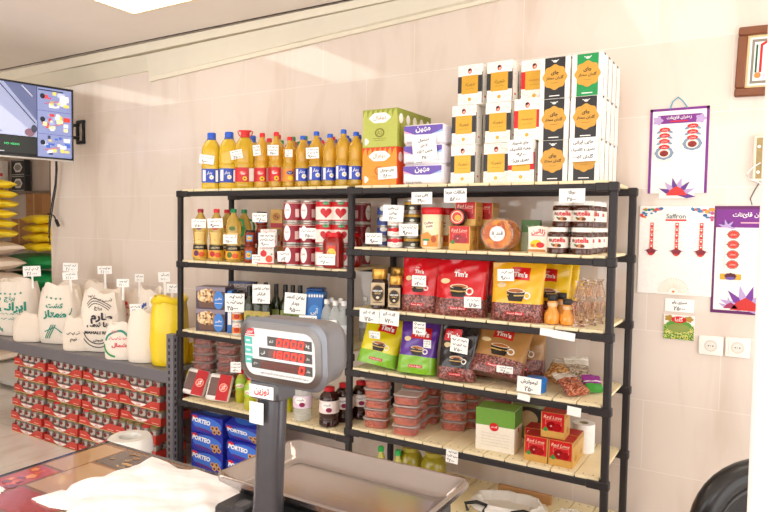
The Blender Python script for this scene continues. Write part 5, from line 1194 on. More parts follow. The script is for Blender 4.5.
link('elbow_pin', MB().tube([(elbow.x, elbow.y, bz_ - .08), (elbow.x, elbow.y, bz_ + .08)], .018, BLACK, 10).mesh('elbow_pin'), br)
# cables
cb = MB(); zb0 = tz - TVH / 2
def cable(us, y, r, mat=BLACK): return [at_y(u, v, y) for u, v in us]
for us in (((55, 150), (56, 168), (55, 185), (51.5, 205), (49.5, 217), (49, 232), (50, 245)), ((56.5, 150), (57, 170), (56, 188), (53, 205), (50.5, 222), (48.8, 238))):
    cb.tube(cable(us, WY - .05, .005), .006, BLACK, 6)
cb.tube(cable(((48, 214), (51, 214), (54, 216), (56.5, 221)), WY - .06, .005), .006, BLACK, 6); p0, p1 = at_y(56, 220, WY - .06), at_y(58.5, 226, WY - .06); cb.tube([p0, p1], .014, BLACK, 8)
tag(link('television_cable', cb.mesh('television_cable')), 'black cables dangling on the wall below the television', 'cable')

# ================================================================== storeroom goods past the wall end
def pillow(w, d, h, mat, seed, stripe=None):
    """filled sack lying flat, ends pinched"""
    R = random.Random(seed); nx, nt = 14, 22; V = []; Fs = []
    for i in range(nx + 1):
        s = i / nx * 2 - 1; k = max(.06, (1 - abs(s) ** 3.2)) ** .5; kd = .8 + .2 * k
        for j in range(nt):
            t = 2 * PI * j / nt; c, sn = math.cos(t), math.sin(t); e = (abs(c) ** 2.6 + abs(sn) ** 2.6) ** (-1 / 2.6)
            V.append((s * w / 2, d / 2 * kd * c * e + .01 * math.sin(5 * s + seed), h / 2 + h / 2 * k * sn * e * .98 + .008 * math.sin(7 * s + 3 * t + seed)))
    for i in range(nx):
        for j in range(nt): Fs.append((i * nt + j, i * nt + (j + 1) % nt, (i + 1) * nt + (j + 1) % nt, (i + 1) * nt + j))
    Fs += [tuple(range(nt))[::-1], tuple(nx * nt + j for j in range(nt))]
    return MB().add(V, Fs, mat)
YB_ = M('#e6c820', .4, var=.12, scale=8, bump=.2); BG = M('#d6c3ae', .75, var=.08, scale=30, bump=.2); GR_ = M('#1f8a4c', .35, var=.1, scale=12, bump=.15, coat=.2)
def stack(mb_of, u, y, z0, n, dz, name, lab, grp, rz=0):
    kk = [Kind(name, 'sack', mb_of(i)) for i in range(3)]
    for i in range(n): kk[i % 3].place((ux(u, y, z0 + i * dz) + rnd(-.015, .015), y + rnd(-.01, .01), z0 + i * dz), lab + f', {ORD[i]} from the bottom of its stack', grp, rz=rz + rnd(-.04, .04))
# beige sacks on a low platform
zp = .075
pf_ = link('low_platform', None); tag(pf_, 'low white platform rack carrying the beige sacks', 'platform')
link('board', MB().box((-8.0, 3.42, zp - .04), (-5.9, 4.1, zp), M('#d9d4cc', .5), .004).mesh('board'), pf_)
for x in (-7.9, -6.0):
    for y in (3.46, 4.04): link('leg', MB().box((x - .03, y - .03, 0), (x + .03, y + .03, zp - .0401), M('#8a8581', .5), .003).mesh('leg'), pf_)
stack(lambda i: pillow(1.0, .6, .158, BG, 3 + i), -22, 3.78, zp + .002, 8, .169, 'grain_sack', 'beige grain sack lying flat', 'beige sacks lying in a stack')
# green sacks
stack(lambda i: pillow(.75, .5, .2, GR_, 13 + i), 34, 4.42, .002, 6, .21, 'green_sack', 'shiny green sack lying flat behind the rice', 'green sacks lying in a stack', .1)
# yellow bags, two stacks, on cartons
LB = M('#a9794c', .7, var=.08, scale=20)
def kraft(w, d, h):
    def dec(b, f, w, h): b.rect(f, -w * .04, -h / 2, w * .04, h / 2, M('#c9a06a', .4), .0006); b.text(f, '[m]', -w * .25, h * .2, mat=M('#a3341f', .5), w=w * .22); b.scrawl(f, -w * .4, w * .35, -h * .2, h * .08, M('#8a3a22', .5), w=.004)
    return carton(w, d, h, LB, dec)
zt = 1.33
tbl = link('stock_table', None); tag(tbl, 'plain brown stock table carrying yellow bags and cartons in the storeroom', 'table')
link('table_top', MB().box((-11.6, 4.48 + .25, zt - .03), (-6.4, 5.19, zt), M('#7d5f45', .6), .003).mesh('table_top'), tbl)
for x in (-11.5, -6.5):
    for y in (4.79, 5.13): link('leg', MB().box((x - .03, y - .03, 0), (x + .03, y + .03, zt - .031), M('#6a4f3a', .6), .003).mesh('leg'), tbl)
KK = Kind('brown_carton', 'carton', kraft(.36, .34, .33))
x1_ = ux(35, 4.82, zt)
for j in range(2): KK.place((x1_, 4.98, zt + .001 + j * .3315), ('brown cardboard carton with red print, lower one between the yellow stacks', 'brown cardboard carton with red print, upper one between the yellow stacks')[j], 'brown cartons in the storeroom')
KK.place((ux(19, 4.82, zt + .2), 4.99, zt + .001), 'brown cardboard carton at the left, behind the yellow bags', 'brown cartons in the storeroom')
KK.place((ux(48, 4.82, zt + .2) + .12, 4.98, zt + .001), 'brown cardboard carton right of the red-printed pair', 'brown cartons in the storeroom', rz=.05)
stack(lambda i: pillow(.42, .3, .1, YB_, 23 + i), 43.5, 4.35, 1.285, 4, .106, 'yellow_bag', 'yellow printed bag in the right stack', 'yellow bags, right stack', .15)
stack(lambda i: pillow(.5, .3, .1, YB_, 33 + i), -8, 3.78, 1.445, 6, .107, 'yellow_bag', 'yellow printed bag in the left stack', 'yellow bags, left stack', .1)
# black and white packs on the far wall shelf
ps = MB().box((-11.6, 5.05, 2.02), (-7.0, 5.19, 2.045), M('#8a7a6c', .5), .002)
tag(link('wall_shelf', ps.mesh('wall_shelf')), 'narrow wall shelf high in the storeroom', 'shelf')
def bwpack(b, f, w, h):
    b.ell(f, 0, 0, w * .34, h * .34, M('#d9d6d0', .4), .001, 6); b.ell(f, 0, 0, w * .24, h * .2, M('#8c8882', .5), .0014, 8); b.line(f, [(-w * .45, h * .44), (w * .45, h * .44)], .006, M('#d9d6d0', .4)); b.line(f, [(-w * .45, -h * .44), (w * .45, -h * .44)], .006, M('#d9d6d0', .4))
KBW = Kind('black_pack', 'pack', carton(.33, .08, .22, M('#1f1d1e', .4), bwpack)); KWP = Kind('white_pack', 'pack', carton(.2, .08, .22, M('#d9d0c8', .4), lambda b, f, w, h: (b.rect(f, -w / 2, -h / 2, w / 2, -h * .3, RED), b.scrawl(f, -w * .3, w * .3, 0, h * .1, GREYINK, w=.003))))
for j in range(2): KBW.place((ux(18, 5.08, 2.2), 5.12, 2.046 + j * .222), ('black and white pack under the television, lower one', 'black and white pack under the television, upper one')[j], 'black and white packs')
for j in range(2): KWP.place((ux(-1, 5.08, 2.2), 5.12, 2.046 + j * .222), ('white pack with red base left of the black packs, lower one', 'white pack with red base left of the black packs, upper one')[j], 'white packs')

# ================================================================== things on the tiled wall, right side
yw = WY - .0015
def board(u0, v0, u1, v1, th=.004):
    a, b = at_y(u0, v0, yw), at_y(u1, v1, yw); return (a.x + b.x) / 2, (a.z + b.z) / 2, abs(b.x - a.x), abs(a.z - b.z)
VIO = M('#7a2a8a', .4, var=.1); CREAM = M('#f4f0ea', .35); LIL = M('#b9a0d0', .4); MAG = M('#a0305a', .4)
def flower(b, f, u, v, r, cols=(PURP, LIL, RED)):
    for k in range(7):
        a = -.2 + PI * (k + .2) / 6.6
        b.fan(f, u + r * .5 * math.cos(a), v + r * .5 * math.sin(a), [(u, v), (u + r * .55 * math.cos(a - .24), v + r * .55 * math.sin(a - .24)), (u + r * math.cos(a), v + r * math.sin(a)), (u + r * .55 * math.cos(a + .24), v + r * .55 * math.sin(a + .24))], (cols[0], cols[1])[k % 2], .001 + .0001 * k)
    b.fan(f, u, v + r * .1, [(u - r * .55, v - r * .02), (u + r * .55, v - r * .02), (u + r * .32, v + r * .3), (u, v + r * .5), (u - r * .32, v + r * .3)], cols[2], .0022)
def sachet_row(parent, xs, z0, dz, n, w, big=False):
    pass
# first board: purple border
cx, cz, w, h = board(649.5, 110, 708, 193)
w *= .96
rt = link('saffron_board', None); rt.location = (cx, yw - .001, cz); rt.rotation_euler = (0, -.0, 0); tag(rt, 'white saffron display board with purple border, hung by a blue string', 'display board')
b = MB(); b.box((-w / 2, -.004, -h / 2), (w / 2, 0, h / 2), {'*': CREAM}, .001); f = front(-.004, 0, 0); e = .012
b.rect(f, -w / 2, -h / 2, -w / 2 + e, h / 2, VIO); b.rect(f, w / 2 - e, -h / 2, w / 2, h / 2, VIO); b.rect(f, -w / 2, h / 2 - e, w / 2, h / 2, VIO)
b.rect(f, -w * .36, h * .32, w * .38, h * .42, VIO, .0008); b.text(f, 'زعفران قائنات', .0, h * .385, mat=PAPER, w=w * .42, d=.0014, bold=.02); b.line(f, [(-w * .15, h * .345), (w * .15, h * .345)], .006, RED, .0014)
for s in (-1, 1): b.ell(f, s * w * .36, h * .36, w * .08, h * .05, LIL, .001, 20, .2, 5)
link('board', b.mesh('board'), rt)
flw = MB(); flower(flw, front(-.0065, 0, -h * .52), 0, 0, w * .33, (PURP, LIL, M('#d9302c', .4))); flw.box((-w * .3, -.006, -h * .56), (w * .3, -.0035, -h * .48), {'*': CREAM}); link('flower_cutout', flw.mesh('flower_cutout'), rt)
def sachet(rw):
    m = MB(); f = front(-.0005); m.box((-rw, -.0005, -rw * .8), (rw, .001, rw * .8), PAPER)
    m.ell(f, 0, -rw * .1, rw * .95, rw * .72, M('#7d93ab', .35), .0006, 20, .05, 8); m.ell(f, 0, -rw * .1, rw * .62, rw * .5, M('#efe6da', .35), .001); m.ell(f, 0, -rw * .15, rw * .45, rw * .34, speckle('saffron', ('#8a1a14', '#b02a1c', '#6a120e'), 300, .4), .0014)
    m.ell(f, 0, rw * .55, rw * .55, rw * .24, RED, .0018); m.text(f, 'زعفران', 0, rw * .55, mat=PAPER, w=rw * .6, d=.0022)
    return m.mesh('sachet')
sm = sachet(.043)
for s, n in ((-1, 4), (1, 3)):
    for i in range(n):
        o = link('saffron_sachet', sm); o.location = (cx + s * w * .235, yw - .0072 - .0014 * i, cz + h * .19 - .027 * i + (.012 if s > 0 else 0)); tag(o, f"saffron sachet on the purple-bordered board, {('left', 'right')[s > 0]} column, {ORD[i]} from the top", 'sachet', 'saffron sachets on the upper board')
sx, sz = at_y(680, 108, yw), at_y(680, 97, yw)
stg = MB().tube([(cx - w * .16, yw - .004, cz + h / 2 - .004), (cx - w * .12, yw - .004, cz + h / 2 + .03), (cx - w * .03, yw - .004, cz + h / 2 + .05), (cx + w * .05, yw - .004, cz + h / 2 + .03), (cx + w * .14, yw - .004, cz + h / 2 - .004)], .0028, M('#4aa5c0', .5), 6)
so = link('hanging_string', stg.mesh('hanging_string'), rt); so.matrix_parent_inverse = Matrix.Translation((-cx, -yw + .001, -cz))
# second board
cx, cz, w, h = board(640, 206, 711.5, 297)
rt = link('saffron_board', None); rt.location = (cx, yw - .001, cz); tag(rt, 'white saffron board with three red strips and colourful top corners', 'display board')
b = MB(); b.box((-w / 2, -.004, -h / 2), (w / 2, 0, h / 2), CREAM, .001); f = front(-.004, 0, 0)
R = random.Random(4)
for s in (-1, 1):
    for i in range(22):
        t = R.random(); u = s * w * (.5 - .3 * t); v = h * (.5 - (.02 + .14 * (1 - t) * R.random()))
        b.ell(f, max(-w * .47, min(w * .47, u)), v - .004, R.uniform(.006, .012), R.uniform(.004, .008), M(R.choice(('#d9483a', '#3a7fb0', '#e8a03a', '#3a9a5a', '#c05a8a', '#2f5f9a')), .4), .0008 + i * .00005, 10)
b.text(f, 'Saffron', 0, h * .385, mat=M('#3a5a5a', .4), w=w * .26, d=.0014, bold=.01); b.line(f, [(-w * .14, h * .34), (w * .14, h * .34)], .008, RED, .0012)
for i in range(21):
    a = PI * i / 20; b.line(f, [(w * .06 * math.cos(a), -h * .47 + w * .06 * math.sin(a)), (w * .2 * math.cos(a), -h * .47 + w * .2 * math.sin(a))], .0012, M('#d9c08a', .5), .0008)
    b.ell(f, w * .2 * math.cos(a), -h * .47 + w * .2 * math.sin(a), .0022, .0022, M('#d9c08a', .5), .001, 8)
b.ell(f, 0, -h * .465, .006, .005, ORANGE, .001)
link('board', b.mesh('board'), rt)
st = MB(); f = front(-.0005)
for i in range(5): st.rect(f, -.0075, -.004 - .026 * i - .024, .0075, -.004 - .026 * i, M(('#d9382c', '#e2503c')[i % 2], .35), .0006 + .0003 * i); st.line(f, [(.012, -.016 - .026 * i), (.026, -.016 - .026 * i)], .0012, M('#c9c2b8', .5)); st.ell(f, 0, -.012 - .026 * i, .004, .004, PAPER, .0022, 8)
st.poly(f, [(-.024, -.135), (0, -.125), (.024, -.135), (.012, -.155), (-.012, -.155)], M('#8a1a24', .4), .0024); st.rect(f, -.008, -.16, .008, -.15, RED, .0026); st.line(f, [(-.03, -.137), (.03, -.137)], .002, M('#6a3a5a', .4), .0028)
sm = st.mesh('strip')
for i, s in enumerate((-.32, .02, .34)):
    o = link('saffron_strip', sm); o.location = (cx + s * w, yw - .0062, cz + h * .32); tag(o, f"red strip of saffron packets on the plain white board, {('left', 'middle', 'right')[i]} one", 'packet strip', 'saffron strips')
# third board, partly hidden by the pillar
a, q = at_y(713, 206, yw), at_y(711, 312, yw)
w, h = .27, a.z - q.z; cx, cz = a.x + w / 2 + .006, (a.z + q.z) / 2
rt = link('saffron_board', None); rt.location = (cx, yw - .001, cz); tag(rt, 'purple-framed saffron board beside the pillar, with saffron flowers at its foot', 'display board')
b = MB(); b.box((-w / 2, -.004, -h / 2), (w / 2, 0, h / 2), M('#63205e', .35), .001); f = front(-.004, 0, 0)
b.rect(f, -w * .46, -h * .47, w * .46, h * .47, CREAM, .0005); b.rect(f, -w * .46, h * .3, w * .46, h * .47, VIO, .0008); b.text(f, 'زعفران قائنات', w * .06, h * .415, mat=PAPER, w=w * .56, d=.0014, bold=.02); b.line(f, [(-w * .1, h * .345), (w * .36, h * .345)], .006, M('#e0b0c0', .4), .0014)
flower(b, f, -w * .3, h * .3, w * .14, (LIL, PURP, LIL)); flower(b, f, w * .02, -h * .46, w * .42, (LIL, M('#7a3a9a', .4), M('#c9302c', .4))); flower(b, f, -w * .2, -h * .45, w * .2, (LIL, PAPER, MAG))
link('board', b.mesh('board'), rt)
ov = MB(); f = front(-.0005); ov.box((-.03, -.0005, -.028), (.03, .001, .022), PAPER); ov.ell(f, 0, 0, .021, .017, M('#d9402f', .35), .001); ov.ring(f, 0, 0, .021, .024, M('#8a6a5a', .4), .001, 24, .85); ov.line(f, [(-.028, 0), (-.02, 0)], .003, M('#8a6a5a', .4)); ov.line(f, [(.02, 0), (.028, 0)], .003, M('#8a6a5a', .4)); ov.text(f, 'زعفران', 0, 0, mat=PAPER, w=.024, d=.0016)
sm = ov.mesh('sachet')
xs0 = at_y(732, 240, yw).x
for i in range(4):
    o = link('saffron_sachet', sm); o.location = (xs0 + .006, yw - .0074 - .0014 * i, cz + h * .235 - .045 * i); tag(o, f'white sachet with red oval on the purple-framed board, {ORD[i]} from the top', 'sachet', 'saffron sachets on the purple-framed board')
o = MB(); f = front(-.0005); o.box((-.042, -.0005, -.014), (.042, .001, .012), M('#d9a52c', .4)); o.ell(f, 0, .002, .024, .014, M('#5a1a2a', .4), .001, 20, .12, 8); o.ell(f, 0, -.008, .02, .007, M('#6a4fa0', .4), .0014)
tag(link('saffron_pack', o.mesh('saffron_pack')), 'gold and purple crown-shaped saffron pack below the red ovals', 'sachet'); bpy.data.objects['saffron_pack'].location = (xs0, yw - .0074, cz + h * .235 - .045 * 3 - .055)
# spice packet, note, sockets
cx, cz, w, h = board(664, 314, 694, 341)
b = MB(); b.box((-w / 2, -.006, -h / 2), (w / 2, 0, h / 2), CREAM, .002); f = front(-.006)
b.rect(f, -w / 2 + .001, -h * .49, w / 2 - .001, h * .1, speckle('herbs', ('#4a8a2a', '#8ab03a', '#c9c24a', '#3a6a1c', '#d9d08a'), 220, .4), .0006); b.ell(f, 0, h * .08, w * .42, h * .22, M('#5a9a3a', .4), .0009); b.ell(f, 0, -h * .02, w * .36, h * .18, M('#8a9a4a', .4), .0012)
for s in (-1, 1): b.ell(f, s * w * .32, h * .36, w * .14, h * .12, M('#b08a3a', .5), .001, 16, .2, 5)
b.ell(f, 0, h * .32, w * .24, h * .14, RED, .0014); b.text(f, 'گلها', 0, h * .32, mat=PAPER, w=w * .26, d=.0018, bold=.02)
o = link('seasoning_packet', b.mesh('seasoning_packet')); o.location = (cx, yw, cz); tag(o, 'small green and white seasoning packet stuck on the tiles', 'packet')
SOCK = M('#f4f0e8', .3)
for i, (u0, v0, u1, v1) in enumerate(((698.5, 334, 723.5, 357), (725, 335.5, 750.5, 359.5))):
    cx, cz, w, h = board(u0, v0, u1, v1); w *= .95; h *= .92
    rt = link('power_socket', None); rt.location = (cx, yw, cz); tag(rt, ('white power socket on the tiles, left one', 'white power socket on the tiles, right one beside the pillar')[i], 'socket', 'power sockets')
    link('cover_plate', MB().box((-w / 2, -.012, -h / 2), (w / 2, 0, h / 2), SOCK, .003).box((-w * .36, -.0145, -h * .36), (w * .36, -.012, h * .36), SOCK, .001).mesh('cover_plate'), rt)
    s = MB(); f = front(-.0145); s.ring(f, 0, 0, w * .2, w * .27, M('#d9d2c6', .4), .0008); s.ell(f, 0, 0, w * .2, w * .2, M('#e6e0d6', .4), .0004)
    for k in (-1, 1): s.ell(f, k * w * .09, 0, w * .03, w * .03, INK, .001, 10)
    s.ell(f, 0, 0, w * .02, w * .02, GREYINK, .001, 8)
    link('outlet', s.mesh('outlet'), rt)
# framed certificate
a = at_y(738, 30, yw); q = at_y(735, 99, yw); h = a.z - q.z; w = h * 1.32; cx, cz = a.x + w / 2, (a.z + q.z) / 2
rt = link('picture_frame', None); rt.location = (cx, yw, cz); rt.rotation_euler = (0, .03, 0); tag(rt, 'brown wooden picture frame with a certificate, high on the right', 'picture')
WD = M('#7a4526', .35, var=.2, scale=14, coat=.3); fm = MB(); e = .038
for x0, z0, x1, z1 in ((-w / 2, -h / 2, w / 2, -h / 2 + e), (-w / 2, h / 2 - e, w / 2, h / 2), (-w / 2, -h / 2 + e, -w / 2 + e, h / 2 - e), (w / 2 - e, -h / 2 + e, w / 2, h / 2 - e)): fm.box((x0, -.022, z0), (x1, 0, z1), WD, .005)
link('frame', fm.mesh('frame'), rt)
c = MB(); f = front(-.006); c.rect(f, -w / 2 + e, -h / 2 + e, w / 2 - e, h / 2 - e, M('#e6cf9a', .4), 0); c.rect(f, -w / 2 + e + .01, -h / 2 + e + .01, w / 2 - e - .01, h / 2 - e - .01, PAPER, .0005); c.rect(f, -w / 2 + e + .018, -h / 2 + e + .018, w / 2 - e - .018, h / 2 - e - .018, M('#8a8478', .5), .001); c.rect(f, -w / 2 + e + .028, -h / 2 + e + .03, w / 2 - e - .018, h / 2 - e - .03, M('#eef0ea', .5), .0015)
xl = -w / 2 + e + .03
c.rect(f, xl + .004, -h * .16, xl + .012, h * .24, M('#1f5a3c', .5), .002); c.rect(f, xl + .012, -h * .16, xl + .02, h * .24, PAPER, .002); c.rect(f, xl + .02, -h * .16, xl + .03, h * .24, RED, .002); c.ell(f, xl + .016, -h * .2, .013, .013, M('#c98a4a', .4, .3), .0026)
c.poly(f, [(xl + .02, h * .24), (xl + .05, h * .3), (xl + .05, h * .26), (xl + .03, h * .22)], RED, .0026); c.scrawl(f, xl + .04, w / 2 - e - .03, h * .12, .014, GREYINK, .0022, .002); c.scrawl(f, xl + .04, w / 2 - e - .03, 0, .012, GREYINK, .0022, .002); c.ell(f, xl + .05, -h * .22, .02, .016, M('#c9cfe0', .5), .0022)
link('certificate', c.mesh('certificate'), rt)
# intercom box with a white lead
a = at_y(754, 136, yw); q = at_y(754, 182, yw); h = a.z - q.z
bx = MB(); bx.box((0, -.03, 0), (.12, 0, h), M('#e9e0cc', .4), .004); f = front(-.03); bx.rect(f, .012, h * .06, .11, h * .94, M('#a08a5a', .35, var=.3, scale=40), .0006)
for v in (.2, .75): bx.ell(f, .022, h * v, .007, .007, PAPER, .001)
rt = link('wall_box', None); rt.location = (a.x, yw, q.z); tag(rt, 'cream and brass-coloured wall box at the pillar edge', 'wall box'); link('box_body', bx.mesh('box_body'), rt)
ld = MB().tube([(.03, -.035, h * .4), (-.0, -.035, h * .3), (-.02, -.03, h * .16), (-.01, -.03, h * .05), (.02, -.03, 0), (.05, -.03, -.02)], .003, PAPER, 6); link('white_lead', ld.mesh('white_lead'), rt)
ld = MB().tube([(.03, -.01, 0), (.01, -.008, -.04), (-.004, -.008, -.075), (.004, -.008, -.1)], .003, GREYINK, 6); link('grey_lead', ld.mesh('grey_lead'), rt)

# ================================================================== black chair by the pillar
ch = link('armchair', None); C0 = Vector((.055, 2.55, 0)); ch.location = C0; ch.rotation_euler = (0, 0, .15); tag(ch, 'black vinyl chair with a thick rounded back, by the pillar', 'chair')
VN = M('#1d1c1d', .3, coat=.35, var=.05)
def ovalring(rx, rz, r, y0, bow, zc, a0=0, a1=2 * PI, n=40): return [(rx * math.cos(a), y0 + bow * (math.cos(a) ** 2), zc + rz * math.sin(a)) for a in [a0 + (a1 - a0) * i / n for i in range(n + (0 if a1 - a0 >= 2 * PI else 1))]]
link('backrest_rim', MB().tube(ovalring(.22, .22, .05, 0, -.06, .60), .05, VN, 14, closed=True).mesh('backrest_rim'), ch)
pd = MB(); V = [(0, .02, .64)]; n = 36
for q in (.5, 1):
    for i in range(n):
        a = 2 * PI * i / n; V.append((.2 * q * math.cos(a), .02 - .05 * (q * math.cos(a)) ** 2, .60 + .02 + .2 * q * math.sin(a) * (1 if math.sin(a) > 0 else .35)))
pd.add(V, [(0, 1 + i, 1 + (i + 1) % n) for i in range(n)] + [(1 + i, 1 + (i + 1) % n, 1 + n + (i + 1) % n, 1 + n + i) for i in range(n)], VN)
link('back_pad', pd.mesh('back_pad'), ch)
link('piping', MB().tube(ovalring(.178, .172, .01, -.035, -.05, .608), .007, M('#4a494a', .25), 6, closed=True).mesh('piping'), ch)
link('seat', MB().box((-.22, -.44, .38), (.22, .0, .46), VN, .03).mesh('seat'), ch)
for sx in (-1, 1):
    link('leg', MB().tube([(sx * .19, -.4, 0), (sx * .19, -.4, .385)], .014, M('#9a9a9a', .25, .9), 8).mesh('leg'), ch)
    link('leg', MB().tube([(sx * .19, .0, 0), (sx * .2, .0, .4), (sx * .2, -.03, .5)], .014, M('#9a9a9a', .25, .9), 8).mesh('leg'), ch)

# ================================================================== plastic stool behind the counter
PL = M('#efece4', .35, var=.03)
st_ = link('plastic_stool', None); tag(st_, 'white octagonal plastic stool with a round hole in its seat, by the jar cartons', 'stool')
p_ = at_z(130, 436, .42); st_.location = (p_.x, p_.y, 0); st_.rotation_euler = (0, 0, .3)
body = MB(); V = []; Fs = []; n = 8
for z_, r_ in ((.0, .155), (.02, .155), (.33, .122), (.335, .135), (.41, .127), (.42, .118), (.42, .062), (.40, .055), (.385, .055)):
    m_ = 24
    for i in range(m_):
        t = 2 * PI * i / m_ ; o8 = math.cos(PI / 8) / math.cos(((t + PI / 8) % (PI / 4)) - PI / 8) if r_ > .07 else 1
        V.append((r_ * o8 * math.cos(t), r_ * o8 * math.sin(t), z_))
for j in range(8):
    for i in range(24): Fs.append((j * 24 + i, j * 24 + (i + 1) % 24, (j + 1) * 24 + (i + 1) % 24, (j + 1) * 24 + i))
body.add(V, Fs, PL); link('stool_body', body.mesh('stool_body'), st_)
# ================================================================== shop counter in the foreground
CZ = 1.02
CX0, CY1 = at_z(108, 441, CZ).x, at_z(108, 441, CZ).y
ct = link('shop_counter', None); tag(ct, 'shop counter with a glossy collage-printed top', 'counter')
tp = MB(); tp.box((CX0, -.15, CZ - .04), (-.03, CY1, CZ), {'*': M('#3a2c24', .3), '+z': M('#8a5a34', .12, var=.15, scale=12, coat=.6)}, .003)
f = topf(CZ)
def slab(x0, y0, x1, y1, m, d=.0006): tp.rect(f, CX0 + x0, CY1 - y1, CX0 + x1, CY1 - y0, m, d)
GL = dict(rough=.12, coat=.6)
TAN = M('#b98f62', var=.06, scale=10, **GL); ORD_ = M('#b8452a', var=.2, scale=9, **GL); BRN = M('#4f3420', var=.3, scale=16, **GL); OCH = M('#c98a3a', var=.25, scale=12, **GL)
slab(.0, .0, .6, .012, M('#2a211c', **GL)); slab(0, 0, .012, 1.2, M('#2a211c', **GL))
slab(.02, .025, .105, .2, TAN); slab(.11, .02, .34, .12, BRN); slab(.35, .02, .9, .14, M('#7a5236', var=.2, **GL))
slab(.02, .21, .1, .40, ORD_); slab(.11, .13, .24, .30, TAN, .0008); slab(.25, .13, .9, .32, OCH)
slab(.02, .41, .16, .7, M('#8a6426', var=.3, scale=14, **GL)); slab(.11, .31, .3, .40, M('#a83f22', var=.2, **GL)); slab(.17, .41, .5, .7, TAN)
R = random.Random(2)
for i in range(26):
    u, v = CX0 + R.uniform(.12, .33), CY1 - R.uniform(.03, .11); tp.ell(f, u, v, R.uniform(.008, .016), R.uniform(.005, .01), M(R.choice(('#8a6230', '#b98a4a', '#6a4422', '#3a2616')), var=.05, **GL), .0009 + .00003 * i, 10, .15, 4)
for i in range(14):
    u, v = CX0 + R.uniform(.03, .095), CY1 - R.uniform(.23, .39); tp.ell(f, u, v, R.uniform(.006, .014), R.uniform(.006, .014), M(R.choice(('#d9602f', '#8a2a18', '#e88a3a')), var=.05, **GL), .001 + .00003 * i, 10, .15, 5)
for (u, v, r_) in ((.075, .5, .035), (.13, .58, .03), (.06, .63, .032)):
    for k, c in enumerate(('#e0a53a', '#b9701f', '#e8bd62', '#a85a18')): tp.ell(f, CX0 + u + .003 * k, CY1 - v, r_ * (1 - .22 * k), r_ * (.8 - .18 * k), M(c, var=.05, **GL), .0012 + .0003 * k, 20, .08, 5 + k)
link('counter_top', tp.mesh('counter_top'), ct)
link('front_panel', MB().box((CX0 + .05, CY1 - .06, 0), (-.06, CY1 - .03, CZ - .041), M('#6a4a34', .4, var=.2, scale=10)).mesh('front_panel'), ct)
link('side_panel', MB().box((CX0 + .05, -.1, 0), (CX0 + .08, CY1 - .061, CZ - .041), M('#6a4a34', .4, var=.2, scale=10)).mesh('side_panel'), ct)
link('side_panel', MB().box((-.09, -.1, 0), (-.06, CY1 - .061, CZ - .041), M('#6a4a34', .4, var=.2, scale=10)).mesh('side_panel'), ct)

# ---- weighing scale
STL = M('#aea6a3', .15, .95, var=.03); STLD = M('#8d8684', .3, .8); DKG = M('#4c4a4b', .35, .3); GRYP = M('#6a6c70', .3, .25)
TZ = 1.15
a = at_z(225, 468, TZ); b_ = at_z(300, 440, TZ); c_ = at_z(470, 478, TZ)
TX0, TX1, TY1 = -.928, (c_.x + .004), (b_.y + c_.y) / 2
TY0 = .905
sl = link('weighing_scale', None); tag(sl, 'price computing scale with a tilted red digit display and stainless tray', 'scale')
# tray: rounded rectangle, sides sloping in to the floor
def rrect(x0, y0, x1, y1, r, n=5):
    P_ = []
    for (cx, cy, a0) in ((x1 - r, y1 - r, 0), (x0 + r, y1 - r, PI / 2), (x0 + r, y0 + r, PI), (x1 - r, y0 + r, 1.5 * PI)):
        for i in range(n + 1): P_.append((cx + r * math.cos(a0 + PI / 2 * i / n), cy + r * math.sin(a0 + PI / 2 * i / n)))
    return P_
tr_ = MB(); V = []; Fs = []
prof = [(-.003, -.012, .028), (-.004, -.002, .028), (0, .0, .026), (.006, -.001, .022), (.026, -.026, .02), (.034, -.032, .018), (.045, -.034, .014)]
for inset, dz, rr in prof:
    for (x, y) in rrect(TX0 + inset, TY0 + inset, TX1 - inset, TY1 - inset, rr): V.append((x, y, TZ + dz))
m_ = 24
for j in range(len(prof) - 1):
    for i in range(m_): Fs.append((j * m_ + i, j * m_ + (i + 1) % m_, (j + 1) * m_ + (i + 1) % m_, (j + 1) * m_ + i))
Fs.append(tuple((len(prof) - 1) * m_ + i for i in range(m_)))
# underside
for inset, dz, rr in ((-.0025, -.012, .027), (.03, -.04, .02)):
    for (x, y) in rrect(TX0 + inset, TY0 + inset, TX1 - inset, TY1 - inset, rr): V.append((x, y, TZ + dz))
k0 = len(prof) * m_
for i in range(m_): Fs.append((k0 + i, k0 + (i + 1) % m_, k0 + m_ + (i + 1) % m_, k0 + m_ + i))
Fs.append(tuple(k0 + m_ + i for i in range(m_)))
tr_.add(V, Fs, STL); link('weighing_tray', tr_.mesh('weighing_tray'), sl)
bs = MB(); bs.box((TX0 + .03, TY0 - .035, CZ + .012), (TX1 - .03, TY1 - .02, TZ - .042), DKG, .008); link('scale_base', bs.mesh('scale_base'), sl)
bk_ = MB().box((ux(229, TY0 - .06, 1.08), TY0 - .06, CZ + .02), (TX0 + .13, TY0 - .02, TZ - .018), M('#39373a', .4), .006); link('pole_bracket', bk_.mesh('pole_bracket'), sl)
for x in (TX0 + .06, TX1 - .06):
    for y in (TY0 + .0, TY1 - .06): link('foot', MB().lathe([(.016, CZ + .001), (.018, CZ + .004), (.016, CZ + .014)], BLACK, 12, cx=x, cy=y).mesh('foot'), sl)
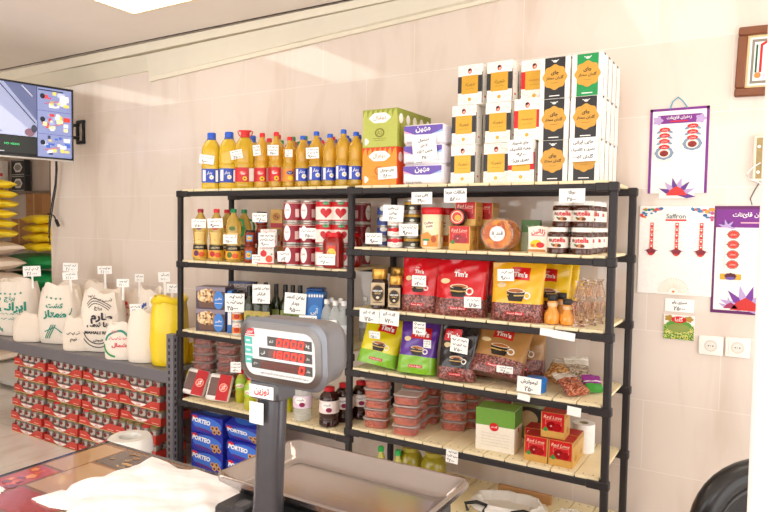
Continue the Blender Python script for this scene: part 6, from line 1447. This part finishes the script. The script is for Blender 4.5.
# pole: flat oval column widening a little towards the foot
py = TY0 - .047
DY = py - .03; dz0 = at_y(280, 385, DY).z
pxt, pxb = ux(273, py, 1.37), ux(266, py, 1.06)
def pol(z_, w_, d_, x_): return [(x_ + w_ * math.cos(t) * (abs(math.cos(t)) ** 3 + abs(math.sin(t)) ** 3) ** (-1 / 3), py + d_ * math.sin(t) * (abs(math.cos(t)) ** 3 + abs(math.sin(t)) ** 3) ** (-1 / 3), z_) for t in [2 * PI * i / 24 for i in range(24)]]
V = []; Fs = []; ZT = dz0 - .004
lv = ((CZ + .03, .034, .024), (CZ + .06, .033, .022), (1.12, .03, .02), (1.17, .026, .02), (1.22, .0255, .02), (ZT - .028, .026, .02))
for z_, w_, d_ in lv: V += pol(z_, w_, d_, pxb + (pxt - pxb) * (z_ - 1.05) / .3)
for j in range(len(lv) - 1):
    for i in range(24): Fs.append((j * 24 + i, j * 24 + (i + 1) % 24, (j + 1) * 24 + (i + 1) % 24, (j + 1) * 24 + i))
Fs += [tuple(range(24))[::-1], tuple((len(lv) - 1) * 24 + i for i in range(24))]
pm_ = MB().add(V, Fs, M('#57565a', .25, .5)); link('pole', pm_.mesh('pole'), sl)
hx = pxt + .0
cl = MB().box((hx - .032, py - .026, ZT - .03), (hx + .032, py + .026, ZT + .004), M('#5a595c', .3, .4), .004)
cl.rect(front(py - .0262), hx - .031, ZT - .026, hx + .024, ZT - .004, PAPER); cl.text(front(py - .0262), 'توزین', hx - .002, ZT - .015, mat=RED, w=.034, d=.0012, bold=.03)
cl.rect(front(py - .0262), hx - .028, ZT - .072, hx + .004, ZT - .034, PAPER, .003) 
link('pole_collar', cl.mesh('pole_collar'), sl)
# display head
p00 = at_y(243, 381, DY); p10 = at_y(316, 388, DY)
dx0, dx1 = ux(241.5, DY, 1.38), ux(322, DY, 1.38); dz1 = at_y(278, 323, DY).z
W_, H_ = dx1 - dx0, dz1 - dz0
hd = link('display_head', None, sl); hd.location = (dx0 + W_ / 2, DY, (dz0 + dz1) / 2); hd.rotation_euler = (.06, -.0, .0)
DD = .085
def rr_ring(w_, h_, y_, r_): return [(x, y_, z_) for x, z_ in rrect(-w_ / 2, -h_ / 2, w_ / 2, h_ / 2, r_)]
V = []; Fs = []; ly = ((0, .0, .03), (.006, -.006, .03), (.012, -.004, .028), (.03, -.001, .03), (.06, .0, .03), (.078, .006, .028), (DD, .016, .02))
for y_, ins, r_ in ly: V += rr_ring(W_ - 2 * ins, H_ - 2 * ins, y_, r_)
for j in range(len(ly) - 1):
    for i in range(24): Fs.append((j * 24 + i, j * 24 + (i + 1) % 24, (j + 1) * 24 + (i + 1) % 24, (j + 1) * 24 + i))
Fs += [tuple(range(24)), tuple((len(ly) - 1) * 24 + i for i in range(24))[::-1]]
link('housing', MB().add(V, Fs, M('#7f8187', .3, .45, var=.04)).mesh('housing'), hd)
bz = MB(); o1 = rrect(-W_ / 2 + .0005, -H_ / 2 + .0005, W_ / 2 - .0005, H_ / 2 - .0005, .03); o2 = rrect(-W_ / 2 + .011, -H_ / 2 + .011, W_ / 2 - .011, H_ / 2 - .011, .022)
f = front(-.001); V = [f(u, v, .0) for u, v in o1] + [f(u, v, .004) for u, v in o2]; bz.add(V, [(i, (i + 1) % 24, 24 + (i + 1) % 24, 24 + i) for i in range(24)], M('#77726f', .28, .7)); link('bezel', bz.mesh('bezel'), hd)
fp = MB(); f = front(-.003); fp.poly(f, o2, M('#d9d7d4', .35), .0005)
rx0, rx1 = -W_ * .03, W_ * .415
SEG = {'0': 'abcdef', '1': 'bc', '8': 'abcdefg'}
LEDR = M('#ff2a1c', .3, emit=9, name='led_red'); LEDB = M('#5a2412', .2, coat=.5); DKP = M('#4a4644', .35); UNLIT = M('#7a2c18', .3)
def digit(f, ch_, u, v, w_, h_):
    s_ = {'a': ((-1, 1), (1, 1)), 'b': ((1, 1), (1, 0)), 'c': ((1, 0), (1, -1)), 'd': ((-1, -1), (1, -1)), 'e': ((-1, 0), (-1, -1)), 'f': ((-1, 1), (-1, 0)), 'g': ((-1, 0), (1, 0))}
    for k in 'abcdefg':
        (x0, y0), (x1, y1) = s_[k]
        if k in SEG[ch_]: fp.line(f, [(u + x0 * w_ / 2 + y0 * .0012, v + y0 * h_ / 2), (u + x1 * w_ / 2 + y1 * .0012, v + y1 * h_ / 2)], .0024, LEDR, .0022)
for row, (vz, txt, x0) in enumerate(((H_ * .2, '0000', -W_ * .14), (H_ * .0, '18000', -W_ * .25), (-H_ * .2, '0', -W_ * .35))):
    hh = H_ * .155
    fp.rect(f, x0, vz - hh / 2, W_ * .4, vz + hh / 2, DKP, .001); fp.rect(f, x0 + W_ * .115, vz - hh * .42, W_ * .31, vz + hh * .42, LEDB, .0014)
    fp.text(f, ('کیلو', 'فی', 'جمع')[row], x0 + W_ * .055, vz, mat=PAPER, w=W_ * .05, d=.0018); fp.text(f, ('kg', 'ریال', 'ریال')[row], W_ * .355, vz, mat=PAPER, w=W_ * .04, d=.0018)
    for i, c__ in enumerate(reversed(txt)): digit(f, c__, W_ * .28 - i * W_ * .088, vz, W_ * .05, hh * .66)
for i in range(3): fp.rect(f, -W_ * .435, H_ * (.11 - .16 * i), -W_ * .335, H_ * (.11 - .16 * i) + H_ * .125, M('#57b5a8', .4), .001); fp.text(f, ('T', 'Z', 'C')[i], -W_ * .385, H_ * (.172 - .16 * i), mat=PAPER, h=H_ * .05, d=.0016) if 0 else fp.line(f, [(-W_ * .41, H_ * (.172 - .16 * i)), (-W_ * .36, H_ * (.172 - .16 * i))], .003, M('#cfe8e2', .4), .0016)
fp.poly(f, [(-W_ * .42, H_ * .28), (-W_ * .3, H_ * .28), (-W_ * .31, H_ * .38), (-W_ * .41, H_ * .38)], RED, .001); fp.text(f, 'توزین', -W_ * .36, H_ * .325, mat=PAPER, w=W_ * .08, d=.0016, bold=.02); fp.line(f, [(-W_ * .42, H_ * .255), (-W_ * .3, H_ * .255)], .0015, RED, .001)
fp.scrawl(f, -W_ * .25, W_ * .35, -H_ * .34, .0035, GREYINK, .001, .0008)
link('face_panel', fp.mesh('face_panel'), hd)

# ---- crumpled plastic bags on the counter
POLY = M('#fbf9f9', .35, var=.01, spec=.4)
def crumple(poly, hmax, seed, res=46, ripple=.006):
    R = random.Random(seed); xs = [p[0] for p in poly]; ys = [p[1] for p in poly]
    x0, x1, y0, y1 = min(xs), max(xs), min(ys), max(ys)
    def inside(x, y):
        c = False; n = len(poly)
        for i in range(n):
            (xa, ya), (xb, yb) = poly[i], poly[i - 1]
            if (ya > y) != (yb > y) and x < (xb - xa) * (y - ya) / (yb - ya) + xa: c = not c
        return c
    def dist(x, y):
        d = 9
        for i in range(len(poly)):
            (xa, ya), (xb, yb) = poly[i], poly[i - 1]; L = (xb - xa) ** 2 + (yb - ya) ** 2
            t = max(0, min(1, ((x - xa) * (xb - xa) + (y - ya) * (yb - ya)) / L)); d = min(d, math.hypot(x - xa - t * (xb - xa), y - ya - t * (yb - ya)))
        return d
    ridges = [(R.uniform(0, PI), R.uniform(0, 6), R.uniform(10, 48), R.uniform(.3, 1)) for _ in range(9)]
    V = {}; L_ = []; F_ = []
    for i in range(res + 1):
        for j in range(res + 1):
            x, y = x0 + (x1 - x0) * i / res, y0 + (y1 - y0) * j / res
            if not inside(x, y): continue
            d = dist(x, y); k = min(1, d / .09) ** .6
            rr_ = sum(a_ * abs(math.sin(f_ * (x * math.cos(t) + y * math.sin(t)) + p)) for t, p, f_, a_ in ridges) / 6
            V[i, j] = len(L_); L_.append((x, y, CZ + .003 + hmax * k * (.55 + .45 * math.sin(3 * x / (x1 - x0) + seed) ** 2) + ripple * (rr_ - .3) * min(1, d / .02)))
    for i in range(res):
        for j in range(res):
            q = [(i, j), (i + 1, j), (i + 1, j + 1), (i, j + 1)]; q = [V[p] for p in q if p in V]
            if len(q) >= 3: F_.append(tuple(q))
    n = len(L_); L_ += [(x, y, CZ + .0015) for x, y, _ in L_]; top = list(F_); F_ += [tuple(n + i for i in reversed(fc)) for fc in top]
    ed = {}
    for fc in top:
        for q in range(len(fc)):
            e_ = (fc[q], fc[(q + 1) % len(fc)]); ed[e_] = 1
    for (p, q) in list(ed):
        if (q, p) not in ed: F_.append((q, p, n + p, n + q))
    return MB().add(L_, F_, POLY)
def outline(pts, z_): return [tuple(at_z(u, v, z_)[:2]) for u, v in pts]
bp_ = crumple(outline([(152, 463), (172, 467), (184, 474), (198, 472), (214, 478), (228, 482), (246, 500), (252, 540), (40, 560), (36, 528), (60, 520), (72, 509), (88, 500), (62, 498), (70, 488), (100, 484), (128, 472)], CZ), .032, 3, 100, .02)
tag(link('plastic_bag_pile', bp_.mesh('plastic_bag_pile')), 'heap of crumpled white plastic bags spread on the counter', 'plastic bags', kind=None)
bp2 = crumple(outline([(30, 500), (62, 491), (78, 494), (88, 502), (70, 512), (46, 508)], CZ), .008, 5, 30, .006)
tag(link('plastic_bag', bp2.mesh('plastic_bag')), 'single flat white plastic bag sticking out left of the heap', 'plastic bag')
bp3 = crumple(outline([(-30, 478), (-4, 485), (6, 490), (0, 496), (-30, 494)], CZ), .006, 7, 24, .004)
tag(link('plastic_bag', bp3.mesh('plastic_bag')), 'scrap of white plastic at the far left counter edge', 'plastic bag')

# ---- cloth bag and clear sack on the lowest slats
zf = ZR[5]
BH = at_y(508, 505, 2.9).z - zf - .012
cb_ = link('cloth_bag', None); P0 = Vector((ux(508, 2.95, .45), 2.96, zf)); cb_.location = P0; cb_.rotation_euler = (0, 0, .1); tag(cb_, 'white cloth bag with black straps under the bottom shelf', 'bag')
bb = sack(.36, .24, BH, M('#e6e1da', .7, var=.05, scale=40), 77, folds=.05, top=.95)[0][1]; link('bag_body', bb.mesh('bag_body'), cb_)
for x in (-.13, .1): link('strap', MB().tube([(x - .04, -.11, BH - .03), (x - .05, -.12, BH + .005), (x, -.1, BH + .014), (x + .05, -.1, BH + .006), (x + .04, -.11, BH - .02), (x + .045, -.13, BH - .07)], .009, BLACK, 8).mesh('strap'), cb_)
cs = link('brown_board', MB().box((-.14, -.01, 0), (.14, .01, BH + .012), CARD, .002).mesh('brown_board')); cs.location = (P0.x + .03, 3.12, zf); tag(cs, 'edge of a brown cardboard sheet behind the cloth bag', 'cardboard')
cbag = sack(.2, .18, BH + .01, M('#f0eeea', .1, var=0, name='clear_film', alpha=.4), 78, folds=.07, top=.7)[0][1]
o = link('clear_bag', cbag.mesh('clear_bag')); o.location = (ux(574, 2.95, .42), 2.95, zf + .001); tag(o, 'clear plastic bag bulging beside the right front post, lowest level', 'bag')

# ================================================================== price cards
def card(u0, v0, u1, v1, y, label, lines=None, roll=0, rz=.15, rx=0, seed=0, big=None):
    zc = at_y((u0 + u1) / 2, (v0 + v1) / 2, y)
    L = at_y(u0, (v0 + v1) / 2, y); Rr = at_y(u1, (v0 + v1) / 2, y); T = at_y((u0 + u1) / 2, v0, y); B = at_y((u0 + u1) / 2, v1, y)
    w, h = Rr.x - L.x, T.z - B.z
    cosv = abs(Vector((zc.x, zc.y)).normalized().y); rot = min(.5, .6 * math.acos(cosv)) if rz is None else rz
    vang = math.acos(cosv); w = w * cosv / max(.4, math.cos(vang - rot))
    m = MB(); m.box((-w / 2, -.0012, -h / 2), (w / 2, 0, h / 2), PAPER); f = front(-.0012); R = random.Random(seed or int(u0 * 31 + v0))
    lw = max(.0016, h * .036)
    if lines:
        n = len(lines)
        for i, t in enumerate(lines): m.text(f, t, 0, h * (.5 - (i + .55) / n * .9 - .04), mat=INK, d=.0007, bold=.025, **({'h': h * .62 / n} if glyphs(t, .025)[2] * h * .62 / n < w * .86 else {'w': w * .86}))
    elif lines is None:
        n = 2 if h < w * .7 else 3
        for i in range(n):
            v = h * (.5 - (i + .6) / n * .92)
            if i == n - 1: m.text(f, R.choice(('۲۵۰۰۰', '۳۸۰۰۰', '۴۵۰۰۰', '۶۲۰۰۰', '۱۸۵۰۰', '۹۶۰۰۰')), R.uniform(-.1, .1) * w, v, mat=INK, w=w * R.uniform(.45, .62), d=.0007, bold=.03)
            else: m.scrawl(f, -w * .42, w * .42, v, h * .5 / n, INK, .0007, lw, R)
    o = link('price_card', m.mesh('price_card')); o.location = zc; o.rotation_euler = (rx, roll, rot)
    return tag(o, label, 'price card', 'handwritten price cards')
C = card
C(199.5, 155, 214, 164, 2.79, 'white price card tilted on the leftmost blue-capped jug', roll=.12, rz=None)
C(230.5, 150, 242.5, 159, 2.80, 'white price card tilted on the second jug', roll=-.2, rz=None)
C(253, 145, 260.5, 155.5, 2.785, 'narrow white price card right of the red-handled jug', roll=-.1, rz=None)
C(267.5, 145, 278.5, 155.5, 2.785, 'white price card on the red-labelled oil bottles', rz=None)
C(285, 149.5, 292.5, 157, 2.785, 'small white price card on the orange-labelled oil bottle', rz=None)
C(306, 147.5, 318.8, 158.5, 2.785, 'white price card on the blue-labelled oil bottles', roll=-.05, rz=None)
C(378, 167, 397, 179, 2.786, 'white price card on the orange tea box', ('چای دوغزال', '۴۸۰۰۰'), rz=0, roll=-.05)
C(412.5, 136, 436.5, 161, 2.79, 'white handwritten note on the tissue packs', ('دستمال', 'کاغذی', 'مهین ۲ لایه', '۳۵۰۰'), rz=0, roll=-.12)
C(508, 139, 533, 164.5, 2.786, 'large white note on the red-panelled tea box', ('چای شهرزاد', 'جعبه کلاسیک', '۶۹۸۰۰', 'عطری ویژه'), rz=0, roll=-.04)
C(569, 137.5, 597.5, 161.5, 2.782, 'large white note over the gold medallion of the right column', ('چایی ایرانی', 'عطری و کلاسیک', 'گلدان ۴۵۰۰۰'), rz=0, roll=-.02)
FY = YF - .021
C(411.5, 192, 432, 204, FY, 'white price card hanging from the top beam above the creamer jars', ('کافی میت', '۴۹۰۰۰'), rz=0)
C(444, 188.5, 466.5, 202.5, FY, 'white price card hanging from the top beam above the red and gold boxes', ('شکلات خرما', '۵۸۰۰۰'), rz=0)
C(559, 188.5, 585, 202.5, FY, 'white price card hanging from the top beam over the chocolate spread jars', ('نوتلا', '۳۵۰۰۰'), rz=0)
C(383, 205, 403.5, 221.5, 2.785, 'white price card high on the tuna cans', ('تن ماهی', 'روغنی', '۲۸۰۰۰'), rz=0, roll=.04)
C(399, 224, 418, 236, 2.786, 'white price card low on the black cans', rz=0)
C(365.5, 233, 382, 244, 2.785, 'white price card on a clip right of the middle post', rz=0)
C(191.7, 219, 206, 228, 2.768, 'white price card on the dark-red-capped frying oil bottle', rz=None)
C(207.5, 218.5, 222.7, 228, 2.768, 'white price card on the bright-red-capped frying oil bottle', roll=-.04, rz=None)
C(223.3, 234.6, 237, 243.8, 2.768, 'white price card on the green-capped frying oil bottle', rz=None)
C(252.5, 213, 267, 222, 2.80, 'white price card on the upper jars left of the cookie box', rz=None)
C(258.5, 233, 275, 247, 2.79, 'square white price card on the pomegranate cartons', rz=None)
C(252, 254.6, 263, 265, 2.79, 'small white price card beside the bottom sauce jar', rz=None)
C(277.5, 251, 293, 261.5, 2.78, 'white price card on the bottom oval can', roll=-.05, rz=None)
C(299.5, 228, 316, 238.5, 2.78, 'white price card between the oval and heart cans', rz=None)
C(317, 254, 335, 265, 2.735, 'white price card on the large jam jar', rz=None)
C(225, 293.5, 244.5, 312, 2.79, 'large white note in front of the orange and white cups', rz=None)
C(252.5, 284.5, 270, 303.5, 2.79, 'tall white note hanging before the olive oil bottles', ('روغن زیتون', 'فرابکر', '۳۵۰۰'), rz=None)
C(284.5, 293, 306, 314, 2.80, 'large white note left of the tall blue tin', ('روغن کنجد', 'بودار', '۹۵۰۰۰'), rz=None, roll=.05)
C(299, 315.5, 316.8, 328.5, 2.77, 'white price card in front of the light blue box', rz=None)
C(321, 320, 336.5, 331, 2.785, 'white price card on the clear bottles', rz=None)
C(269.5, 318.5, 286, 325.5, 2.77, 'low white price card on the low blue tin', rz=None)
C(412, 275.5, 426, 286.5, 2.785, 'white price card on the left red coffee pouch', rz=0)
C(464, 297, 481, 308, 2.775, 'white price card on the lower right of the larger red pouch', rz=0, roll=-.03)
C(359.5, 309, 379, 322.5, FY, 'white price card on the beam under the tall coffee jar', ('گلد ۲۰۰ گرم', '۱۲۵۰۰'), rz=0, roll=.03)
C(379.5, 310.5, 399, 325, FY, 'white price card on the beam under the short coffee jar', ('گلد ۱۰۰ گرم', '۷۲۰۰'), rz=0, roll=.05)
C(497.5, 269, 514, 281, 2.785, 'white price card at the top left of the yellow coffee pouch', rz=0, roll=-.05)
C(540, 328.5, 553.5, 336, FY, 'blank white card on the beam under the sauce bottles, left of three', (), rz=0, roll=.06)
C(552, 330.5, 563, 338.5, FY - .002, 'blank white card on the beam under the sauce bottles, middle of three', (), rz=0, roll=.1)
C(563, 332.5, 575, 340.5, FY, 'blank white card on the beam under the dessert glasses, right of three', (), rz=0, roll=.1)
C(369.5, 331.5, 380, 338.5, 2.765, 'small white sticker card on the yellow and green pouch', rz=0)
C(413, 322, 425.5, 334.5, FY, 'white price card clipped to the beam above the purple pouch', rz=0)
C(423.5, 340, 431, 348, 2.762, 'tiny white price card on the purple pouch', rz=0)
C(450.5, 337, 468, 353, 2.765, 'white price card on the black coffee pouch', rz=0, roll=.08)
C(496.5, 366, 513, 373, 2.80, 'white price card on the kraft brown pouch', rz=0)
C(517, 377.5, 541, 393, FY, 'white price card standing before the blue tub', ('لیموترش', '۲۵۰'), rz=0, roll=.03)
C(517.5, 394, 530, 400.5, FY - .001, 'small blank white card on the beam below the blue tub', (), rz=0, roll=.1)
C(567, 407, 581, 416, FY, 'blank white card on the beam near the right post', (), rz=0, roll=.06)
C(446, 449.5, 458, 463, FY, 'white price card hanging from the lowest visible beam', rz=0, roll=.03)
C(230.5, 362, 241, 372.5, 2.79, 'white price card above the leaning sweet trays', rz=None)
C(665, 299, 694, 312, yw - .001, 'white handwritten note above the seasoning packet', ('سبزی پلو', '۲۵۰۰۰'), rz=0)
# price flags stuck into the rice sacks
def flag(u0, v0, u1, v1, y, vb, label, lines=None):
    P_ = at_y((u0 + u1) / 2, vb, y); T = at_y((u0 + u1) / 2, v0, y); B = at_y((u0 + u1) / 2, v1, y); cosv = .62
    w = (at_y(u1, v0, y).x - at_y(u0, v0, y).x) * .8; h = T.z - B.z; zc = (T.z + B.z) / 2 - P_.z
    root = link('price_flag', None); root.location = P_; root.rotation_euler = (0, rnd(-.08, .08), .5); tag(root, label, 'price flag', 'price flags in the rice sacks')
    m = MB().box((-w / 2, -.0015, zc - h / 2), (w / 2, 0, zc + h / 2), PAPER); f = front(-.0015); R = random.Random(int(u0 * 7 + v0))
    m.scrawl(f, -w * .4, w * .4, zc + h * .2, h * .25, INK, .0007, .003, R); m.text(f, R.choice(('۲۸۰۰۰', '۳۲۰۰۰', '۲۵۵۰۰')), 0, zc - h * .22, mat=INK, w=w * .55, d=.0007)
    link('card', m.mesh('card'), root); link('stick', MB().box((-.008, .0, -.06), (.008, .002, zc), PAPER).mesh('stick'), root)
fl = flag
fl(26, 266, 39, 276.5, 2.98, 281, 'price flag in the starred rice sack')
fl(64.5, 263, 76, 271.5, 3.02, 284, 'upper price flag in the tall green-printed sack')
fl(65, 272, 76.5, 280, 2.95, 285, 'lower price flag in the tall green-printed sack')
fl(99.5, 266, 111, 274, 3.12, 284, 'tilted price flag in the rear green-printed sack')
fl(118, 279, 128, 287, 2.96, 292, 'price flag in the black-printed rice sack')
fl(135.5, 274, 143, 282, 3.12, 289, 'small price flag in the red-printed sack')
fl(160, 272, 170, 282, 3.1, 292, 'price flag in the blue-printed sack')
fl(167, 284, 177, 293, 2.93, 298, 'price flag in the yellow sack')
fl(131, 304, 141, 313, 2.85, 318, 'lower price flag at the plain sack')
fl(150, 297, 159, 307, 2.87, 314, 'price flag on the right side of the plain sack')
fl(82, 308, 91, 316, 2.87, 320, 'price flag in the small scribbled sack')

# ================================================================== light, camera, view
w = bpy.data.worlds.new('daylight'); SC.world = w; w.use_nodes = True
w.node_tree.nodes['Background'].inputs[0].default_value = lin('#fffdfb'); w.node_tree.nodes['Background'].inputs[1].default_value = 11.5
cam = bpy.data.cameras.new('camera'); cam.sensor_fit = 'HORIZONTAL'; cam.sensor_width = 36; cam.lens = F_PX * 36 / 768; cam.clip_start = .05
co = bpy.data.objects.new('camera', cam); COL.objects.link(co)
mw = Matrix((RT, UP, -FW)).transposed().to_4x4(); mw.translation = EYE; co.matrix_world = mw
SC.camera = co
SC.view_settings.view_transform = 'Standard'; SC.view_settings.look = 'None'; SC.view_settings.gamma = 1; SC.view_settings.exposure = -1.9
SC.view_settings.use_curve_mapping = False
SC.cycles.diffuse_bounces = 8; SC.cycles.max_bounces = 16; SC.cycles.transparent_max_bounces = 24
